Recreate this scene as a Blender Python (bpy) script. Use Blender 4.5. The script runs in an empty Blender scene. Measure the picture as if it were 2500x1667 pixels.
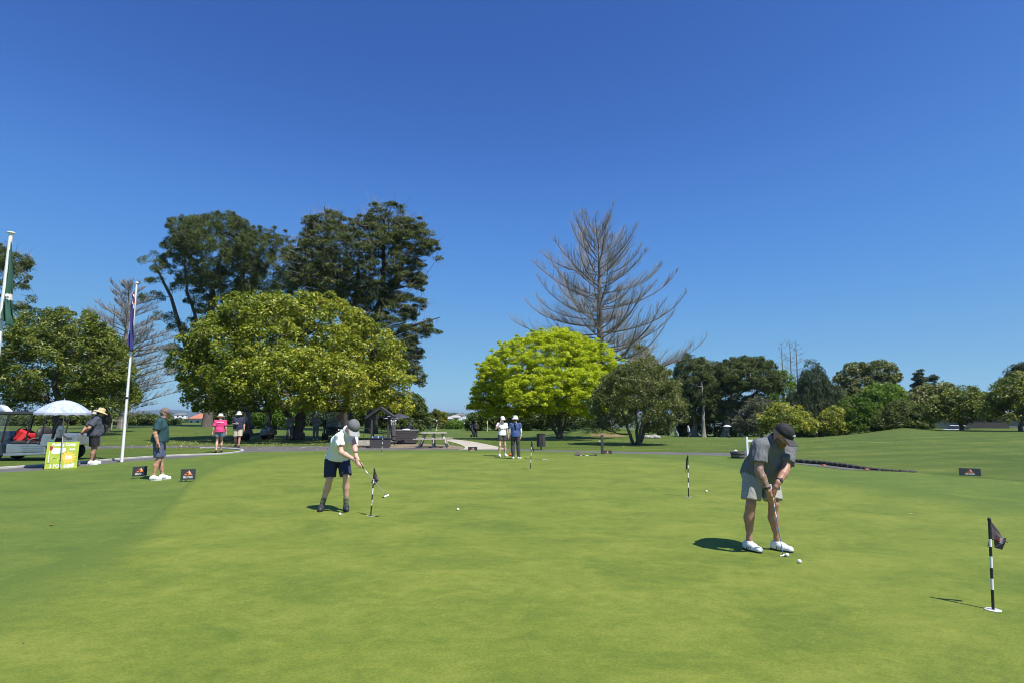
import bpy, bmesh, math, random
import numpy as np
from mathutils import Vector, Matrix, Quaternion

S = bpy.context.scene
COL = S.collection
PI = math.pi

# ------------------------------------------------------------------ camera
F_PX, CX, CY, EYE = 1400.0, 1250.0, 833.5, 1.6
PITCH = math.atan(179.0 / F_PX)
cd = bpy.data.cameras.new('camera'); cam = bpy.data.objects.new('camera', cd); COL.objects.link(cam)
cd.sensor_fit = 'HORIZONTAL'; cd.sensor_width = 36.0; cd.lens = 36.0 * F_PX / 2500.0
cd.clip_start = 0.05; cd.clip_end = 60000
cam.location = (0, 0, EYE); cam.rotation_euler = (PI / 2 + PITCH, 0, 0)
S.camera = cam

# ------------------------------------------------------------------ light
SUN_DIR = Vector((0.45, -0.43, 1.0)).normalized()      # towards the sun
W = bpy.data.worlds.new('World'); S.world = W; W.use_nodes = True
wn = W.node_tree; wn.nodes.clear()
w_out = wn.nodes.new('ShaderNodeOutputWorld'); w_bg = wn.nodes.new('ShaderNodeBackground')
sky = wn.nodes.new('ShaderNodeTexSky'); sky.sky_type = 'NISHITA'; sky.sun_disc = False
sky.sun_elevation = math.asin(SUN_DIR.z); sky.sun_rotation = math.atan2(SUN_DIR.x, SUN_DIR.y)
sky.altitude = 0; sky.air_density = 0.6; sky.dust_density = 0.0; sky.ozone_density = 4.0
# the photograph's colour grade of the whole sky: one curve per channel, the same everywhere
def wscale(src, k):
    n = wn.nodes.new('ShaderNodeVectorMath'); n.operation = 'SCALE'; n.inputs['Scale'].default_value = k; wn.links.new(src, n.inputs[0]); return n.outputs[0]
w_cv = wn.nodes.new('ShaderNodeRGBCurve')
for ci, pts in enumerate((((0, 0), (.051, .031), (.099, .072), (.226, .140), (.588, .235), (1, .28)),
                          ((0, 0), (.093, .093), (.179, .207), (.382, .325), (.763, .43), (1, .46)),
                          ((0, 0), (.199, .325), (.356, .52), (.635, .555), (.82, .565), (1, .57)))):
    cv = w_cv.mapping.curves[ci]
    for k, p in enumerate(pts):
        if k == 0: cv.points[0].location = p
        elif k == len(pts) - 1: cv.points[-1].location = p
        else: cv.points.new(*p)
w_cv.mapping.update()
wn.links.new(wscale(sky.outputs[0], 0.1), w_cv.inputs['Color'])
wn.links.new(wscale(w_cv.outputs[0], 10.0), w_bg.inputs[0])
w_bg.inputs[1].default_value = 0.10
wn.links.new(w_bg.outputs[0], w_out.inputs[0])
sd = bpy.data.lights.new('sun', 'SUN'); sun = bpy.data.objects.new('sun', sd); COL.objects.link(sun)
sd.energy = 4.85; sd.angle = math.radians(0.53); sd.color = (1.0, 0.955, 0.88)
sun.rotation_euler = (-SUN_DIR).to_track_quat('-Z', 'Y').to_euler()
sun.location = (10, -12, 30)
S.view_settings.view_transform = 'Standard'; S.view_settings.look = 'None'
S.view_settings.exposure = 0.45; S.view_settings.gamma = 1.0; S.view_settings.use_curve_mapping = False
S.render.engine = 'CYCLES'
S.cycles.pixel_filter_type = 'BLACKMAN_HARRIS'; S.cycles.filter_width = 1.0
S.cycles.max_bounces = 6; S.cycles.transparent_max_bounces = 12
S.cycles.diffuse_bounces = 3; S.cycles.glossy_bounces = 2

# ------------------------------------------------------------------ terrain height and pixel helpers
def sm(t):
    t = np.clip(t, 0, 1); return t * t * (3 - 2 * t)
AZ = [-1.3, -.8, -.6, -.45, -.3, -.15, .1, .2, .6, .66, .69, .74, .80, .9, 1.3]
AH = [.1, .1, .25, .1, -.3, -1.0, -1.0, -.1, -.1, -.12, -.10, -.28, -.18, -.15, 0]
def T(x, y):
    x = np.asarray(x, float); y = np.asarray(y, float)
    yy = np.maximum(y, 1.0); a = x / yy
    h = np.interp(a, AZ, AH) * sm((y - 34) / 42.0) + np.interp(a, [.1, .2, .52, .60, .67, .75], [0, -2.4, -2.4, -1.5, -.15, -.3]) * sm((y - 30) / 90.0)
    h = h + .03 * sm((-x - 8) / 6) * sm((y - 9) / 6) * (1 - sm((y - 19.5) / 5))
    h = h + 1.25 * np.exp(-(((x - 7.9) / 4.2) ** 2 + ((y - 51) / 5.0) ** 2)) * 0.75
    right = sm((a - .3) / .25) * sm((y - 24) / 8) * (1 - sm((y - 44) / 14))
    h = h + right * (.10 * np.sin(y * .42 + x * .11) + .07 * np.sin(x * .33 - y * .2 + 1))
    r = np.hypot(x, y)
    fall = sm((r - 120) / 160.0) * (y > 0)
    h = h - 9.0 * fall - 14 * sm((r - 300) / 900.0) * (y > 0)
    return h
def ray(u, v):
    a = (u - CX) / F_PX; b = (CY - v) / F_PX
    return np.array((a, math.cos(PITCH) - b * math.sin(PITCH), math.sin(PITCH) + b * math.cos(PITCH)))
def at(u, v, Y):                       # the point of a photograph pixel at depth Y
    d = ray(u, v); t = Y / d[1]
    return np.array((d[0] * t, Y, EYE + d[2] * t))
def G(u, v):                           # the ground point of a photograph pixel
    d = ray(u, v); t = 1.0; prev = 0
    while t < 4000:
        p = d * t; h = EYE + p[2] - float(T(p[0], p[1]))
        if h < 0:
            lo, hi = prev, t
            for _ in range(40):
                m = (lo + hi) / 2; p = d * m
                if EYE + p[2] - float(T(p[0], p[1])) < 0: hi = m
                else: lo = m
            p = d * hi; return np.array((p[0], p[1], float(T(p[0], p[1]))))
        prev = t; t *= 1.01
    p = d * 400; return np.array((p[0], p[1], float(T(p[0], p[1]))))
def GX(u, Y):                          # ground point under pixel column u at depth Y
    x = (u - CX) / F_PX * Y / math.cos(PITCH) * 1.0
    x = (u - CX) / F_PX * (Y * math.cos(PITCH) - EYE * math.sin(PITCH))
    return np.array((x, Y, float(T(x, Y))))

# ------------------------------------------------------------------ object helpers
def tag(o, label=None, cat=None, group=None, kind=None):
    if label: o['label'] = label
    if cat: o['category'] = cat
    if group: o['group'] = group
    if kind: o['kind'] = kind
    return o
def thing(name, label, cat, loc=(0, 0, 0), rotz=0.0, group=None):
    o = bpy.data.objects.new(name, None); COL.objects.link(o)
    o.empty_display_size = .2
    o.location = tuple(float(c) for c in loc); o.rotation_euler = (0, 0, rotz)
    return tag(o, label, cat, group)
def link_mesh(name, me, mat=None, parent=None, smooth=False):
    o = bpy.data.objects.new(name, me); COL.objects.link(o)
    if mat is not None:
        for m in (mat if isinstance(mat, (list, tuple)) else [mat]): me.materials.append(m)
    if smooth: me.polygons.foreach_set('use_smooth', np.ones(len(me.polygons), bool))
    if parent is not None: o.parent = parent
    return o
def np_mesh(name, V, faces, nper):
    """V (n,3); faces flat int array with nper corners each"""
    me = bpy.data.meshes.new(name)
    V = np.ascontiguousarray(V, np.float32); F = np.ascontiguousarray(faces, np.int32).ravel()
    nf = len(F) // nper
    me.vertices.add(len(V)); me.vertices.foreach_set('co', V.ravel())
    me.loops.add(len(F)); me.loops.foreach_set('vertex_index', F)
    me.polygons.add(nf); me.polygons.foreach_set('loop_start', np.arange(0, len(F), nper, dtype=np.int32))
    me.update(calc_edges=True)
    return me
def face_attr(me, name, arr):
    at_ = me.attributes.new(name, 'FLOAT', 'FACE'); at_.data.foreach_set('value', np.ascontiguousarray(arr, np.float32))

class MB:
    """collects shapes into one mesh"""
    def __init__(s): s.v = []; s.f = []; s.mi = []; s.cur = 0
    def add(s, vs, fs):
        o = len(s.v); s.v += [tuple(float(c) for c in p) for p in vs]
        s.f += [tuple(i + o for i in f) for f in fs]; s.mi += [s.cur] * len(fs); return s
    def box(s, c, d, M=None, taper=None, ch=0.0):
        x, y, z = d[0] / 2, d[1] / 2, d[2] / 2; tp = taper or 1.0
        if ch > 0:
            vs = []; idx = {}
            for sx in (-1, 1):
                for sy in (-1, 1):
                    for sz in (-1, 1):
                        for ax in range(3):
                            p = [sx * (x - ch), sy * (y - ch), sz * (z - ch)]
                            p[ax] = (sx * x, sy * y, sz * z)[ax]
                            idx[(sx, sy, sz, ax)] = len(vs); vs.append(Vector(p))
            fs = []
            for ax in range(3):
                o1, o2 = [a for a in range(3) if a != ax]
                for sg in (-1, 1):
                    q = []
                    for (a, b) in ((-1, -1), (1, -1), (1, 1), (-1, 1)):
                        k = [0, 0, 0]; k[ax] = sg; k[o1] = a; k[o2] = b; q.append(idx[(*k, ax)])
                    fs.append(tuple(q))
            for ax in range(3):
                o1, o2 = [a for a in range(3) if a != ax]
                for a in (-1, 1):
                    for b in (-1, 1):
                        k1 = [0, 0, 0]; k1[ax] = -1; k1[o1] = a; k1[o2] = b
                        k2 = list(k1); k2[ax] = 1
                        fs.append((idx[(*k1, o1)], idx[(*k2, o1)], idx[(*k2, o2)], idx[(*k1, o2)]))
            for sx in (-1, 1):
                for sy in (-1, 1):
                    for sz in (-1, 1): fs.append(tuple(idx[(sx, sy, sz, a)] for a in range(3)))
        else:
            vs = [Vector(p) for p in ((-x, -y, -z), (x, -y, -z), (x, y, -z), (-x, y, -z), (-x * tp, -y * tp, z), (x * tp, -y * tp, z), (x * tp, y * tp, z), (-x * tp, y * tp, z))]
            fs = [(3, 2, 1, 0), (4, 5, 6, 7), (0, 1, 5, 4), (1, 2, 6, 5), (2, 3, 7, 6), (3, 0, 4, 7)]
        c = Vector(c)
        return s.add([(M @ p if M else p) + c for p in vs], fs)
    def tube(s, pts, r, n=8, cap=True):
        pts = [Vector(p) for p in pts]; k = len(pts)
        rs = list(r) if hasattr(r, '__len__') else [r] * k
        t0 = (pts[1] - pts[0]).normalized()
        up = Vector((0, 0, 1)) if abs(t0.z) < .9 else Vector((1, 0, 0))
        a = t0.cross(up).normalized(); vs = []; fs = []
        for i in range(k):
            t = (pts[min(i + 1, k - 1)] - pts[max(i - 1, 0)]).normalized()
            a = (a - t * a.dot(t)).normalized(); b = t.cross(a)
            for j in range(n):
                an = 2 * PI * j / n; vs.append(pts[i] + (a * math.cos(an) + b * math.sin(an)) * rs[i])
        for i in range(k - 1):
            for j in range(n):
                fs.append((i * n + j, i * n + (j + 1) % n, (i + 1) * n + (j + 1) % n, (i + 1) * n + j))
        if cap: fs += [tuple(range(n - 1, -1, -1)), tuple((k - 1) * n + j for j in range(n))]
        return s.add(vs, fs)
    def lathe(s, prof, n=20, M=None, c=(0, 0, 0), sx=1.0, sy=1.0):
        """prof: (r,z) list, revolved about z"""
        c = Vector(c); vs = []; fs = []
        for (r, z) in prof:
            for j in range(n):
                an = 2 * PI * j / n; p = Vector((r * math.cos(an) * sx, r * math.sin(an) * sy, z))
                vs.append((M @ p if M else p) + c)
        for i in range(len(prof) - 1):
            for j in range(n):
                fs.append((i * n + j, i * n + (j + 1) % n, (i + 1) * n + (j + 1) % n, (i + 1) * n + j))
        if prof[0][0] > 1e-5: fs.append(tuple(range(n - 1, -1, -1)))
        if prof[-1][0] > 1e-5: fs.append(tuple((len(prof) - 1) * n + j for j in range(n)))
        return s.add(vs, fs)
    def ball(s, c, r, n=12, m=8, M=None, sc=(1, 1, 1)):
        pr = [(math.sin(PI * i / m) * 1.0, -math.cos(PI * i / m)) for i in range(m + 1)]
        pr[0] = (0.001, -1); pr[-1] = (0.001, 1)
        c = Vector(c); vs = []; fs = []
        for (a, z) in pr:
            for j in range(n):
                an = 2 * PI * j / n; p = Vector((a * math.cos(an) * r * sc[0], a * math.sin(an) * r * sc[1], z * r * sc[2]))
                vs.append((M @ p if M else p) + c)
        for i in range(m):
            for j in range(n):
                fs.append((i * n + j, i * n + (j + 1) % n, (i + 1) * n + (j + 1) % n, (i + 1) * n + j))
        return s.add(vs, fs)
    def prism(s, poly, z0, z1, M=None, c=(0, 0, 0)):
        """extrude an xy polygon from z0 to z1"""
        c = Vector(c); n = len(poly)
        vs = [Vector((x, y, z0)) for x, y in poly] + [Vector((x, y, z1)) for x, y in poly]
        fs = [tuple(range(n - 1, -1, -1)), tuple(range(n, 2 * n))] + [(i, (i + 1) % n, n + (i + 1) % n, n + i) for i in range(n)]
        return s.add([(M @ p if M else p) + c for p in vs], fs)
    def build(s, name, mat=None, parent=None, smooth=False, bevel=0.0, loc=None):
        me = bpy.data.meshes.new(name); me.from_pydata(s.v, [], s.f); me.update()
        bm = bmesh.new(); bm.from_mesh(me); bmesh.ops.recalc_face_normals(bm, faces=bm.faces); bm.to_mesh(me); bm.free()
        o = link_mesh(name, me, mat, parent, smooth)
        if isinstance(mat, (list, tuple)) and len(s.mi) == len(me.polygons): me.polygons.foreach_set('material_index', s.mi)
        if bevel: b = o.modifiers.new('bevel', 'BEVEL'); b.width = bevel; b.segments = 2; b.limit_method = 'ANGLE'
        if smooth == 'auto' or smooth is True: 
            try: me.set_sharp_from_angle(angle=math.radians(50))
            except Exception: pass
        if loc is not None: o.location = loc
        return o
def RZ(a): return Matrix.Rotation(a, 3, 'Z')
def RX(a): return Matrix.Rotation(a, 3, 'X')
def RY(a): return Matrix.Rotation(a, 3, 'Y')
def copy_tree(o, parent=None):
    c = o.copy(); COL.objects.link(c)
    if parent is not None: c.parent = parent; c.matrix_parent_inverse = o.matrix_parent_inverse.copy()
    for ch in list(o.children): copy_tree(ch, c)
    return c
def text_mesh(txt, size, depth=0.0015, bold=0.0, align='CENTER'):
    cu = bpy.data.curves.new('t', 'FONT'); cu.body = txt; cu.size = size; cu.extrude = depth; cu.offset = bold
    cu.align_x = align; cu.align_y = 'CENTER'; cu.resolution_u = 2
    o = bpy.data.objects.new('t', cu); COL.objects.link(o)
    dg = bpy.context.evaluated_depsgraph_get(); dg.update()
    me = bpy.data.meshes.new_from_object(o.evaluated_get(dg))
    bpy.data.objects.remove(o); bpy.data.curves.remove(cu)
    return me

# ------------------------------------------------------------------ materials
_mats = {}
def mat(name, col, rough=.6, metal=0.0, var=.12, scale=6.0, bump=0.0, bscale=60.0, spec=None, coat=0.0, fold=0.0):
    if name in _mats: return _mats[name]
    m = bpy.data.materials.new(name); m.use_nodes = True; nt = m.node_tree; b = nt.nodes['Principled BSDF']
    b.inputs['Roughness'].default_value = rough; b.inputs['Metallic'].default_value = metal
    if spec is not None: b.inputs['Specular IOR Level'].default_value = spec
    if coat: b.inputs['Coat Weight'].default_value = coat; b.inputs['Coat Roughness'].default_value = .08
    tc = nt.nodes.new('ShaderNodeTexCoord')
    if var > 0:
        nz = nt.nodes.new('ShaderNodeTexNoise'); nz.inputs['Scale'].default_value = scale; nz.inputs['Detail'].default_value = 5
        nt.links.new(tc.outputs['Object'], nz.inputs['Vector'])
        mx = nt.nodes.new('ShaderNodeMix'); mx.data_type = 'RGBA'
        mr = nt.nodes.new('ShaderNodeMapRange'); mr.inputs[1].default_value = .3; mr.inputs[2].default_value = .7
        nt.links.new(nz.outputs['Fac'], mr.inputs[0]); nt.links.new(mr.outputs[0], mx.inputs[0])
        mx.inputs[6].default_value = tuple(c * (1 - var) for c in col) + (1,)
        mx.inputs[7].default_value = tuple(min(1, c * (1 + var)) for c in col) + (1,)
        nt.links.new(mx.outputs[2], b.inputs['Base Color'])
    else: b.inputs['Base Color'].default_value = (*col, 1)
    if bump:
        n2 = nt.nodes.new('ShaderNodeTexNoise'); n2.inputs['Scale'].default_value = bscale; n2.inputs['Detail'].default_value = 4
        nt.links.new(tc.outputs['Object'], n2.inputs['Vector'])
        bp = nt.nodes.new('ShaderNodeBump'); bp.inputs['Strength'].default_value = bump; bp.inputs['Distance'].default_value = .01
        nt.links.new(n2.outputs['Fac'], bp.inputs['Height']); nt.links.new(bp.outputs[0], b.inputs['Normal'])
    if fold:                                           # soft creases of worn cloth
        mp = nt.nodes.new('ShaderNodeMapping'); mp.inputs['Rotation'].default_value = (.3, .5, .2); mp.inputs['Scale'].default_value = (1, 1, .45); nt.links.new(tc.outputs['Object'], mp.inputs['Vector'])
        f_ = noise(nt, mp.outputs[0], 9, 3, .5, 2.2); b2 = nt.nodes.new('ShaderNodeBump'); b2.inputs['Strength'].default_value = fold; b2.inputs['Distance'].default_value = .06
        nt.links.new(f_, b2.inputs['Height']); nt.links.new(b2.outputs[0], b.inputs['Normal'])
        if bump: nt.links.new(b2.outputs[0], bp.inputs['Normal']); nt.links.new(bp.outputs[0], b.inputs['Normal'])
    _mats[name] = m; return m

def ramp(nt, fac, stops):
    r = nt.nodes.new('ShaderNodeValToRGB'); e = r.color_ramp.elements
    while len(e) < len(stops): e.new(.5)
    for el, (p, c) in zip(e, stops): el.position = p; el.color = (*c, 1)
    nt.links.new(fac, r.inputs[0]); return r.outputs[0]
def mixc(nt, fac, a, b, mode='MIX'):
    x = nt.nodes.new('ShaderNodeMix'); x.data_type = 'RGBA'; x.blend_type = mode
    for s_, v in ((0, fac), (6, a), (7, b)):
        if hasattr(v, 'links'): nt.links.new(v, x.inputs[s_])
        elif s_ == 0: x.inputs[0].default_value = v
        else: x.inputs[s_].default_value = (*v, 1)
    return x.outputs[2]
def noise(nt, vec, scale, detail=4, rough=.55, dist=0.0):
    n = nt.nodes.new('ShaderNodeTexNoise'); n.inputs['Scale'].default_value = scale; n.inputs['Detail'].default_value = detail
    n.inputs['Roughness'].default_value = rough; n.inputs['Distortion'].default_value = dist
    nt.links.new(vec, n.inputs['Vector']); return n.outputs['Fac']
def mapr(nt, v, a, b, c=0., d=1.):
    n = nt.nodes.new('ShaderNodeMapRange'); n.inputs[1].default_value = a; n.inputs[2].default_value = b
    n.inputs[3].default_value = c; n.inputs[4].default_value = d; nt.links.new(v, n.inputs[0]); return n.outputs[0]

def turf(name, dark, mid, light, grain=220, big=.35, bumpd=.004, streak=None, dry=None, edge=None, con=1.0):
    m = bpy.data.materials.new(name); m.use_nodes = True; nt = m.node_tree; b = nt.nodes['Principled BSDF']
    g = nt.nodes.new('ShaderNodeNewGeometry'); pos = g.outputs['Position']
    mp = nt.nodes.new('ShaderNodeMapping'); mp.inputs['Rotation'].default_value = (0, 0, .35); mp.inputs['Scale'].default_value = (1, 1.35, 1)
    nt.links.new(pos, mp.inputs['Vector']); pv = mp.outputs[0]
    f1 = noise(nt, pv, big, 6, .62, .6); f2 = noise(nt, pv, big * 7, 5, .6, .4); f3 = noise(nt, pv, grain, 3, .6)
    a = nt.nodes.new('ShaderNodeMath'); a.operation = 'MULTIPLY_ADD'; nt.links.new(f2, a.inputs[0]); a.inputs[1].default_value = .55
    nt.links.new(f1, a.inputs[2])
    fac = mapr(nt, a.outputs[0], .77 - .25 / con, .77 + .25 / con)
    col = ramp(nt, fac, [(0.0, dark), (.5, mid), (1.0, light)])
    if dry:
        d1 = noise(nt, pv, big * 2.3, 7, .7, .8)
        col = mixc(nt, mapr(nt, d1, .56, .72, 0, .75), col, dry)
    if streak:
        wv = nt.nodes.new('ShaderNodeTexWave'); wv.bands_direction = 'Y'; wv.inputs['Scale'].default_value = streak; wv.inputs['Distortion'].default_value = 1.2
        wv.inputs['Detail'].default_value = 1
        m2 = nt.nodes.new('ShaderNodeMapping'); m2.inputs['Rotation'].default_value = (0, 0, -.35); nt.links.new(pos, m2.inputs['Vector']); nt.links.new(m2.outputs[0], wv.inputs['Vector'])
        col = mixc(nt, mapr(nt, wv.outputs['Fac'], .2, .8, 0, .45), col, dark)
    if edge:
        ea = nt.nodes.new('ShaderNodeAttribute'); ea.attribute_name = 'edge'
        sm_ = nt.nodes.new('ShaderNodeMath'); sm_.operation = 'MULTIPLY_ADD'; nt.links.new(f2, sm_.inputs[0]); sm_.inputs[1].default_value = .5; nt.links.new(ea.outputs['Fac'], sm_.inputs[2])
        col = mixc(nt, mapr(nt, sm_.outputs[0], .35, 1.15, 1, 0), col, edge)
    gr = mapr(nt, f3, .3, .7, .62, 1.38)
    fm = noise(nt, pv, grain * .22, 3, .6); g2 = mapr(nt, fm, .3, .7, .8, 1.2)
    mm = nt.nodes.new('ShaderNodeMath'); mm.operation = 'MULTIPLY'; nt.links.new(gr, mm.inputs[0]); nt.links.new(g2, mm.inputs[1])
    vs = nt.nodes.new('ShaderNodeVectorMath'); vs.operation = 'SCALE'; nt.links.new(col, vs.inputs[0]); nt.links.new(mm.outputs[0], vs.inputs['Scale'])
    nt.links.new(vs.outputs[0], b.inputs['Base Color'])
    b.inputs['Roughness'].default_value = .85; b.inputs['Specular IOR Level'].default_value = .18
    b.inputs['Sheen Weight'].default_value = .10; b.inputs['Sheen Roughness'].default_value = .45; b.inputs['Sheen Tint'].default_value = (.80, 1.0, .42, 1)
    bp = nt.nodes.new('ShaderNodeBump'); bp.inputs['Strength'].default_value = .6; bp.inputs['Distance'].default_value = bumpd
    nt.links.new(f3, bp.inputs['Height']); nt.links.new(bp.outputs[0], b.inputs['Normal'])
    return m

def leaf_mat(name, cols, trans=.35, tcol=None, rough=.45, spec=.5):
    """cols: dark, mid, light stops picked by the per-leaf 'tint'"""
    m = bpy.data.materials.new(name); m.use_nodes = True; nt = m.node_tree; b = nt.nodes['Principled BSDF']; out = nt.nodes['Material Output']
    an = nt.nodes.new('ShaderNodeAttribute'); an.attribute_name = 'tint'
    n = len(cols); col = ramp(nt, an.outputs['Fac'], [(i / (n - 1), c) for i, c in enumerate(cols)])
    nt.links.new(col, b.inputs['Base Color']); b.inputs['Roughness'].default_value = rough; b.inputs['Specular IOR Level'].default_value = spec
    tr = nt.nodes.new('ShaderNodeBsdfTranslucent')
    tc = mixc(nt, 1.0, col, tcol or (1.5, 1.5, .6), 'MULTIPLY'); nt.links.new(tc, tr.inputs[0])
    mx = nt.nodes.new('ShaderNodeMixShader'); mx.inputs[0].default_value = trans
    nt.links.new(b.outputs[0], mx.inputs[1]); nt.links.new(tr.outputs[0], mx.inputs[2]); nt.links.new(mx.outputs[0], out.inputs[0])
    return m
def bark_mat(name, a, b_, scale=3.0):
    m = bpy.data.materials.new(name); m.use_nodes = True; nt = m.node_tree; b = nt.nodes['Principled BSDF']
    tc = nt.nodes.new('ShaderNodeTexCoord'); mp = nt.nodes.new('ShaderNodeMapping'); mp.inputs['Scale'].default_value = (1, 1, .22)
    nt.links.new(tc.outputs['Object'], mp.inputs['Vector'])
    f = noise(nt, mp.outputs[0], scale * 3, 6, .7, .5)
    nt.links.new(ramp(nt, f, [(.3, a), (.7, b_)]), b.inputs['Base Color']); b.inputs['Roughness'].default_value = .9
    bp = nt.nodes.new('ShaderNodeBump'); bp.inputs['Strength'].default_value = .9; bp.inputs['Distance'].default_value = .04
    nt.links.new(f, bp.inputs['Height']); nt.links.new(bp.outputs[0], b.inputs['Normal']); return m
# ================================================================== GROUND
rng = np.random.default_rng(7)
M_rough = turf('rough_grass', (.054, .090, .011), (.084, .122, .015), (.132, .160, .027), grain=45, big=.22, bumpd=.03, streak=.16, dry=(.135, .15, .035), con=1.25)
M_fringe = turf('fringe_turf', (.070, .117, .017), (.100, .147, .021), (.140, .178, .028), grain=170, big=.8, bumpd=.006)
M_green = turf('green_turf', (.098, .142, .017), (.140, .182, .023), (.188, .220, .034), grain=230, big=.85, bumpd=.004, dry=(.205, .232, .034), edge=(.090, .134, .019), con=1.2)
M_asph = mat('asphalt', (.108, .105, .100), .9, var=.22, scale=1.3, bump=.5, bscale=90)
M_gravel = mat('gravel_path', (.42, .38, .31), .95, var=.18, scale=2.5, bump=.5, bscale=50)
M_conc = mat('concrete_edge', (.40, .39, .36), .85, var=.14, scale=5, bump=.3, bscale=40)
M_soil = mat('bare_soil', (.20, .155, .105), .95, var=.30, scale=2.2, bump=.7, bscale=14)

def polar_ground():
    ang_f = np.radians(np.concatenate([np.linspace(-58, 58, 240), np.linspace(58, 302, 50)[1:-1]]))   # 0 = +Y, dense in view
    rr = np.concatenate([np.geomspace(.6, 20, 46), np.geomspace(20, 140, 180)[1:], np.geomspace(140, 14000, 46)[1:]])
    A, R = np.meshgrid(ang_f, rr); X = R * np.sin(A); Y = R * np.cos(A); Z = T(X, Y)
    n, m = A.shape; V = np.stack([X.ravel(), Y.ravel(), Z.ravel()], 1)
    V = np.vstack([V, [[0, 0, float(T(0, 0))]]]); c = n * m
    i, j = np.meshgrid(np.arange(n - 1), np.arange(m), indexing='ij'); j2 = (j + 1) % m
    Q = np.stack([i * m + j, (i + 1) * m + j, (i + 1) * m + j2, i * m + j2], -1).reshape(-1, 4)
    me = np_mesh('ground', V, Q[:, ::-1], 4)
    o = link_mesh('ground', me, M_rough, None, True); tag(o, kind='structure', label='mown rough grass ground falling away to the far trees')
    bm = bmesh.new(); bm.from_mesh(me); bm.verts.ensure_lookup_table()
    for k in range(m): bm.faces.new((bm.verts[c], bm.verts[k], bm.verts[(k + 1) % m]))
    bmesh.ops.recalc_face_normals(bm, faces=bm.faces)
    if bm.faces[0].normal.z < 0: bmesh.ops.reverse_faces(bm, faces=bm.faces)
    bm.to_mesh(me); bm.free(); me.polygons.foreach_set('use_smooth', np.ones(len(me.polygons), bool)); me.update()
polar_ground()

def up_mesh(name, V, Q, m, lab):
    V = np.array(V, float); Q = np.array(Q)
    a = V[Q[0][1]] - V[Q[0][0]]; b = V[Q[0][2]] - V[Q[0][0]]
    if np.cross(a, b)[2] < 0: Q = Q[:, ::-1]
    o = link_mesh(name, np_mesh(name, V, Q, 4), m, None, True); return tag(o, lab, kind='structure')
def sheet_polar(name, pts, m, dz, back_r, lab):
    """sheet round the camera's foot reaching out to the boundary points (world xy, left to right)"""
    th = np.array([math.atan2(p[0], p[1]) for p in pts]); rd = np.array([math.hypot(p[0], p[1]) for p in pts])
    th = np.concatenate([[-PI, -1.9, -1.25], th, [1.25, 1.9, PI]]); rd = np.concatenate([[back_r] * 2, [back_r * 1.3], rd, [back_r * 1.3], [back_r] * 2])
    an = np.concatenate([np.linspace(-PI, -.85, 40)[:-1], np.linspace(-.85, .85, 220), np.linspace(.85, PI, 40)[1:]])
    R = np.interp(an, th, rd); k = np.ones(5) / 5; R = np.convolve(np.pad(R, 2, 'edge'), k, 'valid')
    ts = np.linspace(.02, 1, 60) ** .7
    X = np.outer(ts, R * np.sin(an)); Y = np.outer(ts, R * np.cos(an)); Z = T(X, Y) + dz
    n, mm = X.shape; V = np.stack([X.ravel(), Y.ravel(), Z.ravel()], 1)
    i, j = np.meshgrid(np.arange(n - 1), np.arange(mm - 1), indexing='ij')
    Q = np.stack([i * mm + j, i * mm + j + 1, (i + 1) * mm + j + 1, (i + 1) * mm + j], -1).reshape(-1, 4)
    o = up_mesh(name, V, Q, m, lab)
    if name == 'putting_green':
        dist = np.outer(1 - ts, R); back = np.abs(an) > 1.0; dist[:, back] = 1
        at_ = o.data.attributes.new('edge', 'FLOAT', 'POINT'); at_.data.foreach_set('value', np.clip(dist / 2.6, 0, 1).ravel().astype(np.float32))
    return o
def gxy(u, v): p = G(u, v); return (p[0], p[1])
def catmull(P, n=12):
    P = [np.array(p, float) for p in P]; P = [2 * P[0] - P[1]] + P + [2 * P[-1] - P[-2]]; out = []
    for i in range(1, len(P) - 2):
        for t in np.linspace(0, 1, n, endpoint=False):
            out.append(.5 * ((2 * P[i]) + (-P[i - 1] + P[i + 1]) * t + (2 * P[i - 1] - 5 * P[i] + 4 * P[i + 1] - P[i + 2]) * t * t + (-P[i - 1] + 3 * P[i] - 3 * P[i + 1] + P[i + 2]) * t ** 3))
    out.append(P[-2]); return np.array(out)
def band(name, A, B, m, dz, lab, cross=6):
    """sheet between two boundary polylines"""
    A = catmull(A); B = catmull(B); n = 80
    def rs(P):
        d = np.concatenate([[0], np.cumsum(np.linalg.norm(np.diff(P, axis=0), axis=1))]); s = np.linspace(0, d[-1], n)
        return np.stack([np.interp(s, d, P[:, k]) for k in (0, 1)], 1)
    A = rs(A); B = rs(B); V = []; Q = []
    for i in range(n):
        for j in range(cross + 1):
            p = A[i] + (B[i] - A[i]) * j / cross; V.append((p[0], p[1], float(T(p[0], p[1])) + dz))
    w = cross + 1
    for i in range(n - 1):
        for j in range(cross): Q.append((i * w + j, i * w + j + 1, (i + 1) * w + j + 1, (i + 1) * w + j))
    return up_mesh(name, V, Q, m, lab)
fr = [gxy(*p) for p in [(-200, 1160), (0, 1153), (120, 1147), (300, 1127), (430, 1119), (600, 1103), (780, 1100.5), (1000, 1098), (1250, 1099), (1500, 1106), (1600, 1108), (1800, 1113), (1960, 1134), (2080, 1146), (2230, 1153), (2350, 1164), (2500, 1176), (2800, 1195)]]
sheet_polar('fringe', fr, M_fringe, .008, 9, 'darker close-mown collar turf around the putting green')
gr_ = [gxy(*p) for p in [(-300, 1560), (0, 1420), (150, 1370), (330, 1300), (430, 1222), (470, 1165), (560, 1128), (700, 1108), (900, 1101), (1250, 1101), (1500, 1108.5), (1650, 1117), (1800, 1138), (2000, 1166), (2200, 1192), (2500, 1236), (2800, 1290)]]
sheet_polar('putting_green', gr_, M_green, .013, 7, 'smooth pale green putting surface in the foreground')
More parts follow.
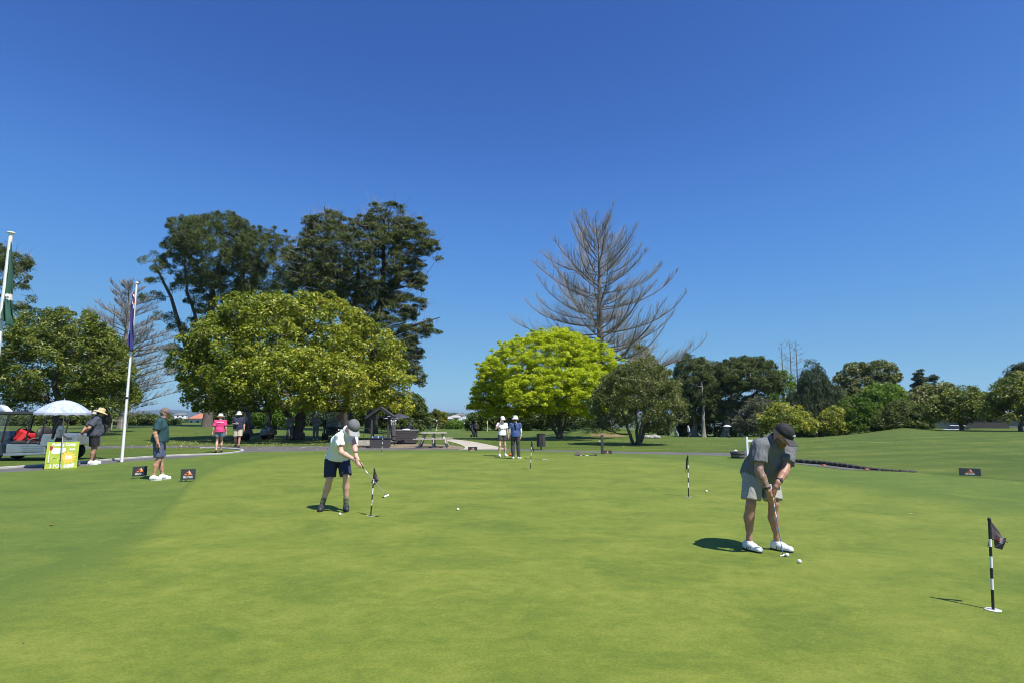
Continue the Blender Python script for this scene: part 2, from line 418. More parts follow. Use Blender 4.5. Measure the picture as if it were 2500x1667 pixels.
# asphalt cart paths
fb = [gxy(*p) for p in [(600, 1103), (780, 1100.5), (1000, 1098), (1250, 1099), (1500, 1106), (1600, 1108), (1780, 1112), (1850, 1114)]]
bb = [gxy(*p) for p in [(560, 1089), (780, 1088), (940, 1088), (1250, 1095), (1480, 1100.5), (1600, 1102.5), (1780, 1104.5), (1850, 1105.5)]]
band('cart_path', bb, fb, M_asph, .004, 'grey asphalt cart path along the back of the putting green')
band('cart_path', [gxy(*p) for p in [(-160, 1152), (0, 1143), (170, 1131), (300, 1120), (420, 1112), (530, 1108), (590, 1102), (640, 1094)]],
     [gxy(*p) for p in [(-160, 1162), (0, 1154), (120, 1148), (300, 1128), (430, 1120), (560, 1112), (640, 1104), (700, 1102)]], M_asph, .0046, 'asphalt cart path curving past the sign on the left')
band('cart_path', [gxy(*p) for p in [(-160, 1090), (0, 1090), (250, 1087.5), (430, 1087), (560, 1088), (620, 1089)]],
     [gxy(*p) for p in [(-160, 1098), (0, 1097), (250, 1094), (430, 1092), (520, 1092.5), (610, 1097)]], M_asph, .0052, 'thin far asphalt path behind the grass island on the left')
band('gravel_path', [gxy(*p) for p in [(1048, 1068), (1085, 1070), (1140, 1075), (1200, 1086), (1240, 1096)]], [gxy(*p) for p in [(1060, 1069.5), (1090, 1075), (1120, 1083), (1135, 1091), (1120, 1096.5)]], M_gravel, .007, 'pale gravel path leading off behind the picnic table')
band('soil_patch', [gxy(*p) for p in [(855, 1079), (950, 1080), (1010, 1082), (1100, 1086), (1130, 1090)]], [gxy(*p) for p in [(850, 1094), (950, 1093), (1040, 1094), (1110, 1095.5), (1135, 1096)]], M_soil, .0085, 'worn bare soil under the shelter and picnic table')
band('concrete_slab', [gxy(*p) for p in [(862, 1074.5), (900, 1074), (985, 1074)]], [gxy(*p) for p in [(856, 1085), (890, 1085), (970, 1082)]], mat('worn_concrete', (.27, .26, .235), .9, var=.3, scale=1.6, bump=.3, bscale=30), .0125, 'worn grey concrete slab behind the small shelter')
band('sunken_path', [gxy(*p) for p in [(1925, 1128), (1960, 1131), (2010, 1135), (2080, 1143), (2180, 1150), (2235, 1151.5)]], [gxy(*p) for p in [(1930, 1131), (1960, 1134), (2010, 1140), (2060, 1146), (2120, 1148.5), (2235, 1152.3)]], M_asph, .0165, 'strip of dark path below the edging blocks')
band('mulch_ring', [gxy(*p) for p in [(1438, 1061), (1455, 1058), (1475, 1057), (1500, 1059), (1530, 1064)]], [gxy(*p) for p in [(1440, 1062.5), (1455, 1064), (1475, 1065.5), (1500, 1066.5), (1528, 1066)]], mat('mulch', (.20, .14, .06), .95, var=.35, scale=3, bump=.8, bscale=10), .02, 'brown mulch mound round the dead conifer')

# kerbs: painted concrete edging of the grass island, built as a real low kerb
def kerb(name, pts, w, h, label):
    P = catmull([gxy(*p) for p in pts], 10); mb = MB(); n = len(P); vs = []
    for i in range(n):
        t = P[min(i + 1, n - 1)] - P[max(i - 1, 0)]; t = t / np.linalg.norm(t); nn = np.array((-t[1], t[0]))
        z = float(T(*P[i]))
        for s_, zz in ((-1, -.05), (-1, h - .01), (-.8, h), (.8, h), (1, h - .01), (1, -.05)):
            q = P[i] + nn * w / 2 * s_; vs.append((q[0], q[1], z + zz))
    fs = []
    for i in range(n - 1):
        for j in range(5): fs.append((i * 6 + j, (i + 1) * 6 + j, (i + 1) * 6 + j + 1, i * 6 + j + 1))
    fs += [tuple(range(6)), tuple((n - 1) * 6 + j for j in range(5, -1, -1))]
    mb.add(vs, fs); o = mb.build(name, M_conc); return tag(o, label, kind='structure')
kerb('kerb', [(-160, 1152.5), (0, 1143.5), (170, 1131.5), (300, 1120.5), (420, 1112.5), (530, 1108.5), (575, 1104.5), (592, 1101)], .12, .06, 'pale concrete kerb curving along the near side of the grass island')
kerb('kerb', [(592, 1100.6), (588, 1098), (560, 1095.6), (520, 1093.6), (490, 1093.2)], .12, .06, 'pale concrete kerb at the tip of the grass island')

# far land: wooded rise and blue hills
M_hill = mat('far_hills', (.05, .075, .05), .95, var=.3, scale=.004)
def ridge(name, a0, a1, dist, hfun, m, label, depth):
    n = 90; V = []; Q = []
    for i in range(n):
        a = a0 + (a1 - a0) * i / (n - 1); h = hfun(i / (n - 1))
        for k, (dd, hh) in enumerate(((-depth, -25), (-depth * .35, h * .62), (0, h), (depth, -25))):
            y = dist + dd; V.append((a * y, y, hh if hh < 0 else hh))
    for i in range(n - 1):
        for k in range(3): Q.append((i * 4 + k, (i + 1) * 4 + k, (i + 1) * 4 + k + 1, i * 4 + k + 1))
    return up_mesh(name, V, Q, m, label)
ridge('hills', -.95, -.42, 9000, lambda t: 74 + 22 * math.sin(t * 9 + 1) * math.sin(t * 4) + 8 * math.sin(t * 31), M_hill, 'long blue line of distant hills on the left horizon', 900)
ridge('hills', -.40, .55, 1500, lambda t: 2.5 + 4 * math.sin(t * 12) + 2 * math.sin(t * 41), M_hill, 'low wooded rise beyond the fairway', 260)

# ================================================================== TREES
def tubes_np(P, R, n):
    N, K, _ = P.shape
    Tn = np.empty_like(P); Tn[:, 1:-1] = P[:, 2:] - P[:, :-2]; Tn[:, 0] = P[:, 1] - P[:, 0]; Tn[:, -1] = P[:, -1] - P[:, -2]
    Tn /= np.linalg.norm(Tn, axis=2, keepdims=True) + 1e-9
    md = P[:, -1] - P[:, 0]; ref = np.where((np.abs(md[:, 2]) > .8 * np.linalg.norm(md, axis=1))[:, None], [[1., .1, 0]], [[0, 0.05, 1.]])
    A = np.cross(Tn, ref[:, None, :]); A /= np.linalg.norm(A, axis=2, keepdims=True) + 1e-9; B = np.cross(Tn, A)
    th = np.arange(n) * 2 * PI / n
    V = P[:, :, None] + R[:, :, None, None] * (A[:, :, None] * np.cos(th)[None, None, :, None] + B[:, :, None] * np.sin(th)[None, None, :, None])
    b = (np.arange(N) * K * n)[:, None, None]; i = (np.arange(K - 1) * n)[None, :, None]; j = np.arange(n)[None, None, :]; j2 = (j + 1) % n
    Q = np.stack([b + i + j, b + i + j2, b + i + n + j2, b + i + n + j], -1).reshape(-1, 4)
    return V.reshape(-1, 3), Q
def join_np(parts):
    V = []; Q = []; o = 0
    for v, q in parts: V.append(v); Q.append(q + o); o += len(v)
    return np.vstack(V), np.vstack(Q)
def resample(P, K):
    P = np.asarray(P, float); d = np.concatenate([[0], np.cumsum(np.linalg.norm(np.diff(P, axis=0), axis=1))]); s = np.linspace(0, d[-1], K)
    return np.stack([np.interp(s, d, P[:, k]) for k in range(3)], 1)
def unit(v): return v / (np.linalg.norm(v, axis=-1, keepdims=True) + 1e-9)
def leaves(C, Nrm, length, width, rg, droop=.0, fold=.25, tri=False):
    """one folded quad per point, facing Nrm"""
    n = len(C); Nrm = unit(Nrm); r = rg.normal(size=(n, 3)); ax = unit(r - Nrm * (r * Nrm).sum(1, keepdims=True)); ax[:, 2] -= droop; ax = unit(ax)
    sd_ = unit(np.cross(Nrm, ax)); L = length * rg.uniform(.7, 1.25, (n, 1)); Wd = width * rg.uniform(.75, 1.2, (n, 1))
    b = C - ax * L * .5; t = C + ax * L * .5; mid = C + ax * L * rg.uniform(-.08, .05, (n, 1)) + Nrm * Wd * fold
    if tri: return np.stack([t, b + sd_ * Wd * .5 + Nrm * Wd * .1, b - sd_ * Wd * .5], 1).reshape(-1, 3), np.arange(3 * n).reshape(-1, 3)
    V = np.stack([b, mid + sd_ * Wd * .5, t, mid - sd_ * Wd * .5], 1).reshape(-1, 3)
    return V, np.arange(4 * n).reshape(-1, 4)

def mk_tree(name, label, group, base, stems, ells, Y, leafm, barkm, seed, nclump=150, cr=.6, per=110, ll=.2, lw=.09, cflat=.8, up=.5, outw=.7, rnd=.6,
            tcl=.18, tlf=.28, tbase=.5, tintfun=None, droop=0.0, inner=.25, bottom=-.55, limb_r=.10, nlimb=9, twigs=0, shell=(.82, 1.0), dd=1.0, cat='tree', min_r=.012, sprig=.16):
    """stems: [ [(u,v,dy),...], r0, r1 ] polylines in photograph pixels about depth Y; ells: crown lobes (u,v,ru,rv[,dy[,ry]])"""
    rg = np.random.default_rng(seed); k = Y / F_PX
    root = thing(name, label, cat, base, 0, group); base = np.array(base)
    SP = []; paths = []
    for st in stems:
        pts, r0, r1 = st; P = np.array([at(u, v, Y + dy) for (u, v, dy) in pts]) ; P[0, 2] = min(P[0, 2], float(T(P[0, 0], P[0, 1])) - .05) if pts[0][1] > 1020 else P[0, 2]
        P = np.stack([catmull(P, 6)[:, q] for q in range(3)], 1); P = resample(P, 12); P[1:-1] += rg.normal(size=(10, 3)) * r0 * .25
        R = np.linspace(0, 1, 12); R = r0 * (1 - R) ** .8 + r1 * R; 
        if pts[0][1] > 1020: R[0] *= 1.45; R[1] *= 1.1
        paths.append((P, R)); SP.append(P)
    # clump centres
    Ec = np.array([at(e[0], e[1], Y + (e[4] if len(e) > 4 else 0)) for e in ells]); Er = np.array([[e[2] * k, (e[5] if len(e) > 5 else max(e[2], e[3]) * .95) * k * dd, e[3] * k] for e in ells])
    wt = (Er[:, 0] * Er[:, 1] * Er[:, 2]) ** (2 / 3); wt /= wt.sum()
    Cc = []; Cd = []; Cs = []
    while len(Cc) < nclump:
        e = rg.choice(len(Ec), p=wt); d = unit(rg.normal(size=3))
        if d[2] < bottom: continue
        inn = rg.random() < inner; f = rg.uniform(.45, .8) if inn else rg.uniform(*shell)
        p = Ec[e] + d * Er[e] * f; q = ((p - Ec) / Er); q[e] = 9
        if not inn and (np.linalg.norm(q, axis=1) < .72).any(): continue
        stray = (not inn) and rg.random() < sprig
        if stray: p = Ec[e] + d * Er[e] * rg.uniform(1.0, 1.14)
        if p[2] < base[2] + .25: continue
        Cc.append(p); Cd.append(d); Cs.append(.5 if stray else 1.0)
    Cc = np.array(Cc); Cd = np.array(Cd)
    # limbs towards clumps
    nodes = np.vstack(SP); order = rg.permutation(nclump); LP = []; LR = []
    for w, ci in enumerate(order):
        c = Cc[ci]; dv = c - nodes; dist = np.linalg.norm(dv, axis=1) + np.maximum(0, nodes[:, 2] - c[2] + .2) * 2.5
        s0 = nodes[np.argmin(dist)]; ln = np.linalg.norm(c - s0)
        mid = (s0 + c) / 2 + np.array([0, 0, -.08 * ln]) + rg.normal(size=3) * ln * .07
        tt = np.linspace(0, 1, 6)[:, None]; P = (1 - tt) ** 2 * s0 + 2 * tt * (1 - tt) * mid + tt ** 2 * c
        rr0 = limb_r if w < nlimb else max(min_r, limb_r * .35 * min(1, ln / (cr * 2.5)))
        LP.append(P); LR.append(np.linspace(rr0, rr0 * .3, 6)); nodes = np.vstack([nodes, P[2:]])
    tv, tq = join_np([tubes_np(np.array([p]), np.array([r]), 9) for p, r in paths])
    o = link_mesh('trunk', np_mesh('trunk', tv - base, tq, 4), barkm, root, True)
    lv, lq = tubes_np(np.array(LP), np.array(LR), 4)
    link_mesh('branches', np_mesh('branches', lv - base, lq, 4), barkm, root, True)['kind'] = 'stuff'
    # foliage
    n = nclump * per; ci = np.repeat(np.arange(nclump), per); sz = cr * rg.uniform(.65, 1.3, nclump) * np.array(Cs)
    d = unit(rg.normal(size=(n, 3)) + Cd[ci] * .55 + np.array([0, 0, .25])); rad = sz[ci] * rg.uniform(.35, 1.05, n) ** .7
    C = Cc[ci] + d * rad[:, None] * np.array([1, 1, cflat])
    Nn = d * outw + np.array([0, 0, up]) + rg.normal(size=(n, 3)) * rnd
    V, Q = leaves(C, Nn, ll, lw, rg, droop, tri=not (leafm is M_mag and Y < 40))
    me = np_mesh('crown', V - base, Q, Q.shape[1])
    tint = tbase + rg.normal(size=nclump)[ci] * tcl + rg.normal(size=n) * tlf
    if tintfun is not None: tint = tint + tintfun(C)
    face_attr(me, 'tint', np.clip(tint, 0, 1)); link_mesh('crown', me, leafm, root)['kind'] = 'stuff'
    if twigs:
        ii = rg.integers(0, nclump, twigs); dd_ = unit(rg.normal(size=(twigs, 3)) + Cd[ii] * .9 + [0, 0, .2]); s0 = Cc[ii] + rg.normal(size=(twigs, 3)) * cr * .5
        tt = np.linspace(0, 1, 4)[None, :, None]; ln = rg.uniform(.8, 2.2, twigs)[:, None, None] * cr
        P = s0[:, None] + dd_[:, None] * tt * ln + np.array([0, 0, 1.])[None, None] * (tt ** 2) * ln * .15
        v, q = tubes_np(P, np.linspace(.022, .008, 4)[None].repeat(twigs, 0), 3)
        link_mesh('dead_twigs', np_mesh('dead_twigs', v - base, q, 4), M_twig, root)['kind'] = 'stuff'
    return root

M_bark = bark_mat('bark_grey', (.05, .042, .034), (.16, .14, .12))  # bark colour darkened to carry the deep shade under the magnolia
M_barkl = bark_mat('bark_pale', (.13, .12, .105), (.34, .32, .29))
M_barkd = bark_mat('bark_dark', (.028, .023, .018), (.085, .07, .055))
M_twig = mat('dead_twig', (.27, .25, .23), .9, var=.25, scale=1.5)
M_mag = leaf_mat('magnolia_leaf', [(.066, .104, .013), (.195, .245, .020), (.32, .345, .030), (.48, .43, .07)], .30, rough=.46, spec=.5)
M_mag2 = leaf_mat('magnolia_leaf_dark', [(.030, .058, .010), (.095, .140, .016), (.165, .205, .024), (.27, .27, .05)], .30, rough=.44, spec=.5)
M_pine = leaf_mat('pine_needle', [(.045, .066, .024), (.095, .13, .042), (.16, .19, .062)], .28, rough=.6, spec=.3)
M_cyp = leaf_mat('cypress_spray', [(.042, .064, .022), (.088, .118, .034), (.17, .18, .055)], .28, rough=.65, spec=.3)
M_gold = leaf_mat('golden_elm_leaf', [(.34, .43, .016), (.46, .53, .026), (.58, .62, .06)], .48, (1.25, 1.25, .5), rough=.55, spec=.3)
M_oliv = leaf_mat('camellia_leaf', [(.044, .070, .015), (.105, .135, .028), (.18, .20, .052), (.28, .28, .10)], .26, rough=.46, spec=.6)
M_brt = leaf_mat('bright_leaf', [(.055, .115, .014), (.12, .21, .019), (.20, .28, .03)], .34, rough=.5, spec=.35)
M_ced = leaf_mat('cedar_leaf', [(.034, .054, .028), (.068, .098, .045), (.12, .15, .075)], .24, rough=.6, spec=.3)
M_gry = leaf_mat('grey_leaf', [(.06, .072, .04), (.11, .125, .068), (.18, .195, .11)], .24, rough=.55, spec=.35)
M_gcon = leaf_mat('golden_conifer', [(.08, .10, .015), (.22, .215, .02), (.42, .36, .04)], .28, rough=.6, spec=.3)
M_hdg = leaf_mat('hedge_leaf', [(.034, .062, .013), (.080, .120, .019), (.15, .185, .032)], .28, rough=.5, spec=.4)

def B(u, Y): return GX(u, Y)
# ---- magnolias
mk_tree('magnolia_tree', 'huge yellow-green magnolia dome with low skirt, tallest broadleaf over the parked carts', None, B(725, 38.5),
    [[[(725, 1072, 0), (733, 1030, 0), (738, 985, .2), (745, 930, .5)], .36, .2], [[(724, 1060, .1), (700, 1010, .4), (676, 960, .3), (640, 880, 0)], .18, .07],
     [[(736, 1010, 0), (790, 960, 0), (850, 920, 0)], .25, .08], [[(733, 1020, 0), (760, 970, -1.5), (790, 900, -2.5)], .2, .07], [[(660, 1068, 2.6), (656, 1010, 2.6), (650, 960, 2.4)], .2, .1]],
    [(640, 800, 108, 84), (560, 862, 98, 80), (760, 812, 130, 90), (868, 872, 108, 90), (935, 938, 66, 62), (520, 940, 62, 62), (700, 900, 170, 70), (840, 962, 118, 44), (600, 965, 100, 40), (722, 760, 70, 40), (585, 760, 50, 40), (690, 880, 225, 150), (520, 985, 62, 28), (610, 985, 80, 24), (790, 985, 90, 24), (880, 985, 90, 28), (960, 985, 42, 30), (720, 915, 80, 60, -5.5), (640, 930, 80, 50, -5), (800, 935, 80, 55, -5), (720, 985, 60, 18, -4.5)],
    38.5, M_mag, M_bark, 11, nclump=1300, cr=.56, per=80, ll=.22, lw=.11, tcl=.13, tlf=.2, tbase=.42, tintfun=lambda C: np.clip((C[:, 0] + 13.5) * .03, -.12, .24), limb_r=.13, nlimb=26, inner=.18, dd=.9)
mk_tree('magnolia_tree', 'dark glossy magnolia behind the beach umbrella, by the left edge', None, B(140, 45),
    [[[(140, 1042, 0), (139, 1015, 0), (136, 960, 0), (140, 900, 0)], .3, .12], [[(138, 1000, 0), (90, 950, 0), (50, 920, 0)], .14, .05], [[(138, 990, 0), (190, 940, 0), (230, 900, 0)], .15, .05]],
    [(150, 855, 115, 92), (55, 905, 88, 66), (228, 900, 78, 85), (110, 812, 66, 52), (175, 800, 60, 40), (15, 962, 45, 34), (255, 975, 50, 40), (130, 950, 100, 30), (150, 900, 140, 110), (60, 985, 50, 20), (200, 985, 60, 22), (280, 930, 34, 50)],
    45, M_mag2, M_bark, 12, nclump=620, cr=.62, per=95, ll=.23, lw=.10, tcl=.14, tlf=.24, tbase=.48, limb_r=.1, nlimb=16, inner=.14, dd=.9)
mk_tree('magnolia_tree', 'smaller dark magnolia with a thick grey trunk right behind the straw-hatted man', None, B(254, 52),
    [[[(254, 1046, 0), (258, 1020, 0), (250, 985, 0), (245, 950, 0)], .42, .16]], [(265, 960, 62, 48), (300, 975, 30, 30), (232, 985, 40, 30)],
    52, M_mag2, M_bark, 13, nclump=110, cr=.62, per=95, ll=.23, lw=.10, limb_r=.1, nlimb=8, tbase=.42, dd=.8)
mk_tree('magnolia_tree', 'round magnolia in front of the weatherboard shed and white car', None, B(2352, 76),
    [[[(2352, 1058, 0), (2350, 1040, 0), (2350, 1000, 0)], .28, .12]], [(2350, 992, 62, 44), (2300, 1010, 36, 28), (2395, 1010, 34, 28)],
    76, M_mag2, M_bark, 14, nclump=190, cr=.85, per=85, ll=.34, lw=.15, tbase=.5, limb_r=.12, dd=.9)
mk_tree('magnolia_tree', 'dark magnolia at the right edge of the picture on top of the mound', None, B(2494, 66),
    [[[(2494, 1060, 0), (2492, 1030, 0), (2488, 990, 0)], .24, .12]], [(2482, 990, 66, 62), (2445, 1000, 40, 36), (2520, 960, 60, 50), (2530, 1010, 40, 30)],
    66, M_mag2, M_bark, 15, nclump=240, cr=.8, per=95, ll=.31, lw=.14, tbase=.44, limb_r=.12, dd=.9)
mk_tree('magnolia_tree', 'low yellowish magnolia bush behind the black-capped golfer', None, B(1925, 86),
    [[[(1925, 1066, 0), (1925, 1040, 0), (1922, 1015, 0)], .2, .1]], [(1915, 1026, 52, 36), (1955, 1036, 30, 28), (1885, 1040, 24, 24)],
    86, M_mag, M_bark, 16, nclump=130, cr=.85, per=75, ll=.36, lw=.16, tbase=.46, dd=.9)
# ---- tall conifers, left group
mk_tree('pine_tree', 'tall spreading dark pine left of the cypress, with leaning stems over blue sky', None, B(505, 70),
    [[[(505, 1045, 0), (507, 960, 0), (508, 860, 0), (520, 700, 0), (545, 600, 0)], .5, .14], [[(500, 960, .3), (465, 880, .3), (432, 770, 0), (400, 690, 0), (378, 640, 0)], .36, .08],
     [[(607, 1045, 2), (610, 960, 2), (600, 820, 2), (590, 690, 2), (600, 600, 1)], .58, .15], [[(510, 860, 0), (480, 780, 0), (455, 690, -1), (450, 590, -1)], .24, .07],
     [[(512, 800, 0), (570, 740, 0), (620, 680, 0), (660, 640, 0)], .24, .08], [[(600, 800, 2), (650, 720, 1), (700, 650, 1)], .22, .07], [[(470, 900, 0), (440, 860, 0), (425, 830, 0)], .1, .04]],
    [(530, 592, 92, 62), (620, 640, 86, 62), (452, 565, 44, 36), (695, 640, 30, 40), (478, 640, 56, 40), (640, 715, 62, 36), (370, 636, 26, 15), (398, 660, 26, 20), (378, 690, 22, 9), (376, 730, 26, 13), (400, 775, 24, 10), (430, 800, 20, 18), (425, 855, 24, 14), (455, 700, 30, 22), (560, 700, 60, 26), (430, 905, 18, 12), (545, 545, 46, 26), (540, 610, 115, 85), (640, 640, 95, 80), (685, 700, 40, 40), (500, 690, 60, 40), (600, 730, 60, 40), (495, 745, 34, 42), (474, 805, 24, 30), (515, 690, 56, 40), (650, 700, 50, 40), (430, 620, 40, 40), (575, 660, 90, 60)],
    70, M_pine, M_bark, 21, nclump=1050, cr=.58, per=125, ll=.34, lw=.062, cflat=.85, up=.2, outw=.5, rnd=.9, tcl=.16, tlf=.22, tbase=.5, inner=.2, limb_r=.12, nlimb=30, bottom=-.45, shell=(.7, 1.0), twigs=500, min_r=.02)
mk_tree('cypress_tree', 'massive dark two-headed cypress towering behind the big magnolia', None, B(880, 66),
    [[[(850, 1048, 0), (852, 900, 0), (840, 760, 0), (812, 620, 0), (792, 505, 0)], .6, .05], [[(905, 1048, 1), (905, 900, 1), (922, 740, 1), (940, 600, 1), (948, 492, 1)], .6, .05],
     [[(915, 760, 1), (965, 680, 1), (1010, 600, 1), (1050, 570, 1)], .3, .06], [[(905, 880, 0), (960, 820, 0), (1020, 790, 0), (1075, 775, 0)], .25, .04], [[(840, 760, 0), (780, 690, 0), (740, 610, 0)], .25, .05], [[(860, 800, 0), (870, 700, -2), (880, 600, -2)], .3, .06]],
    [(795, 555, 46, 44), (772, 640, 58, 60), (945, 535, 50, 40), (1000, 600, 62, 50), (905, 610, 70, 66), (1040, 635, 38, 36), (880, 715, 92, 52), (815, 700, 70, 52), (985, 690, 52, 30), (1000, 800, 52, 40), (985, 745, 48, 26), (1045, 808, 28, 12), (985, 865, 40, 34), (1005, 920, 26, 34), (960, 900, 40, 60), (735, 570, 26, 18), (752, 700, 40, 40), (1005, 560, 40, 26), (880, 640, 140, 110), (850, 700, 120, 80), (930, 800, 90, 90), (960, 880, 60, 80)],
    66, M_cyp, M_barkd, 22, nclump=1300, cr=.78, per=98, ll=.37, lw=.095, cflat=.34, up=.5, outw=.5, rnd=.6, tcl=.2, tlf=.25, tbase=.45, inner=.15, limb_r=.1, nlimb=60, bottom=-.6, shell=(.72, 1.03), twigs=2600, min_r=.018)
mk_tree('pine_tree', 'thin half-bare pine cut off by the left edge behind the green flag', None, B(-45, 62),
    [[[(-45, 1045, 0), (-40, 900, 0), (-35, 780, 0), (-25, 640, 0)], .4, .06], [[(-38, 800, 0), (10, 765, 0), (60, 745, 0), (92, 730, 0)], .12, .03], [[(-30, 740, 0), (20, 710, 0), (70, 672, 0)], .12, .03]],
    [(10, 650, 52, 34), (42, 640, 30, 24), (-50, 620, 60, 40), (62, 680, 16, 10), (30, 700, 30, 12), (80, 733, 14, 6), (40, 752, 26, 8), (15, 800, 24, 8)],
    62, M_pine, M_bark, 23, nclump=130, cr=.6, per=100, ll=.38, lw=.075, cflat=.7, up=.2, outw=.5, rnd=.9, inner=.2, twigs=420, limb_r=.06, shell=(.6, 1.0), min_r=.018)
# ---- golden elm and camellia
mk_tree('golden_elm_tree', 'brilliant lime-yellow elm in front of the dead conifer', None, B(1368, 41.2),
    [[[(1367, 1070, 0), (1368, 1045, 0), (1366, 1020, 0), (1350, 980, 0)], .17, .10], [[(1367, 1030, 0), (1395, 990, 0), (1440, 940, 0)], .10, .04], [[(1366, 1030, 0), (1320, 985, -1), (1270, 950, -1)], .10, .04], [[(1368, 1020, 0), (1385, 960, -1.5), (1390, 900, -1.5)], .09, .04]],
    [(1345, 872, 100, 68), (1262, 915, 92, 66), (1425, 895, 88, 66), (1212, 962, 60, 48), (1290, 962, 108, 40), (1400, 968, 108, 44), (1168, 993, 26, 14), (1478, 935, 50, 52), (1360, 830, 60, 28), (1500, 985, 30, 30), (1190, 985, 30, 24), (1335, 915, 165, 100), (1240, 985, 70, 26), (1330, 1000, 60, 20), (1430, 1002, 70, 26), (1235, 1005, 60, 24), (1475, 1005, 50, 26), (1365, 955, 60, 50, -4), (1300, 960, 60, 44, -4), (1425, 955, 60, 50, -4), (1365, 1000, 40, 14, -3.5)],
    41.2, M_gold, M_bark, 31, nclump=1850, cr=.34, per=70, ll=.15, lw=.10, cflat=.55, up=.75, outw=.5, rnd=.55, tcl=.16, tlf=.22, tbase=.5, inner=.2, limb_r=.08, nlimb=24, dd=.9)
mk_tree('camellia_tree', 'dark olive round-headed small tree forking low, right of the lime-yellow elm', None, B(1552, 31.4),
    [[[(1546, 1087, 0), (1535, 1050, 0), (1522, 1010, 0), (1510, 970, 0)], .09, .05], [[(1553, 1087, .05), (1556, 1050, 0), (1552, 1000, 0), (1550, 950, 0)], .09, .05], [[(1560, 1087, 0), (1576, 1045, 0), (1592, 1005, 0), (1610, 970, 0)], .10, .05], [[(1556, 1080, -.1), (1566, 1040, -.8), (1580, 1000, -1)], .1, .04]],
    [(1540, 955, 70, 62), (1600, 978, 58, 56), (1488, 990, 40, 48), (1562, 915, 56, 34), (1640, 1012, 32, 30), (1580, 1026, 66, 24), (1500, 1030, 40, 22), (1610, 1045, 40, 16), (1560, 970, 100, 75), (1480, 1040, 24, 14)],
    31.4, M_oliv, M_bark, 32, nclump=560, cr=.36, per=95, ll=.105, lw=.05, tcl=.12, tlf=.3, tbase=.4, up=.3, outw=.6, rnd=.8, inner=.2, limb_r=.05, nlimb=16, dd=.95)
mk_tree('golden_conifer_tree', 'golden-tipped dark conifer poking up between elm and camellia', None, B(1575, 58),
    [[[(1575, 1056, 0), (1574, 960, 0), (1563, 845, 0)], .3, .04]],
    [(1563, 868, 16, 26), (1570, 895, 36, 18), (1580, 915, 48, 18), (1578, 940, 52, 24), (1590, 905, 34, 12), (1575, 980, 55, 40)], 58, M_gcon, M_barkd, 33, nclump=170, cr=.7, per=85, ll=.34, lw=.1, cflat=.35, tbase=.4, tcl=.28, dd=.9, bottom=-.7)
# ---- right-hand backdrop
mk_tree('pine_tree', 'bushy dark pine with ragged top nearest the camellia, right background', None, B(1695, 108),
    [[[(1697, 1064, 0), (1695, 1000, 0), (1690, 900, 0)], .5, .08], [[(1718, 1064, -4), (1718, 1000, -4), (1712, 930, -4)], .36, .08]],
    [(1685, 900, 36, 32), (1698, 940, 52, 44), (1672, 970, 34, 44), (1725, 915, 34, 24), (1700, 995, 56, 36), (1740, 965, 30, 40), (1752, 890, 14, 14), (1700, 950, 60, 75), (1680, 1015, 44, 34), (1735, 1010, 36, 36)], 108, M_pine, M_barkl, 41, nclump=460, cr=.95, per=80, ll=.6, lw=.14, cflat=.75, up=.2, rnd=.9, inner=.2, tbase=.42, shell=(.7, 1.02), limb_r=.12, dd=.9, min_r=.03)
mk_tree('pine_tree', 'broad flat-topped dark pine with bare forked limbs, right background', None, B(1790, 106),
    [[[(1770, 1064, 0), (1775, 1010, 0), (1790, 950, 0), (1800, 900, 0)], .6, .1], [[(1775, 1020, 0), (1830, 970, 0), (1875, 930, 0)], .3, .08], [[(1812, 1062, 0), (1806, 1020, 0), (1780, 975, 0)], .35, .1], [[(1785, 970, 0), (1840, 940, 0), (1850, 900, 0)], .2, .06]],
    [(1815, 905, 50, 32), (1862, 922, 42, 34), (1780, 930, 40, 34), (1888, 945, 22, 24), (1760, 965, 34, 34), (1820, 945, 60, 22), (1745, 1000, 30, 30), (1850, 890, 30, 16), (1820, 925, 85, 50), (1770, 1005, 40, 34), (1830, 985, 40, 24)], 106, M_pine, M_barkl, 42, nclump=480, cr=.9, per=80, ll=.6, lw=.14, cflat=.7, up=.2, rnd=.9, inner=.15, tbase=.45, shell=(.72, 1.02), limb_r=.16, nlimb=30, dd=.8, min_r=.035)
mk_tree('poplar_tree', 'fresh green slim tree under the three dead trunks', None, B(1912, 114), [[[(1912, 1066, 0), (1912, 960, 0), (1910, 915, 0)], .3, .05]],
    [(1908, 935, 22, 30), (1925, 965, 28, 34), (1895, 975, 24, 34), (1912, 1010, 36, 30)], 114, M_brt, M_barkl, 43, nclump=150, cr=.95, per=75, ll=.42, lw=.2, tbase=.55, dd=.9)
mk_tree('weeping_cedar_tree', 'grey-green drooping cedar with a pointed top, right of the dead trunks', None, B(1985, 100), [[[(1985, 1066, 0), (1984, 960, 0), (1983, 892, 0)], .4, .05]],
    [(1984, 908, 17, 17), (1982, 935, 32, 20), (1985, 965, 38, 28), (1992, 1005, 46, 36), (1985, 1040, 50, 26), (1955, 1000, 26, 40), (2025, 960, 24, 16), (2030, 990, 24, 30)], 100, M_ced, M_barkl, 44, nclump=330, cr=1.0, per=80, ll=.6, lw=.13, cflat=1.25, droop=1.2, up=.1, tbase=.42, dd=.9, bottom=-.9)
mk_tree('feathery_tree', 'grey-green feathery small tree left of the yellowish magnolia bush', None, B(1860, 95), [[[(1860, 1066, 0), (1858, 1030, 0), (1855, 1000, 0)], .2, .06]],
    [(1855, 1000, 34, 26), (1845, 1030, 44, 32), (1880, 1010, 20, 26), (1815, 1045, 20, 18)], 95, M_gry, M_barkl, 45, nclump=170, cr=.8, per=80, ll=.4, lw=.12, tbase=.5, rnd=.9, dd=.9, twigs=200)
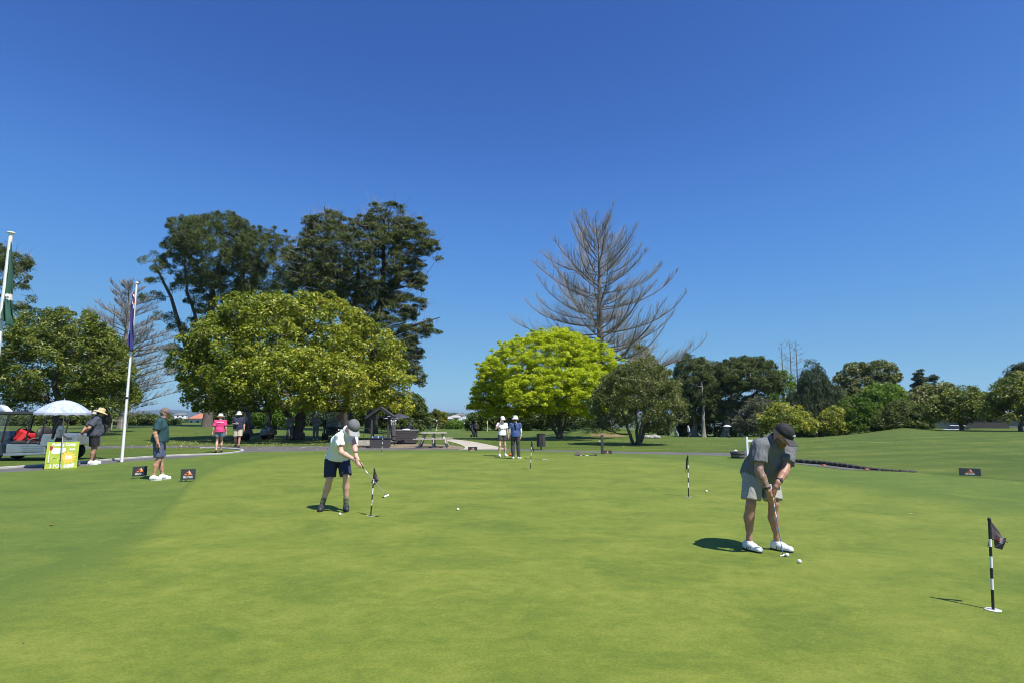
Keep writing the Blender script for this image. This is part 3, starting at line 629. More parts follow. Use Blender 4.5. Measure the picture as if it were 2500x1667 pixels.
mk_tree('fig_tree', 'open-crowned dark fig with pale forked limbs against the sky', None, B(2125, 104),
    [[[(2120, 1066, 0), (2122, 1000, 0), (2118, 950, 0), (2105, 915, 0)], .5, .1], [[(2122, 980, 0), (2145, 940, 0), (2160, 910, 0)], .3, .08], [[(2118, 975, 0), (2080, 945, 0), (2055, 930, 0)], .2, .06], [[(2124, 960, 0), (2130, 925, 0), (2132, 900, 0)], .2, .06]],
    [(2095, 902, 30, 14), (2140, 900, 36, 15), (2168, 915, 22, 20), (2058, 927, 18, 8), (2076, 945, 18, 14), (2110, 965, 52, 26), (2170, 945, 18, 16), (2050, 960, 20, 20), (2090, 1000, 46, 40), (2060, 985, 34, 40), (2190, 975, 24, 30), (2078, 922, 32, 18), (2125, 928, 50, 22), (2165, 935, 28, 22)], 104, M_oliv, M_barkl, 46, nclump=350, cr=.9, per=75, ll=.46, lw=.2, tbase=.42, inner=.1, limb_r=.16, nlimb=20, dd=.9, min_r=.04)
mk_tree('leafy_tree', 'dense bright green rounded tree in front of the open fig', None, B(2140, 90), [[[(2140, 1066, 0), (2140, 1020, 0), (2140, 980, 0)], .4, .1]],
    [(2150, 975, 48, 34), (2105, 1000, 42, 34), (2175, 965, 26, 22), (2085, 1030, 30, 32), (2150, 1020, 56, 40), (2190, 990, 24, 24), (2110, 1045, 56, 24), (2180, 1045, 40, 24)], 90, M_brt, M_barkd, 47, nclump=330, cr=.95, per=85, ll=.36, lw=.17, tbase=.48, dd=.9, tcl=.2, bottom=-.9)
mk_tree('leafy_tree', 'mid-green spreading bush at the foot of the grassy mound', None, B(2220, 84), [[[(2215, 1066, 0), (2215, 1040, 0), (2215, 1015, 0)], .3, .1]],
    [(2205, 1005, 40, 26), (2235, 1025, 36, 24), (2180, 1030, 36, 32), (2255, 1040, 18, 14), (2215, 1045, 50, 22), (2170, 1050, 30, 18)], 84, M_hdg, M_barkd, 48, nclump=260, cr=.85, per=80, ll=.34, lw=.15, tbase=.6, dd=.9, tcl=.2, bottom=-.9)
mk_tree('norfolk_pine_tree', 'small pointed tiered conifer showing above the right-hand trees', None, B(2247, 132), [[[(2247, 1062, 0), (2246, 980, 0), (2244, 902, 0)], .4, .04]],
    [(2244, 912, 7, 10), (2245, 924, 16, 6), (2246, 940, 20, 7), (2248, 957, 24, 9), (2272, 925, 12, 10), (2270, 950, 20, 14)], 132, M_ced, M_barkd, 49, nclump=120, cr=.8, per=70, ll=.6, lw=.16, cflat=.4, tbase=.3, dd=.9, bottom=-.9)
mk_tree('leafy_tree', 'brownish-green tree between the small pointed conifer and the shed', None, B(2290, 100), [[[(2290, 1060, 0), (2290, 1020, 0), (2288, 970, 0)], .3, .1]],
    [(2280, 968, 44, 26), (2310, 958, 30, 20), (2240, 985, 28, 24), (2300, 1000, 50, 26), (2330, 965, 18, 14), (2270, 1010, 40, 30)], 100, M_oliv, M_barkd, 50, nclump=230, cr=1.0, per=75, ll=.46, lw=.2, tbase=.52, dd=.9)
mk_tree('pine_tree', 'open grey-green pine behind the magnolia at the right edge', None, B(2500, 108), [[[(2500, 1056, 0), (2500, 980, 0), (2495, 900, 0)], .4, .06]],
    [(2490, 925, 36, 22), (2505, 905, 30, 20), (2460, 940, 24, 12), (2530, 930, 40, 30)], 108, M_ced, M_bark, 51, nclump=110, cr=.9, per=80, ll=.6, lw=.13, tbase=.5, shell=(.5, 1.), rnd=.9, limb_r=.1, dd=.9)
mk_tree('leafy_tree', 'low far green tree over the shed roof, left of the right-edge magnolia', None, B(2400, 128), [[[(2400, 1058, 0), (2400, 1000, 0), (2400, 970, 0)], .3, .1]],
    [(2400, 978, 44, 16), (2365, 985, 40, 18), (2430, 975, 34, 18), (2400, 1000, 60, 22)], 128, M_hdg, M_barkd, 52, nclump=150, cr=1.2, per=70, ll=.55, lw=.25, tbase=.7, dd=.9)
mk_tree('shrub', 'yellow-green tall shrub between the cedar and the bright green tree', None, B(2035, 90), [[[(2035, 1066, 0), (2035, 1045, 0), (2035, 1020, 0)], .15, .06]],
    [(2038, 1012, 16, 20), (2025, 1030, 22, 26), (2045, 1045, 22, 18)], 90, M_mag, M_barkd, 53, nclump=90, cr=.8, per=80, ll=.36, lw=.15, tbase=.5, dd=.9, bottom=-.9, cat='shrub')
mk_tree('shrub', 'dark undergrowth shrubs beneath the right-hand pines', None, B(1745, 112), [[[(1745, 1066, 0), (1745, 1050, 0), (1745, 1030, 0)], .15, .06]],
    [(1640, 1042, 40, 26), (1690, 1045, 40, 24), (1745, 1040, 40, 28), (1790, 1042, 34, 26), (1830, 1046, 34, 22), (1950, 1040, 40, 26), (2060, 1035, 40, 30)], 112, M_hdg, M_barkd, 54, nclump=300, cr=1.0, per=75, ll=.45, lw=.2, tbase=.5, dd=.5, bottom=-.9, cat='shrub')
# ---- behind the centre
mk_tree('leafy_tree', 'mid-green rounded tree right of the big magnolia, beyond the shelter', None, B(985, 78), [[[(985, 1052, 0), (985, 1020, 0), (985, 990, 0)], .3, .1]],
    [(975, 985, 34, 30), (1005, 1000, 34, 34), (955, 1015, 40, 30), (1030, 1025, 22, 20), (990, 1035, 50, 16)], 78, M_hdg, M_barkd, 61, nclump=220, cr=.75, per=80, ll=.32, lw=.15, tbase=.5, dd=.9, bottom=-.9)
mk_tree('conifer_tree', 'small pyramidal conifer with golden tips behind the distant umbrella', None, B(1067, 112), [[[(1067, 1050, 0), (1067, 1025, 0), (1067, 998, 0)], .2, .04]],
    [(1066, 1004, 7, 9), (1078, 1010, 8, 8), (1068, 1018, 18, 12), (1068, 1034, 26, 14)], 112, M_gcon, M_barkd, 62, nclump=90, cr=.6, per=75, ll=.4, lw=.12, cflat=.4, tbase=.22, tcl=.2, dd=.9, bottom=-.9)
mk_tree('leafy_tree', 'dark green trees seen under the skirt of the lime-yellow elm', None, B(1290, 98), [[[(1290, 1050, 0), (1290, 1030, 0), (1290, 1010, 0)], .3, .1]],
    [(1185, 1025, 34, 22), (1240, 1020, 40, 26), (1300, 1018, 50, 30), (1370, 1015, 50, 34), (1430, 1022, 40, 28), (1160, 1035, 20, 14)], 98, M_hdg, M_barkd, 63, nclump=360, cr=.95, per=75, ll=.42, lw=.18, tbase=.42, dd=.6, bottom=-.9)
mk_tree('leafy_tree', 'round mid-green tree beyond the parked carts, framed under the big magnolia', None, B(672, 66), [[[(672, 1050, 0), (672, 1030, 0), (672, 1005, 0)], .2, .08]],
    [(672, 1010, 30, 24), (650, 1022, 26, 20), (692, 1020, 24, 22)], 66, M_brt, M_barkd, 64, nclump=120, cr=.6, per=80, ll=.28, lw=.13, tbase=.4, dd=.9, bottom=-.9)
mk_tree('hedge', 'untidy dark hedge on the left skyline behind the beach umbrella', None, B(150, 84), [[[(150, 1046, 0), (150, 1040, 0), (150, 1032, 0)], .1, .05]],
    [(-40, 1028, 50, 16), (30, 1026, 44, 14), (90, 1030, 40, 13), (150, 1030, 44, 14), (205, 1030, 40, 14), (260, 1026, 40, 16), (310, 1028, 36, 14), (360, 1030, 36, 14), (400, 1034, 30, 10)], 84, M_hdg, M_barkd, 65, nclump=360, cr=.7, per=75, ll=.34, lw=.16, tbase=.5, tcl=.25, dd=.5, bottom=-.95, cat='hedge')
mk_tree('hedge', 'shaded shrubbery closing the view behind the parked carts and shelter', None, B(760, 92), [[[(760, 1046, 0), (760, 1040, 0), (760, 1030, 0)], .1, .05]],
    [(540, 1018, 30, 24), (600, 1015, 36, 28), (740, 1015, 40, 26), (810, 1012, 40, 28), (880, 1015, 44, 28), (930, 1020, 40, 26)], 92, M_hdg, M_barkd, 66, nclump=280, cr=.9, per=75, ll=.4, lw=.18, tbase=.38, dd=.5, bottom=-.95, cat='hedge')
mk_tree('shrub', 'round light green bush beyond the fairway left of the white umbrella', None, B(1118, 110), [[[(1118, 1050, 0), (1118, 1042, 0), (1118, 1036, 0)], .1, .05]],
    [(1115, 1036, 18, 9), (1100, 1040, 12, 7)], 110, M_brt, M_barkd, 67, nclump=40, cr=.7, per=70, ll=.4, lw=.2, tbase=.5, dd=.9, bottom=-.9, cat='shrub')
mk_tree('sapling', 'spindly sapling with a stake in front of the left-hand rise', None, B(405, 62), [[[(405, 1046, 0), (405, 1030, 0), (406, 1012, 0)], .04, .015]],
    [(406, 1020, 9, 10), (404, 1035, 7, 6)], 62, M_mag2, M_barkl, 68, nclump=26, cr=.28, per=40, ll=.18, lw=.08, tbase=.5, limb_r=.02, cat='tree')

# ---- bare trees
def dead_tree(name, label, base, H, seed, nb, Lfun, e0f, e1f, r0, twig_n, sub_n, barkm, lean=(0, 0), twl=.26, split=True, rb=.055, t0=.2, bias=None, group=None, twr=.011):
    rg = np.random.default_rng(seed); root = thing(name, label, 'tree', base, 0, group)
    hs = np.linspace(0, 1, 16); P = np.stack([lean[0] * hs ** 1.3 + .08 * np.sin(hs * 9), lean[1] * hs + .06 * np.cos(hs * 7), hs * H - .1], 1)
    R = r0 * (1 - hs) ** .85 + .018; R[0] *= 1.55; R[1] *= 1.1
    v, q = tubes_np(P[None], R[None], 10); link_mesh('trunk', np_mesh('trunk', v, q, 4), barkm, root, True)
    TW = []; TR = []; TS = []; TSR = []
    K = 12; bl = []
    for i in range(nb):
        t = t0 + (1 - t0 - .01) * (i / (nb - 1)) ** .92; az = i * 2.39996 + rg.normal() * .45
        L = Lfun(t) * (rg.uniform(.82, 1.12) if rg.random() > .22 else rg.uniform(.3, .7)); t = min(.985, t + rg.normal() * .012)
        if bias is not None: L *= bias(t, az)
        if L < .2: continue
        e0 = e0f(t) + rg.normal() * .08; e1 = e1f(t) + rg.normal() * .12
        s = np.linspace(0, 1, K); el = e0 + (e1 - e0) * s ** 1.7; azs = az + rg.normal() * .22 * s + .05 * np.sin(s * 8 + i)
        st = L / (K - 1); d = np.stack([np.cos(el) * np.cos(azs), np.cos(el) * np.sin(azs), np.sin(el)], 1)
        p0 = np.array([np.interp(t, hs, P[:, 0]), np.interp(t, hs, P[:, 1]), t * H - .1]); pts = np.vstack([p0, p0 + np.cumsum(d[:-1] * st, 0)])
        rbb = max(.012, rb * (L / 6.5) ** .8) * rg.uniform(.8, 1.15); br = rbb * (1 - s) ** .8 + .007
        v, q = tubes_np(pts[None], br[None], 5)
        if split: link_mesh('branch', np_mesh('branch', v, q, 4), barkm, root, True)
        else: bl.append((v, q))
        for j in range(int(twig_n * (.5 + .5 * L / 6))):
            s_ = rg.uniform(.16, 1.0); k_ = s_ * (K - 1); a = int(min(k_, K - 2)); f = k_ - a; o_ = pts[a] * (1 - f) + pts[a + 1] * f; td = unit(pts[a + 1] - pts[a])
            sdv = unit(np.cross(td, [0, 0, 1])) * (1 if j % 2 else -1); l = (twl * L * (1 - s_) ** .8 + .35) * rg.uniform(.5, 1.25)
            dr = unit(td * rg.uniform(.5, 1.1) + sdv * rg.uniform(.15, .9) + np.array([0, 0, rg.uniform(-.15, .75)]))
            u = np.linspace(0, 1, 4)[:, None]; u2 = np.linspace(0, 1, 3)[:, None]; pp = o_ + dr * l * u + np.array([0, 0, .22 * l]) * u ** 2 + rg.normal(size=3) * .05 * l * u ** 2
            TW.append(pp); TR.append(np.linspace(max(twr * 1.1, br[a] * .45), twr * .6, 4))
            for m in range(sub_n):
                s2 = rg.uniform(.2, 1.); o2 = o_ + dr * l * s2 + np.array([0, 0, .22 * l]) * s2 ** 2; l2 = rg.uniform(.12, .5) * min(1.4, .5 + l * .5)
                dr2 = unit(dr + rg.normal(size=3) * .65 + [0, 0, .35]); TS.append(o2 + dr2 * l2 * u2 + np.array([0, 0, .1 * l2]) * u2 ** 2); TSR.append(np.linspace(twr * .8, twr * .45, 3))
    if bl: v, q = join_np(bl); link_mesh('branches', np_mesh('branches', v, q, 4), barkm, root, True)['kind'] = 'stuff'
    v, q = join_np([tubes_np(np.array(TW), np.array(TR), 3)] + ([tubes_np(np.array(TS), np.array(TSR), 3)] if TS else [])); link_mesh('twigs', np_mesh('twigs', v, q, 4), M_twig, root)['kind'] = 'stuff'
    return root
M_barkdead = bark_mat('bark_dead', (.10, .085, .07), (.26, .235, .205), 4)
dc = B(1475, 50)
def dc_bias(t, az):
    x = math.cos(az); b = 1.0
    if .25 < t < .36 and x > .2: b = 1.25
    if .25 < t < .66 and x < -.1: b = 1.10
    return b
dead_tree('dead_conifer_tree', 'tall leafless grey conifer with upswept branches behind the lime-yellow elm', dc, 17.3, 71, 104,
    lambda t: float(np.interp(t, [.2, .3, .4, .58, .72, .84, .93, 1.0], [6.0, 7.2, 7.9, 7.3, 6.2, 4.9, 3.5, 1.9])), lambda t: float(np.interp(t, [.2, .5, .8, 1], [-.10, .02, .30, .9])), lambda t: float(np.interp(t, [.2, .5, .8, 1], [.85, .95, 1.1, 1.3])), .46, 50, 3, M_barkdead, lean=(-.25, 0), bias=dc_bias, rb=.054, twr=.010)
dead_tree('dead_conifer_tree', 'leafless drooping conifer behind the right-hand flagpole on the left', B(296, 64), 16.2, 72, 84,
    lambda t: float(np.interp(t, [.12, .3, .5, .7, .9, 1.0], [8.2, 7.4, 5.8, 3.8, 2.2, .6])), lambda t: float(np.interp(t, [.1, .5, 1], [.45, .25, .6])), lambda t: float(np.interp(t, [.1, .5, 1], [.1, .2, 1.0])), .38, 34, 4, M_barkdead, lean=(-.6, 0), split=False, t0=.08, rb=.07, twr=.019)
for (u, h, sd_, lab) in ((1918, 20.5, 73, 'thin dead leafless tree, left of the three on the right skyline'), (1939, 21.3, 74, 'thin dead leafless tree, tallest middle one of the three on the right skyline'), (1954, 20.8, 75, 'thin dead leafless tree, right of the three on the right skyline')):
    dead_tree('dead_tree', lab, B(u, 128), h, sd_, 34, lambda t: float(np.interp(t, [.3, .6, 1.0], [3.6, 3.0, .7])), lambda t: .15, lambda t: .75, .26, 9, 3, M_barkdead, split=False, t0=.35, rb=.06, group='thin dead trees on the right skyline', twr=.02)
dead_tree('tree_stump', 'snapped-off dead trunk beside the drooping leafless conifer', B(252, 66), 14.2, 76, 7, lambda t: .8, lambda t: .3, lambda t: .6, .24, 3, 1, M_barkd, split=False, t0=.6)
# ================================================================== PEOPLE
# bodies and clothes are grown as one smooth surface each from tapered bones
def nrm(v): v = np.asarray(v, float); return v / (np.linalg.norm(v) + 1e-9)
def surface_nets(Fd, o, h):
    ins = Fd < 0
    c = np.zeros(tuple(n - 1 for n in Fd.shape), np.int8)
    for i in (0, 1):
        for j in (0, 1):
            for k in (0, 1): c += ins[i:Fd.shape[0] - 1 + i, j:Fd.shape[1] - 1 + j, k:Fd.shape[2] - 1 + k]
    act = (c > 0) & (c < 8); idx = np.full(act.shape, -1, np.int64); A = np.argwhere(act); idx[act] = np.arange(len(A))
    acc = np.zeros((len(A), 3)); cnt = np.zeros(len(A))
    cor = [(i, j, k) for i in (0, 1) for j in (0, 1) for k in (0, 1)]
    for a in cor:
        for ax in range(3):
            if a[ax]: continue
            b = list(a); b[ax] = 1
            va = Fd[A[:, 0] + a[0], A[:, 1] + a[1], A[:, 2] + a[2]]; vb = Fd[A[:, 0] + b[0], A[:, 1] + b[1], A[:, 2] + b[2]]
            m = (va < 0) != (vb < 0); t = va / np.where(m, va - vb, 1)
            p = np.zeros((len(A), 3)); p[:] = a; p[:, ax] = t; acc[m] += p[m]; cnt[m] += 1
    V = (A + acc / cnt[:, None]) * h + o
    Q = []
    for ax in range(3):
        u, w = [(1, 2), (2, 0), (0, 1)][ax]
        sl0 = [slice(None)] * 3; sl1 = [slice(None)] * 3; sl0[ax] = slice(0, -1); sl1[ax] = slice(1, None)
        a = ins[tuple(sl0)]; b = ins[tuple(sl1)]; X = np.argwhere(a != b)
        ok = (X[:, u] > 0) & (X[:, w] > 0) & (X[:, u] < Fd.shape[u] - 1) & (X[:, w] < Fd.shape[w] - 1); X = X[ok]
        if not len(X): continue
        def cell(du, dw):
            Y = X.copy(); Y[:, u] -= du; Y[:, w] -= dw; return idx[Y[:, 0], Y[:, 1], Y[:, 2]]
        q = np.stack([cell(1, 1), cell(0, 1), cell(0, 0), cell(1, 0)], 1); fl = ~a[X[:, 0], X[:, 1], X[:, 2]]
        q[fl] = q[fl][:, ::-1]; Q.append(q)
    return V, np.vstack(Q)

class Prim:
    """tapered bone a->b with radii; optional flattening and cutting planes (point, outward normal)"""
    def __init__(s, a, b, ra, rb, cut=None, k=None): s.a = np.asarray(a, float); s.b = np.asarray(b, float); s.ra = ra; s.rb = rb; s.cut = cut or []; s.k = k
def grow(prims, h, k=.03, wrinkle=0.0, seed=0, cuts=(), wf=38.0):
    lo = np.min([np.minimum(p.a - p.ra, p.b - p.rb) for p in prims], 0) - 4 * h - .01; hi = np.max([np.maximum(p.a + p.ra, p.b + p.rb) for p in prims], 0) + 4 * h + .01
    n = np.ceil((hi - lo) / h).astype(int) + 1; Fd = np.full(n, .2, np.float32)
    xs = [lo[i] + np.arange(n[i]) * h for i in range(3)]
    for p in prims:
        kk = k if p.k is None else p.k; mr = max(p.ra, p.rb) + kk + 2.5 * h
        l2 = np.minimum(p.a, p.b) - mr; h2 = np.maximum(p.a, p.b) + mr
        i0 = np.maximum(0, np.floor((l2 - lo) / h).astype(int)); i1 = np.minimum(n, np.ceil((h2 - lo) / h).astype(int) + 1)
        X = xs[0][i0[0]:i1[0], None, None]; Y = xs[1][None, i0[1]:i1[1], None]; Z = xs[2][None, None, i0[2]:i1[2]]
        ab = p.b - p.a; L2 = ab @ ab + 1e-12
        t = np.clip(((X - p.a[0]) * ab[0] + (Y - p.a[1]) * ab[1] + (Z - p.a[2]) * ab[2]) / L2, 0, 1)
        d = np.sqrt((X - p.a[0] - t * ab[0]) ** 2 + (Y - p.a[1] - t * ab[1]) ** 2 + (Z - p.a[2] - t * ab[2]) ** 2) - (p.ra + (p.rb - p.ra) * t)
        for (pt, nn) in p.cut:
            d = np.maximum(d, (X - pt[0]) * nn[0] + (Y - pt[1]) * nn[1] + (Z - pt[2]) * nn[2])
        s_ = Fd[i0[0]:i1[0], i0[1]:i1[1], i0[2]:i1[2]]
        hh = np.clip(kk - np.abs(s_ - d), 0, None) / max(kk, 1e-6)
        s_[...] = np.minimum(s_, d) - hh * hh * kk * .25
    X = xs[0][:, None, None]; Y = xs[1][None, :, None]; Z = xs[2][None, None, :]
    if wrinkle:
        r = np.random.default_rng(seed); W_ = 0
        for q in range(5):
            w = r.normal(size=3) * wf * (1 if q < 3 else 1.9); w[2] *= .55
            W_ = W_ + np.sin(X * w[0] + Y * w[1] + Z * w[2] + r.uniform(0, 6) + 1.4 * np.sin(X * w[1] * .4 + Z * w[0] * .35 + q)) * (1 if q < 3 else .5)
        Fd = Fd + (wrinkle * W_ * .4).astype(np.float32)
    for (pt, nn) in cuts:
        Fd = np.maximum(Fd, ((X - pt[0]) * nn[0] + (Y - pt[1]) * nn[1] + (Z - pt[2]) * nn[2]).astype(np.float32))
    return surface_nets(Fd, lo, h)
def sdf_obj(name, prims, h, m, parent, root, **kw):
    V, Q = grow(prims, h, **kw)
    return link_mesh(name, np_mesh(name, V - root, Q, 4), m, parent, True)

M_skin = mat('skin_tan', (.50, .262, .175), .5, var=.10, scale=14)
M_skin_shade = mat('skin_tan_shaded', (.40, .205, .138), .5, var=.10, scale=14)  # tan skin with shade put into its colour, for the bending golfer
M_skin_l = mat('skin_pale', (.60, .36, .26), .5, var=.08, scale=14)
M_skin_d = mat('skin_brown', (.36, .20, .13), .5, var=.10, scale=14)
def tattoo():
    m = mat('tattooed_skin', (.40, .24, .17), .5, var=.1, scale=14); nt = m.node_tree; b = nt.nodes['Principled BSDF']
    tc = nt.nodes.new('ShaderNodeTexCoord'); f = noise(nt, tc.outputs['Object'], 26, 5, .65, 1.5)
    nt.links.new(ramp(nt, f, [(.44, (.40, .235, .165)), (.56, (.17, .115, .095))]), b.inputs['Base Color']); return m
M_tat = tattoo()
M_white = mat('white_cloth', (.80, .81, .83), .8, var=.03, scale=8, bump=.15, bscale=300, fold=.32)
M_greysh = mat('grey_marl_cloth', (.135, .142, .152), .85, var=.34, scale=90, bump=.15, bscale=300, fold=.32)
M_khaki_g = mat('light_grey_cloth', (.34, .335, .30), .85, var=.08, scale=20, bump=.15, bscale=300, fold=.32)
M_navy = mat('navy_cloth', (.022, .027, .055), .85, var=.12, scale=30, bump=.15, bscale=300, fold=.32)
M_teal = mat('dark_teal_cloth', (.018, .062, .072), .8, var=.15, scale=30, bump=.15, bscale=300, fold=.32)
M_denim = mat('blue_grey_cloth', (.085, .11, .19), .85, var=.2, scale=40, bump=.15, bscale=300, fold=.32)
M_pink = mat('pink_cloth', (.72, .055, .20), .8, var=.06, scale=20, fold=.32)
M_denim2 = mat('washed_denim', (.19, .26, .36), .85, var=.15, scale=30)
M_slate = mat('slate_cloth', (.068, .074, .098), .85, var=.15, scale=30, bump=.15, bscale=300, fold=.32)
M_black = mat('black_cloth', (.014, .014, .016), .8, var=.15, scale=30, fold=.32)
M_charc = mat('charcoal_cloth', (.05, .05, .052), .85, var=.15, scale=40, fold=.32)
M_khaki = mat('khaki_cloth', (.46, .42, .31), .85, var=.08, scale=20, fold=.32)
M_blue = mat('blue_cloth', (.045, .085, .24), .8, var=.12, scale=30, fold=.32)
M_paleb_shade = mat('pale_blue_cloth_shaded', (.20, .22, .26), .8, var=.08, scale=30)  # pale shirt cloth, its colour darkened for the magnolia's shade
M_greyt = mat('grey_trouser_cloth', (.11, .115, .12), .85, var=.1, scale=30)
M_cream = mat('cream_felt', (.74, .69, .56), .85, var=.05, scale=20)
M_straw = mat('straw', (.58, .45, .24), .8, var=.22, scale=70, bump=.5, bscale=120)
M_shoe_w = mat('white_shoe', (.78, .78, .76), .55, var=.08, scale=18)
M_shoe_k = mat('dark_shoe', (.035, .035, .038), .5, var=.15, scale=20)
M_sole_k = mat('black_sole', (.02, .02, .02), .7, var=0)
M_sole_w = mat('white_sole', (.68, .68, .66), .6, var=.05)
M_hair_b = mat('brown_hair', (.085, .048, .026), .45, var=.3, scale=60)
M_hair_k = mat('dark_hair', (.022, .014, .010), .42, var=.3, scale=60)
M_hair_g = mat('grey_hair', (.20, .18, .16), .6, var=.3, scale=60)
M_beard = mat('stubble', (.15, .088, .06), .6, var=.3, scale=90)
M_hair_f = mat('fair_hair', (.34, .22, .10), .5, var=.3, scale=60)
M_eye = mat('eye', (.02, .015, .012), .2, var=0)
M_lip = mat('lip', (.36, .15, .12), .5, var=0)
M_strap = mat('watch_strap', (.02, .02, .022), .5, var=0)
M_sock = None
def striped():
    m = bpy.data.materials.new('striped_sock'); m.use_nodes = True; nt = m.node_tree; b = nt.nodes['Principled BSDF']
    tc = nt.nodes.new('ShaderNodeTexCoord'); w = nt.nodes.new('ShaderNodeTexWave'); w.bands_direction = 'Z'; w.inputs['Scale'].default_value = 14; w.inputs['Distortion'].default_value = .6
    nt.links.new(tc.outputs['Object'], w.inputs['Vector']); nt.links.new(ramp(nt, w.outputs['Fac'], [(.35, (.075, .08, .06)), (.6, (.21, .20, .13))]), b.inputs['Base Color']); b.inputs['Roughness'].default_value = .9; return m
M_sock = striped()

def frame_from(fwd, up):
    f = Vector(fwd).normalized(); u = Vector(up); u = (u - f * u.dot(f)).normalized(); l = u.cross(f)    # l = figure's left when f forward
    return f, l, u
def stand(base, face, h=1.75, **ov):
    """upright pose in world space. face: 0 looks to the camera, 90 looks to picture right. ov: (lateral-left, forward, up) in metres for 1.75 m"""
    a = math.radians(face) + math.atan2(-base[0], base[1]); s = h / 1.75; f = np.array((math.sin(a), -math.cos(a), 0)); l = np.array((math.cos(a), math.sin(a), 0)); b = np.asarray(base, float)
    D = dict(pelvis=(0, 0, .95), chest=(0, .0, 1.27), neck=(0, -.01, 1.46), head=(0, .03, 1.615), sL=(.185, -.01, 1.40), sR=(-.185, -.01, 1.40), eL=(.235, -.03, 1.11), eR=(-.235, -.03, 1.11),
             wL=(.245, .05, .87), wR=(-.245, .05, .87), hL=(.085, 0, .91), hR=(-.085, 0, .91), kL=(.10, .025, .49), kR=(-.10, .025, .49), aL=(.11, -.02, .085), aR=(-.11, -.02, .085))
    dirs = dict(fL=(.18, 1, 0), fR=(-.18, 1, 0), look=(0, 1, -.05), headup=(0, 0, 1), gL=(0, .1, -1), gR=(0, .1, -1), front=(0, 1, 0))
    J = {}
    for k_, v in D.items(): v = ov.get(k_, v); J[k_] = b + (l * v[0] + f * v[1] + np.array((0, 0, v[2]))) * s
    for k_, v in dirs.items(): v = ov.get(k_, v); J[k_] = nrm(l * v[0] + f * v[1] + np.array((0, 0, v[2])))
    J['s'] = s; return J

def hand_prims(w, g, palm_n, thumb_side, s, curl=.5):
    """wrist w, direction g, palm normal; five separate fingers"""
    g = nrm(g); pn = np.asarray(palm_n, float); pn = nrm(pn - g * (pn @ g)); sd = np.cross(g, pn) * thumb_side; P = []
    for q, o in enumerate((-.026, -.009, .009, .025)):
        P.append(Prim(w + sd * o * .55 * s, w + (g * .085 + sd * o) * s, .014 * s, .0125 * s))
    for q, (o, ln) in enumerate(((-.030, .060), (-.0105, .075), (.0095, .082), (.029, .072))):
        b0 = w + (g * .088 + sd * o) * s; d = g; p = b0
        for ph, fr in enumerate((.45, .32, .23)):
            d = nrm(d + pn * math.sin(curl * (.55 + .25 * ph)) * 1.1); e = p + d * ln * fr * s
            P.append(Prim(p, e, (.0098 - .0008 * ph) * s, (.0092 - .0009 * ph) * s, k=.004)); p = e
    t0 = w + (g * .028 + sd * .030) * s; t1 = t0 + (g * .030 + sd * .026 + pn * .012) * s; t2 = t1 + (g * .028 + sd * .008 + pn * .014) * s
    P += [Prim(w + sd * .012 * s, t0, .016 * s, .0145 * s), Prim(t0, t1, .0125 * s, .0112 * s, k=.006), Prim(t1, t2, .0108 * s, .009 * s, k=.004)]
    return P
def grip_prims(w, c, ax, back, thumb_dir, s, order=1):
    """hand closed round a shaft: w wrist, c shaft point under the palm, ax down the shaft, back = from shaft to palm"""
    ax = nrm(ax); bk = np.asarray(back, float); bk = nrm(bk - ax * (bk @ ax)); sd = np.cross(ax, bk) * order; P = []; rr = .0225 * s
    for q in range(4):
        o = (q - 1.5) * .0195 * s; kn = c + ax * o + bk * .030 * s + sd * .012 * s
        P.append(Prim(w + ax * o * .5, kn, .0165 * s, .0135 * s))
        p = kn
        for ph in range(1, 5):
            an = ph * .95; e = c + ax * (o + .004 * ph * s) + (bk * math.cos(an) + sd * math.sin(an)) * rr * (1.15 if ph < 3 else 1.0)
            P.append(Prim(p, e, .0100 * s, .0092 * s, k=.003)); p = e
    th0 = w + (c - w) * .45 + bk * .012 * s - sd * .018 * s; th1 = c + ax * .012 * s + bk * .02 * s - sd * .016 * s; th2 = c + ax * .055 * s + bk * .018 * s - sd * .004 * s
    P += [Prim(w, th0, .018 * s, .016 * s), Prim(th0, th1, .0135 * s, .012 * s), Prim(th1, th2, .0118 * s, .0098 * s, k=.004)]
    return P

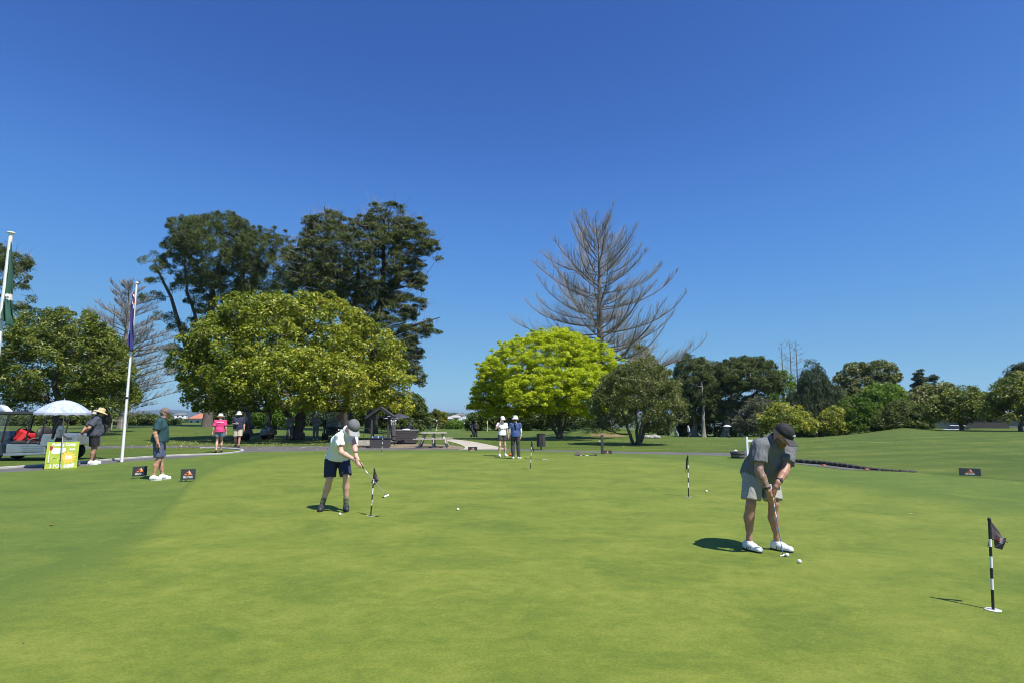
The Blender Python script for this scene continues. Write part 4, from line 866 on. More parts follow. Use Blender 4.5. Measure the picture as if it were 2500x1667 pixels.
def person(label, J, o, group=None):
    """o: outfit dictionary"""
    s = J['s']; h = o.get('vox', .011); g = lambda k_: np.asarray(J[k_], float)
    feet = (g('aL') + g('aR')) / 2; rt = np.array((feet[0], feet[1], float(T(feet[0], feet[1]))))
    root = thing('person', label, 'person', rt, 0, group)
    build = o.get('build', 1.0); fem = o.get('fem', 0); belly = o.get('belly', 0.0)
    pel, che, nec, hea = g('pelvis'), g('chest'), g('neck'), g('head')
    lat_p = nrm(g('hL') - g('hR')); lat_c = nrm(g('sL') - g('sR')); axis = nrm(che - pel); fr = g('front'); fr = nrm(fr - axis * (fr @ axis))
    f, l, u = frame_from(J['look'], J['headup']); f, l, u = np.array(f), np.array(l), np.array(u)
    wai = pel + (che - pel) * .48
    def torso(e, sh=True):
        w_ = (.088 if not fem else .082) * build * s; P = []
        for sg in (1, -1):
            P += [Prim(pel + lat_p * sg * w_, wai + lat_p * sg * w_ * .78, (.108 if not fem else .108) * build * s + e, (.102 if not fem else .088) * build * s + e, k=.05),
                  Prim(wai + lat_p * sg * w_ * .78, che + lat_c * sg * w_ * 1.08, (.102 if not fem else .088) * build * s + e, .112 * build * s + e, k=.05)]
            if sh:
                sp = g('sL') if sg > 0 else g('sR'); P += [Prim(che + (nec - che) * .45 + lat_c * sg * .05 * s, sp, .075 * build * s + e, .060 * build * s + e, k=.05)]
        P.append(Prim(che, che + (nec - che) * .7, .11 * build * s + e, .075 * build * s + e, k=.05))
        if belly: P.append(Prim(wai + fr * belly * .7 * s + axis * .03, wai + fr * belly * .8 * s - axis * .09 * s, .115 * build * s + e, .12 * build * s + e, k=.07))
        if fem: 
            for sg in (1, -1): P.append(Prim(che + lat_c * sg * .075 * s + fr * .065 * s - axis * .02, che + lat_c * sg * .075 * s + fr * .07 * s - axis * .03, .062 * s + e, .062 * s + e, k=.05))
        return P
    hs = s * o.get('headscale', 1.0)
    head = [Prim(hea + u * .028 * hs - f * .022 * hs, hea + u * .030 * hs + f * .022 * hs, .088 * hs, .080 * hs, k=.03), Prim(hea - u * .035 * hs + f * .02 * hs, hea - u * .072 * hs + f * .045 * hs, .068 * hs, .044 * hs, k=.03),
            Prim(hea - u * .005 * hs + f * .093 * hs, hea - u * .034 * hs + f * .108 * hs, .010 * hs, .015 * hs, k=.012), Prim(nec, hea - u * .06 * hs - f * .012 * hs, .062 * s * min(build, 1.15), .056 * s, k=.03),
            Prim(nec - (nec - che) * .25, nec, .07 * s, .062 * s, k=.04), Prim(hea + u * .018 * hs + f * .082 * hs - l * .03 * hs, hea + u * .018 * hs + f * .082 * hs + l * .03 * hs, .016 * hs, .016 * hs, k=.012)]
    for sg in (1, -1): head += [Prim(hea + l * sg * .080 * hs - f * .008 * hs + u * .012 * hs, hea + l * sg * .086 * hs - f * .012 * hs - u * .022 * hs, .016 * hs, .011 * hs, k=.006), Prim(hea + l * sg * .04 * hs + f * .062 * hs - u * .018 * hs, hea + l * sg * .04 * hs + f * .06 * hs - u * .02 * hs, .026 * hs, .026 * hs, k=.02)]
    ab = o.get('arm', 1.0) * (1.0 if not fem else .86) * (0.7 + .3 * build)
    arms = []
    for sd in 'LR':
        S_, E_, W_ = g('s' + sd), g('e' + sd), g('w' + sd); fa = W_ - E_
        arms += [Prim(S_, E_, .054 * ab * s, .042 * ab * s), Prim(E_, E_ + fa * .3, .041 * ab * s, .044 * ab * s), Prim(E_ + fa * .3, W_, .044 * ab * s, .0275 * ab * s)]
        gr = o.get('grip' + sd)
        if gr: arms += grip_prims(W_, np.asarray(gr[0]), gr[1], gr[2], None, s, gr[3])
        elif o.get('hands', True):
            inn = -lat_c if sd == 'L' else lat_c; arms += hand_prims(W_, g('g' + sd), o.get('palm' + sd, inn + fr * .2), (1 if sd == 'L' else -1) * o.get('thumb', 1), s, o.get('curl', .5))
    lb = o.get('leg', 1.0) * (1.0 if not fem else .92); legs = []
    for sd in 'LR':
        H_, K_, A_ = g('h' + sd), g('k' + sd), g('a' + sd); sh = A_ - K_; fd = g('f' + sd); bk = nrm(-fd - sh * ((-fd) @ sh) / (sh @ sh))
        legs += [Prim(H_, K_, .088 * lb * s, .054 * lb * s), Prim(K_ + nrm(fd) * .014 * s, K_ + sh * .07 + nrm(fd) * .010 * s, .048 * lb * s, .044 * lb * s), Prim(K_, A_ + sh * -.12, .047 * lb * s, .031 * lb * s), Prim(A_ - sh * .14, A_, .031 * lb * s, .033 * lb * s),
                 Prim(K_ + sh * .16 + bk * .018 * s, K_ + sh * .36 + bk * .024 * s, .042 * lb * s, .047 * lb * s, k=.05), Prim(K_ + sh * .36 + bk * .024 * s, K_ + sh * .62 + bk * .012 * s, .047 * lb * s, .034 * lb * s, k=.04),
                 Prim(A_, A_ - np.array((0, 0, .05 * s)) + fd * .05 * s, .034 * s, .034 * s)]
    body = sdf_obj('body', torso(-.012) + head + arms + legs, h, o.get('skin', M_skin), root, rt, k=.022)
    if 'tattoo' in o:
        sd = o['tattoo']; me = body.data; me.materials.append(M_tat); c = np.zeros(len(me.polygons) * 3); me.polygons.foreach_get('center', c); c = c.reshape(-1, 3) + rt
        E_, W_ = g('e' + sd), g('w' + sd); d = W_ - E_; t = ((c - E_) @ d) / (d @ d); dist = np.linalg.norm(c - E_ - np.clip(t, 0, 1)[:, None] * d, axis=1)
        me.polygons.foreach_set('material_index', ((t > -.25) & (t < .97) & (dist < .075)).astype(np.int32))
    # ---- clothes
    hc = o.get('cvox', h)
    if 'top' in o:
        m = o['top']; loose = o.get('loose', .018) * s; sl = o.get('sleeve', .62); P = torso(loose); cuts = []
        for q in P[:1] + P[3:4]: pass
        for sd in 'LR':
            S_, E_ = g('s' + sd), g('e' + sd)
            if sl <= 1:
                e = S_ + (E_ - S_) * (sl + .15); cp = S_ + (E_ - S_) * sl; P.append(Prim(S_, e, .070 * ab * s + loose * .4, .066 * ab * s + loose * 1.3, cut=[(cp, nrm(E_ - S_))], k=.03))
            else:
                W_ = g('w' + sd); cp = E_ + (W_ - E_) * (sl - 1); P += [Prim(S_, E_, .066 * ab * s + loose * .5, .052 * ab * s + loose * .5, k=.03), Prim(E_, cp, .052 * ab * s + loose * .5, .040 * ab * s + loose * .4, k=.02)]
        hem = o.get('hem', -.04) * s; hn = nrm(-axis * .45 + np.array((0, 0, -.55))); cuts.append((pel + axis * hem, hn)); P.append(Prim(pel + axis * .05, pel + axis * (hem - .06), .155 * build * s + loose, .16 * build * s + loose, k=.06)) if o.get('skirted', 1) else None
        nd = nrm(hea - nec); cuts.append((nec + nd * .035 * s, nd)); P.append(Prim(nec - nd * .03, nec + nd * .05 * s, .078 * s * min(build, 1.12), .071 * s, k=.02))
        if o.get('tee'): cuts[-1] = (nec + nd * .005 * s, nd)
        sdf_obj('shirt', P, hc, m, root, rt, k=.03, wrinkle=o.get('wr', .0045) * s, seed=o.get('seed', 1), cuts=cuts)
        if o.get('collar', 1) and not o.get('tee'):
            mb = MB(); Mx = Vector(nd).to_track_quat('Z', 'Y').to_matrix(); r0 = .080 * s * min(build, 1.12)
            mb.lathe([(r0, 0), (r0 + .012 * s, -.002), (r0 + .004 * s, .034 * s), (r0 - .006 * s, .036 * s), (r0 - .008 * s, .0)], 18, Mx, Vector(nec + nd * .012 * s - rt)); mb.build('collar', m, root, True)
    if 'shorts' in o or 'trousers' in o:
        m = o.get('shorts', o.get('trousers')); ls = o.get('legl', .82); lo_ = o.get('lloose', .026) * s; P = torso(.010 * s, sh=False)[:4 if not belly else 5]; P = [P[0], P[2]] if len(P) >= 3 else P
        w_ = .088 * build * s
        P = [Prim(pel + lat_p * sg * w_ - axis * .03, wai + lat_p * sg * w_ * .75, .112 * build * s + .006, .082 * build * s, k=.04) for sg in (1, -1)]
        for sd in 'LR':
            H_, K_, A_ = g('h' + sd), g('k' + sd), g('a' + sd); th = K_ - H_
            if 'shorts' in o:
                cp = H_ + th * ls; P.append(Prim(H_, H_ + th * (ls + .15), .095 * lb * s + lo_ * .6, .068 * lb * s + lo_ * 1.2, cut=[(cp, nrm(nrm(th) + np.array((0, 0, -.6))))], k=.025))
            else:
                fd = g('f' + sd); bk = -nrm(np.array((fd[0], fd[1], 0))); ct = [(A_ + np.array((0, 0, -.005)), np.array((0, 0, -1.)))]; P += [Prim(H_, K_, .093 * lb * s + lo_ * .4, .062 * lb * s + lo_ * .4, k=.025), Prim(K_ + (A_ - K_) * .1 + bk * .016 * s, K_ + (A_ - K_) * .6 + bk * .014 * s, .064 * lb * s + lo_ * .35, .056 * lb * s + lo_ * .35, k=.03), Prim(K_, A_ + (A_ - K_) * .12, .062 * lb * s + lo_ * .4, .050 * lb * s + lo_ * .5, cut=ct, k=.03)]
        sdf_obj('shorts' if 'shorts' in o else 'trousers', P, hc, m, root, rt, k=.025, wrinkle=o.get('lwr', .004) * s, seed=o.get('seed', 1) + 5, cuts=[(pel + axis * .07 * s, axis)], wf=30)
    if 'skirt' in o:
        P = [Prim(pel + lat_p * sg * .07 * s, pel + lat_p * sg * .085 * s - np.array((0, 0, .42 * s)), .125 * s, .15 * s, k=.06) for sg in (1, -1)]
        sdf_obj('skirt', P, hc, o['skirt'], root, rt, k=.05, wrinkle=.008, seed=3, cuts=[(pel + axis * .12 * s, axis), (pel - np.array((0, 0, .36 * s)), np.array((0, 0, -1.)))])
    # ---- socks and shoes
    for sd in 'LR':
        K_, A_ = g('k' + sd), g('a' + sd); fd = g('f' + sd); fd = nrm(np.array((fd[0], fd[1], 0))); gz = A_[2] - .085 * s; side = np.array((-fd[1], fd[0], 0)); tip = o.get('heel' + sd, 0.0)
        if 'sock' in o:
            q = nrm(K_ - A_); sdf_obj('sock', [Prim(A_ - q * .03, A_ + q * o.get('sockh', .10) * s, .041 * s, .045 * s)], hc, o['sock'], root, rt, k=.01, cuts=[(A_ + q * o.get('sockh', .10) * s, q)])
        if 'shoe' in o:
            b = np.array((A_[0], A_[1], gz)); up = np.array((0, 0, 1.)); w = 1.0 if not fem else .86
            if tip: up = nrm(np.array((0, 0, 1.)) + fd * tip); fd2 = nrm(fd - np.array((0, 0, 1.)) * tip)
            else: fd2 = fd
            P = [Prim(b - fd2 * .045 * s + up * .055 * s, b + fd2 * .06 * s + up * .055 * s, .040 * w * s, .044 * w * s), Prim(b + fd2 * .05 * s + up * .045 * s, b + fd2 * .15 * s + up * .040 * s + side * .004, .046 * w * s, .040 * w * s), Prim(b - fd2 * .03 * s + up * .06 * s, b - fd2 * .02 * s + up * .105 * s, .042 * s, .043 * s),
                 Prim(b + fd2 * .03 * s + up * .07 * s, b + fd2 * .07 * s + up * .06 * s, .042 * s, .034 * s)]
            hv = min(hc, .0115); q = nrm(K_ - A_)
            so = sdf_obj('shoe', P, hv, o['shoe'], root, rt, k=.03, cuts=[(b + up * .022 * s, -up), (b + up * .112 * s, up)])
            mb = MB(); n = 18; poly = []
            for i in range(n):
                a = 2 * PI * i / n; x = math.cos(a); y = math.sin(a); wd = (.047 if x > 0 else .041) * w * s * (1 + .04 * x); poly.append((x * .142 * s + .050 * s, y * wd * (1 - .18 * max(0, -x))))
            Mx = Matrix((fd2, side, up)).transposed(); mb.prism(poly, .002, .027 * s, Mx, Vector(b - rt)); mb.build('sole', o.get('sole', M_sole_w), so, False)
            if 'accent' in o:
                for st in (-1, 1):
                    for i in range(3):
                        c = b + fd2 * (.020 + .026 * i) * s + up * .050 * s; Mz = Mx
                        mb = MB(); mb.tube([c + side * st * .050 * w * s - fd2 * .008 - up * .016 * s - rt, c + side * st * .050 * w * s + up * .006 - rt, c + side * st * .042 * w * s + fd2 * .010 + up * .026 * s - rt], .0042 * s, 5); mb.build('stripe', o['accent'], so)
                for i in range(4):
                    c = b + fd2 * (.052 + .022 * i) * s + up * (.094 - .010 * i) * s - rt
                    mb = MB(); mb.tube([c - side * .022, c + up * .006, c + side * .022], .0032, 5); mb.build('lace', o.get('sole', M_sole_w), so)
    # ---- face
    if o.get('face', 1):
        for sg in (1, -1): mb = MB(); mb.ball(Vector(hea + f * .084 * hs + l * sg * .032 * hs + u * .002 * hs - rt), .011 * hs, 8, 6, None, (1, 1, .7)); mb.build('eye', M_eye, root, True)
        mb = MB(); mb.tube([hea + f * .087 * hs - u * .064 * hs + l * .022 * hs - rt, hea + f * .097 * hs - u * .062 * hs - rt, hea + f * .087 * hs - u * .064 * hs - l * .022 * hs - rt], [.004, .0065, .004], 6); mb.build('mouth', M_lip, root, True)
    if 'glasses' in o:
        mb = MB()
        for sg in (1, -1): 
            mb.ball(Vector(hea + f * .094 * hs + l * sg * .034 * hs + u * .004 * hs - rt), .026 * hs, 8, 6, None, (1, .5, .75)); mb.tube([hea + f * .09 * hs + l * sg * .055 * hs + u * .006 - rt, hea - f * .02 * hs + l * sg * .088 * hs + u * .012 - rt], .004, 5)
        mb.build('sunglasses', M_black, root, True)
    # ---- hair
    if 'hair' in o:
        m, kind = o['hair']; cu = [(hea + f * .030 * hs, nrm(f * .9 - u * .5))]
        P = [Prim(hea + u * .022 * hs - f * .030 * hs, hea + u * .030 * hs + f * .005 * hs, .089 * hs, .085 * hs, cut=cu)]
        P += [Prim(hea - f * .046 * hs, hea - f * .046 * hs - u * .040 * hs, .060 * hs, .048 * hs, cut=cu)]
        if kind in ('long', 'pony'):
            ln = o.get('hairlen', .42); off = o.get('hairoff', np.zeros(3)); bkd = nrm(np.array((-f[0], -f[1], 0))); p0 = hea - f * .07 * hs - u * .03 * hs; p1 = hea + bkd * .125 - np.array((0, 0, .06 + ln * .5)) + off * .6; p2 = hea + bkd * .125 - np.array((0, 0, .06 + ln)) + off
            r = (.060, .066, .035) if kind == 'long' else (.030, .040, .018)
            P += [Prim(p0, p1, r[0] * hs, r[1] * hs), Prim(p1, p2, r[1] * hs, r[2] * hs)]
            if kind == 'long':
                for sg in (1, -1): P += [Prim(hea + l * sg * .07 * hs - f * .03 * hs, hea + l * sg * .095 + bkd * .05 - np.array((0, 0, .2)), .035 * hs, .03 * hs)]
        sdf_obj('hair', P, hc, m, root, rt, k=.03, wrinkle=.005, wf=90, seed=4)
    if 'beard' in o:
        P = []
        for sg in (1, -1): P += [Prim(hea - u * .048 * hs + f * .026 * hs + l * sg * .026 * hs, hea - u * .080 * hs + f * .046 * hs, .051 * hs, .0445 * hs), Prim(hea - u * .028 * hs + l * sg * .052 * hs + f * .01 * hs, hea - u * .055 * hs + l * sg * .042 * hs + f * .018, .024 * hs, .030 * hs)]
        sdf_obj('beard', P, hc * .8, o['beard'], root, rt, k=.02, cuts=[(hea - u * .032 * hs, nrm(u - f * .1)), (hea + f * .104 * hs, f)])
    # ---- hats
    if 'hat' in o:
        m, kind = o['hat']; Mx = Matrix((f, l, u)).transposed()
        if 'hattilt' in o: Mx = Mx @ RY(o['hattilt'])
        c = Vector(hea + u * .042 * hs - f * .004 * hs - rt)
        mb = MB(); R = .101 * hs
        if kind == 'cap':
            pr = [(R * 1.0, -.012 * hs)] + [(R * math.cos(a), R * .98 * math.sin(a)) for a in np.linspace(0, 1.45, 8)] + [(.001, R * .985)]
            mb.lathe(pr, 24, Mx, c, 1.10, .95); top = mb.build('cap', m, root, True)
            mb = MB(); vs = []; fs = []; na, nb = 14, 5
            for lay in (0, 1):
                for i in range(na + 1):
                    a = -1.12 + 2.24 * i / na
                    for j in range(nb + 1):
                        q = j / nb; r0 = Vector((R * 1.08 * math.cos(a), R * .95 * math.sin(a), 0)); r1 = Vector((R * 1.0 + .085 * hs * math.cos(a * .95) ** .6 if abs(a) < 1.5 else R, R * .98 * math.sin(a), 0))
                        p = r0.lerp(r1, q); p.z = -.008 * hs - .022 * hs * q - .26 * p.y * p.y / R * (.55 + .45 * q) - lay * .005; vs.append((Mx @ p) + c)
            w = nb + 1; n0 = (na + 1) * w
            for i in range(na):
                for j in range(nb): fs += [(i * w + j, i * w + j + 1, (i + 1) * w + j + 1, (i + 1) * w + j), (n0 + i * w + j, n0 + (i + 1) * w + j, n0 + (i + 1) * w + j + 1, n0 + i * w + j + 1)]
            for i in range(na): fs.append((i * w + nb, n0 + i * w + nb, n0 + (i + 1) * w + nb, (i + 1) * w + nb))
            mb.add(vs, fs); mb.build('brim', o.get('brimmat', m), top, True)
            mb = MB(); mb.ball(c + Mx @ Vector((0, 0, R)), .009 * hs, 8, 5); mb.build('button', m, top, True)
            if o.get('caplogo'):
                mb = MB()
                for (yy, zz, ww, hh) in ((.012, .045, .020, .010), (-.012, .047, .018, .011), (.0, .034, .034, .006), (.03, .040, .008, .012), (-.03, .040, .008, .012)):
                    x = math.sqrt(max(0, 1 - (yy / (R * .95)) ** 2 - (zz / R) ** 2)) * R * 1.10 + .002; mb.box(c + Mx @ Vector((x, yy, zz)), (.004, ww, hh), Mx @ RY(-.55))
                mb.build('emblem', M_white, top)
        else:
            if kind == 'straw': pr = [(R * 2.0, -.045), (R * 1.9, -.034), (R * 1.5, -.012), (R * 1.06, 0), (R * 1.0, .03), (R * .92, .085), (R * .78, .112), (R * .3, .118), (.001, .112)]
            elif kind == 'wide': pr = [(R * 1.75, -.022), (R * 1.72, -.014), (R * 1.4, -.012), (R * 1.06, -.004), (R * 1.0, .03), (R * .95, .075), (R * .75, .10), (.001, .108)]
            else: pr = [(R * 1.42, -.050), (R * 1.39, -.042), (R * 1.05, -.002), (R * 1.0, .03), (R * .93, .082), (R * .6, .098), (.001, .098)]
            pr = [(r, z * hs) for r, z in pr]
            inner = [(max(.001, r - .006), z - .004) for r, z in pr[::-1]]
            mb.lathe(pr, 28, Mx, c, 1.06, .98); mb.lathe(inner, 28, Mx, c, 1.06, .98); top = mb.build('hat', m, root, True)
            if 'band' in o: mb = MB(); mb.lathe([(R * 1.055, .002), (R * 1.06, .004), (R * 1.03, .03), (R * 1.0, .032)], 28, Mx, c, 1.06, .98); mb.build('hat_band', o['band'], top, True)
    for sd, nm, m in o.get('wrist', ()):
        E_, W_ = g('e' + sd), g('w' + sd); q = nrm(E_ - W_); mb = MB(); c = Vector(W_ + q * .03 * s - rt); Mx = Vector(q).to_track_quat('Z', 'Y').to_matrix(); r = .031 * ab * s
        mb.lathe([(r, -.010), (r + .005, -.009), (r + .005, .009), (r, .010)], 14, Mx, c)
        if nm == 'watch': mb.lathe([(.0, .0), (.019, .0), (.019, .012), (.001, .012)], 12, Matrix.Identity(3) @ Vector((0.3, -1, .5)).to_track_quat('Z', 'Y').to_matrix(), c + Vector((.3, -1, .5)).normalized() * (r))
        mb.build(nm, m, root, True)
    return root, rt

# ---- putter
M_shaft = mat('dull_shaft', (.22, .23, .25), .5, .2, var=.05)
M_steel = mat('steel', (.34, .35, .37), .42, .9, var=.05)
M_blueshaft = mat('blue_shaft', (.16, .28, .52), .35, .1, var=.05)
M_grip_k = mat('rubber_grip', (.02, .02, .022), .7, var=0)
M_grip_w = mat('white_grip', (.6, .6, .62), .6, var=.05)
def putter(label, top, tip, shaft_m, grip_m, grip_len=.27, kind='mallet', fwd=(1, 0, 0), tag_white=True, group=None, grip_r=.0135):
    top = np.asarray(top, float); tip = np.asarray(tip, float); d = nrm(tip - top); L = np.linalg.norm(tip - top)
    root = thing('putter', label, 'golf club', tip, 0, group)
    mb = MB(); mb.tube([top + d * (grip_len - .01) - tip, top + d * (L - .02) - tip], [.0062, .0045], 8); mb.build('shaft', shaft_m, root, True)
    mb = MB(); mb.tube([top - tip, top + d * .02 - tip, top + d * grip_len - tip], [grip_r * .9, grip_r, grip_r * .75], 10); mb.build('grip', grip_m, root, True)
    if tag_white: mb = MB(); mb.tube([top + d * (grip_len + .05) - tip, top + d * (grip_len + .11) - tip], .0072, 8); mb.build('shaft_band', M_white, root, True)
    fw = np.array((fwd[0], fwd[1], fwd[2] if len(fwd) > 2 else 0.)); fw = nrm(fw); upv = nrm(-d - fw * ((-d) @ fw)); sdv = np.cross(upv, fw); Mx = Matrix((fw, sdv, upv)).transposed()
    mb = MB(); mb.box(Vector(upv * .012), (.022, .105, .024), Mx, ch=.005); hd = mb.build('head', M_white if kind == 'mallet' else M_steel, root)
    if kind == 'mallet':
        mb = MB(); mb.prism([(-.011, -.045), (-.011, .045), (-.055, .040), (-.072, .02), (-.072, -.02), (-.055, -.040)], .002, .018, Mx); mb.build('mallet_back', M_grip_k, hd)
        mb = MB(); mb.box(Mx @ Vector((-.04, 0, .0195)), (.05, .012, .003), Mx); mb.build('sight_line', M_white, hd)
    mb = MB(); mb.tube([upv * .02, upv * .045, top + d * (L - .06) - tip], [.0055, .005, .0045], 8); mb.build('hosel', M_steel, root, True)
    return root
# ================================================================== FIGURES
# ---- golfer in the grey polo, addressing his ball on the right
def J_right():
    J = {}; p = lambda u, v, Y: at(u, v, Y)
    J['aR'] = p(1828, 1320, 7.06); J['aL'] = p(1897, 1317, 7.06)
    for k_ in ('aR', 'aL'): J[k_][2] = .09
    J['kR'] = p(1833, 1229, 7.00); J['kL'] = p(1888, 1229, 6.98)
    J['hR'] = p(1838, 1160, 7.08); J['hL'] = p(1877, 1162, 7.16); J['pelvis'] = p(1856, 1150, 7.13)
    J['chest'] = p(1880, 1101, 6.98); J['neck'] = p(1893, 1075, 6.88); J['head'] = p(1910, 1062, 6.78)
    J['sR'] = p(1853, 1089, 6.82); J['sL'] = p(1925, 1097, 6.96)
    J['eR'] = p(1853, 1149, 6.74); J['eL'] = p(1917, 1146, 6.82); J['wR'] = p(1876, 1197, 6.69); J['wL'] = p(1900, 1177, 6.72)
    J['fR'] = nrm((.42, -1, 0)); J['fL'] = nrm((.75, -1, 0)); J['front'] = nrm((.45, -1, -.3))
    J['look'] = nrm((.62, -.70, -.80)); J['headup'] = nrm((.28, -.35, .85)); J['s'] = 1.0; return J
J1 = J_right()
tip1 = G(1913, 1359); tip1[2] += .006
top1 = at(1880, 1181, 6.74); ax1 = nrm(tip1 - top1)
cL = top1 + ax1 * .075; cR = top1 + ax1 * .185
person('heavy-set man in a grey marl polo and black cap bending over his putter', J1, dict(vox=.0072, cvox=.0095, skin=M_skin_shade, top=M_greysh, shorts=M_khaki_g, build=1.14, belly=.10, arm=1.08, leg=1.0, sleeve=.68, loose=.016, wr=.006, hem=-.065, legl=.86, lloose=.036, shoe=M_shoe_w, sole=M_sole_k, accent=M_shoe_k, sock=M_white, sockh=.035, hat=(M_black, 'cap'), brimmat=M_charc, caplogo=1, beard=M_beard, tattoo='R', headscale=1.08,
       wrist=(('L', 'watch', M_strap), ('R', 'bracelet', M_strap)), gripR=(cR, ax1, nrm((-.75, -.35, .2)), 1), gripL=(cL, ax1, nrm((.6, -.5, .3)), -1), seed=3))
putter('blue-shafted putter held behind the ball by the man in the grey polo', top1, tip1, M_blueshaft, M_grip_w, .26, 'blade', (.3, -1, 0))

# ---- golfer in the white polo, following through
def J_white():
    J = {}; p = lambda u, v, Y: at(u, v, Y)
    J['aR'] = p(786, 1230, 9.92); J['aL'] = p(845, 1229, 9.92)
    for k_ in ('aR', 'aL'): J[k_][2] = .09
    J['kR'] = p(805, 1168, 9.84); J['kL'] = p(845, 1163, 9.82); J['hR'] = p(808, 1126, 9.94); J['hL'] = p(839, 1126, 10.0); J['pelvis'] = p(823, 1118, 9.99)
    J['chest'] = p(838, 1077, 9.84); J['neck'] = p(848, 1050, 9.72); J['head'] = p(861, 1043, 9.62)
    J['sR'] = p(829, 1066, 9.66); J['sL'] = p(862, 1068, 9.80); J['eR'] = p(833, 1103, 9.56); J['eL'] = p(866, 1090, 9.62); J['wR'] = p(867, 1122, 9.46); J['wL'] = p(869, 1108, 9.50)
    J['fR'] = nrm((.12, -1, 0)); J['fL'] = nrm((.35, -1, 0)); J['front'] = nrm((.45, -1, -.3)); J['look'] = nrm((.50, -.62, -.95)); J['headup'] = nrm((.5, -.45, .6)); J['s'] = 1.0; return J
J2 = J_white()
top2 = at(865, 1114, 9.45); tip2 = np.array((-2.06, 9.30, .24)); tip2 = at(944, 1211, 9.22); ax2 = nrm(tip2 - top2)
person('man in a white polo, navy shorts and grey cap finishing a putt', J2, dict(vox=.0076, cvox=.0105, skin=M_skin_l, top=M_white, shorts=M_navy, build=.93, arm=.95, sleeve=.62, loose=.018, wr=.0055, hem=-.01, legl=.90, lloose=.024, shoe=M_shoe_k, sole=M_sole_k, sock=M_sock, sockh=.15, hat=(mat('grey_cap_cloth', (.15, .15, .155), .85, var=.1, scale=40), 'cap'), brimmat=mat('pale_brim', (.34, .34, .35), .85, var=.05), hair=(M_hair_b, 'short'), headscale=1.05,
       wrist=(('L', 'watch', M_strap),), gripL=(top2 + ax2 * .075, ax2, nrm((.35, -.8, .4)), -1), gripR=(top2 + ax2 * .17, ax2, nrm((-.5, -.6, -.3)), 1), seed=8))
putter('putter with black and white mallet head lifted in the follow-through of the man in white', top2, tip2, M_shaft, M_grip_k, .26, 'mallet', (.75, -.5, .35))

# ---- onlooker with a putter, left
bp = G(382, 1171)
J3 = stand(bp, 80, 1.80, eR=(-.25, -.06, 1.12), wR=(-.255, .02, .875), gR=(0, .18, -1), head=(0, .075, 1.60), neck=(0, .03, 1.46), chest=(0, .02, 1.27), aL=(.11, .10, .085), kL=(.09, .05, .49), aR=(-.12, -.05, .085), look=(-.12, 1, -.06), fR=(-.15, 1, 0), fL=(.1, 1, 0))
person('man in a dark teal polo and brown cap standing side-on with a putter', J3, dict(vox=.0105, cvox=.012, skin=M_skin, top=M_teal, shorts=M_denim, build=1.06, belly=.06, sleeve=.72, loose=.014, hem=-.05, legl=.86, lloose=.030, shoe=M_shoe_w, sole=M_sole_w, sock=M_white, sockh=.05, hat=(mat('brown_cap_cloth', (.17, .13, .12), .85, var=.15, scale=40), 'cap'), brimmat=M_charc, hair=(M_hair_g, 'short'), glasses=1, seed=12, accent=M_paleb_shade))
h3 = J3['wR'] + np.array((.02, -.02, -.09)); t3 = G(393, 1166); t3[2] += .01
putter('thin putter hanging from the hand of the man in the teal polo', h3 + nrm(h3 - t3) * .12, t3, M_shaft, M_grip_k, .26, 'blade', (.3, -1, 0), False)

# ---- straw-hatted man on the path
b4 = G(224, 1133)
J4 = stand(b4, 100, 1.80, eR=(-.25, -.20, 1.13), eL=(.25, -.20, 1.13), wR=(-.09, -.31, .99), wL=(.06, -.31, .97), gR=(.8, -.2, -.4), gL=(-.8, -.1, -.4), head=(0, .11, 1.60), neck=(0, .05, 1.47), look=(0, 1, -.30), kL=(.11, .03, .49), fR=(-.2, 1, 0), fL=(.3, 1, 0), aL=(.12, .09, .085), aR=(-.12, -.05, .085))
person('big man in a slate polo and wide straw hat with hands behind his back', J4, dict(vox=.0125, skin=M_skin_d, top=M_slate, shorts=M_black, build=1.16, belly=.12, arm=1.1, leg=1.1, sleeve=.75, loose=.014, hem=-.08, legl=.84, lloose=.036, shoe=M_shoe_w, sole=M_sole_w, sock=M_white, sockh=.05, hat=(M_straw, 'straw'), hair=(M_hair_k, 'short'), seed=15, hattilt=.06))
# ---- girl under the umbrella
b5 = GX(137, 18.0)
J5 = stand(b5, 95, 1.50, eR=(-.20, .04, 1.14), wR=(-.14, .22, 1.0), eL=(.20, .04, 1.14), wL=(.12, .24, 1.0), gR=(.2, 1, -.25), gL=(-.2, 1, -.25), look=(0, 1, -.12), head=(0, .05, 1.61), neck=(0, .02, 1.46))
person('girl with long brown hair in a white cropped top, standing behind the green sign', J5, dict(vox=.010, fem=1, build=.86, skin=M_skin_l, top=mat('white_crop_cloth', (.72, .70, .74), .8, var=.04), tee=1, hem=.13, skirted=0, loose=.008, sleeve=.30, trousers=M_black, lloose=.03, shoe=M_shoe_k, sole=M_sole_k, hat=(M_black, 'cap'), hair=(M_hair_b, 'long'), hairlen=.46, hairoff=np.array((-.10, 0, 0)), seed=16, wr=.005))
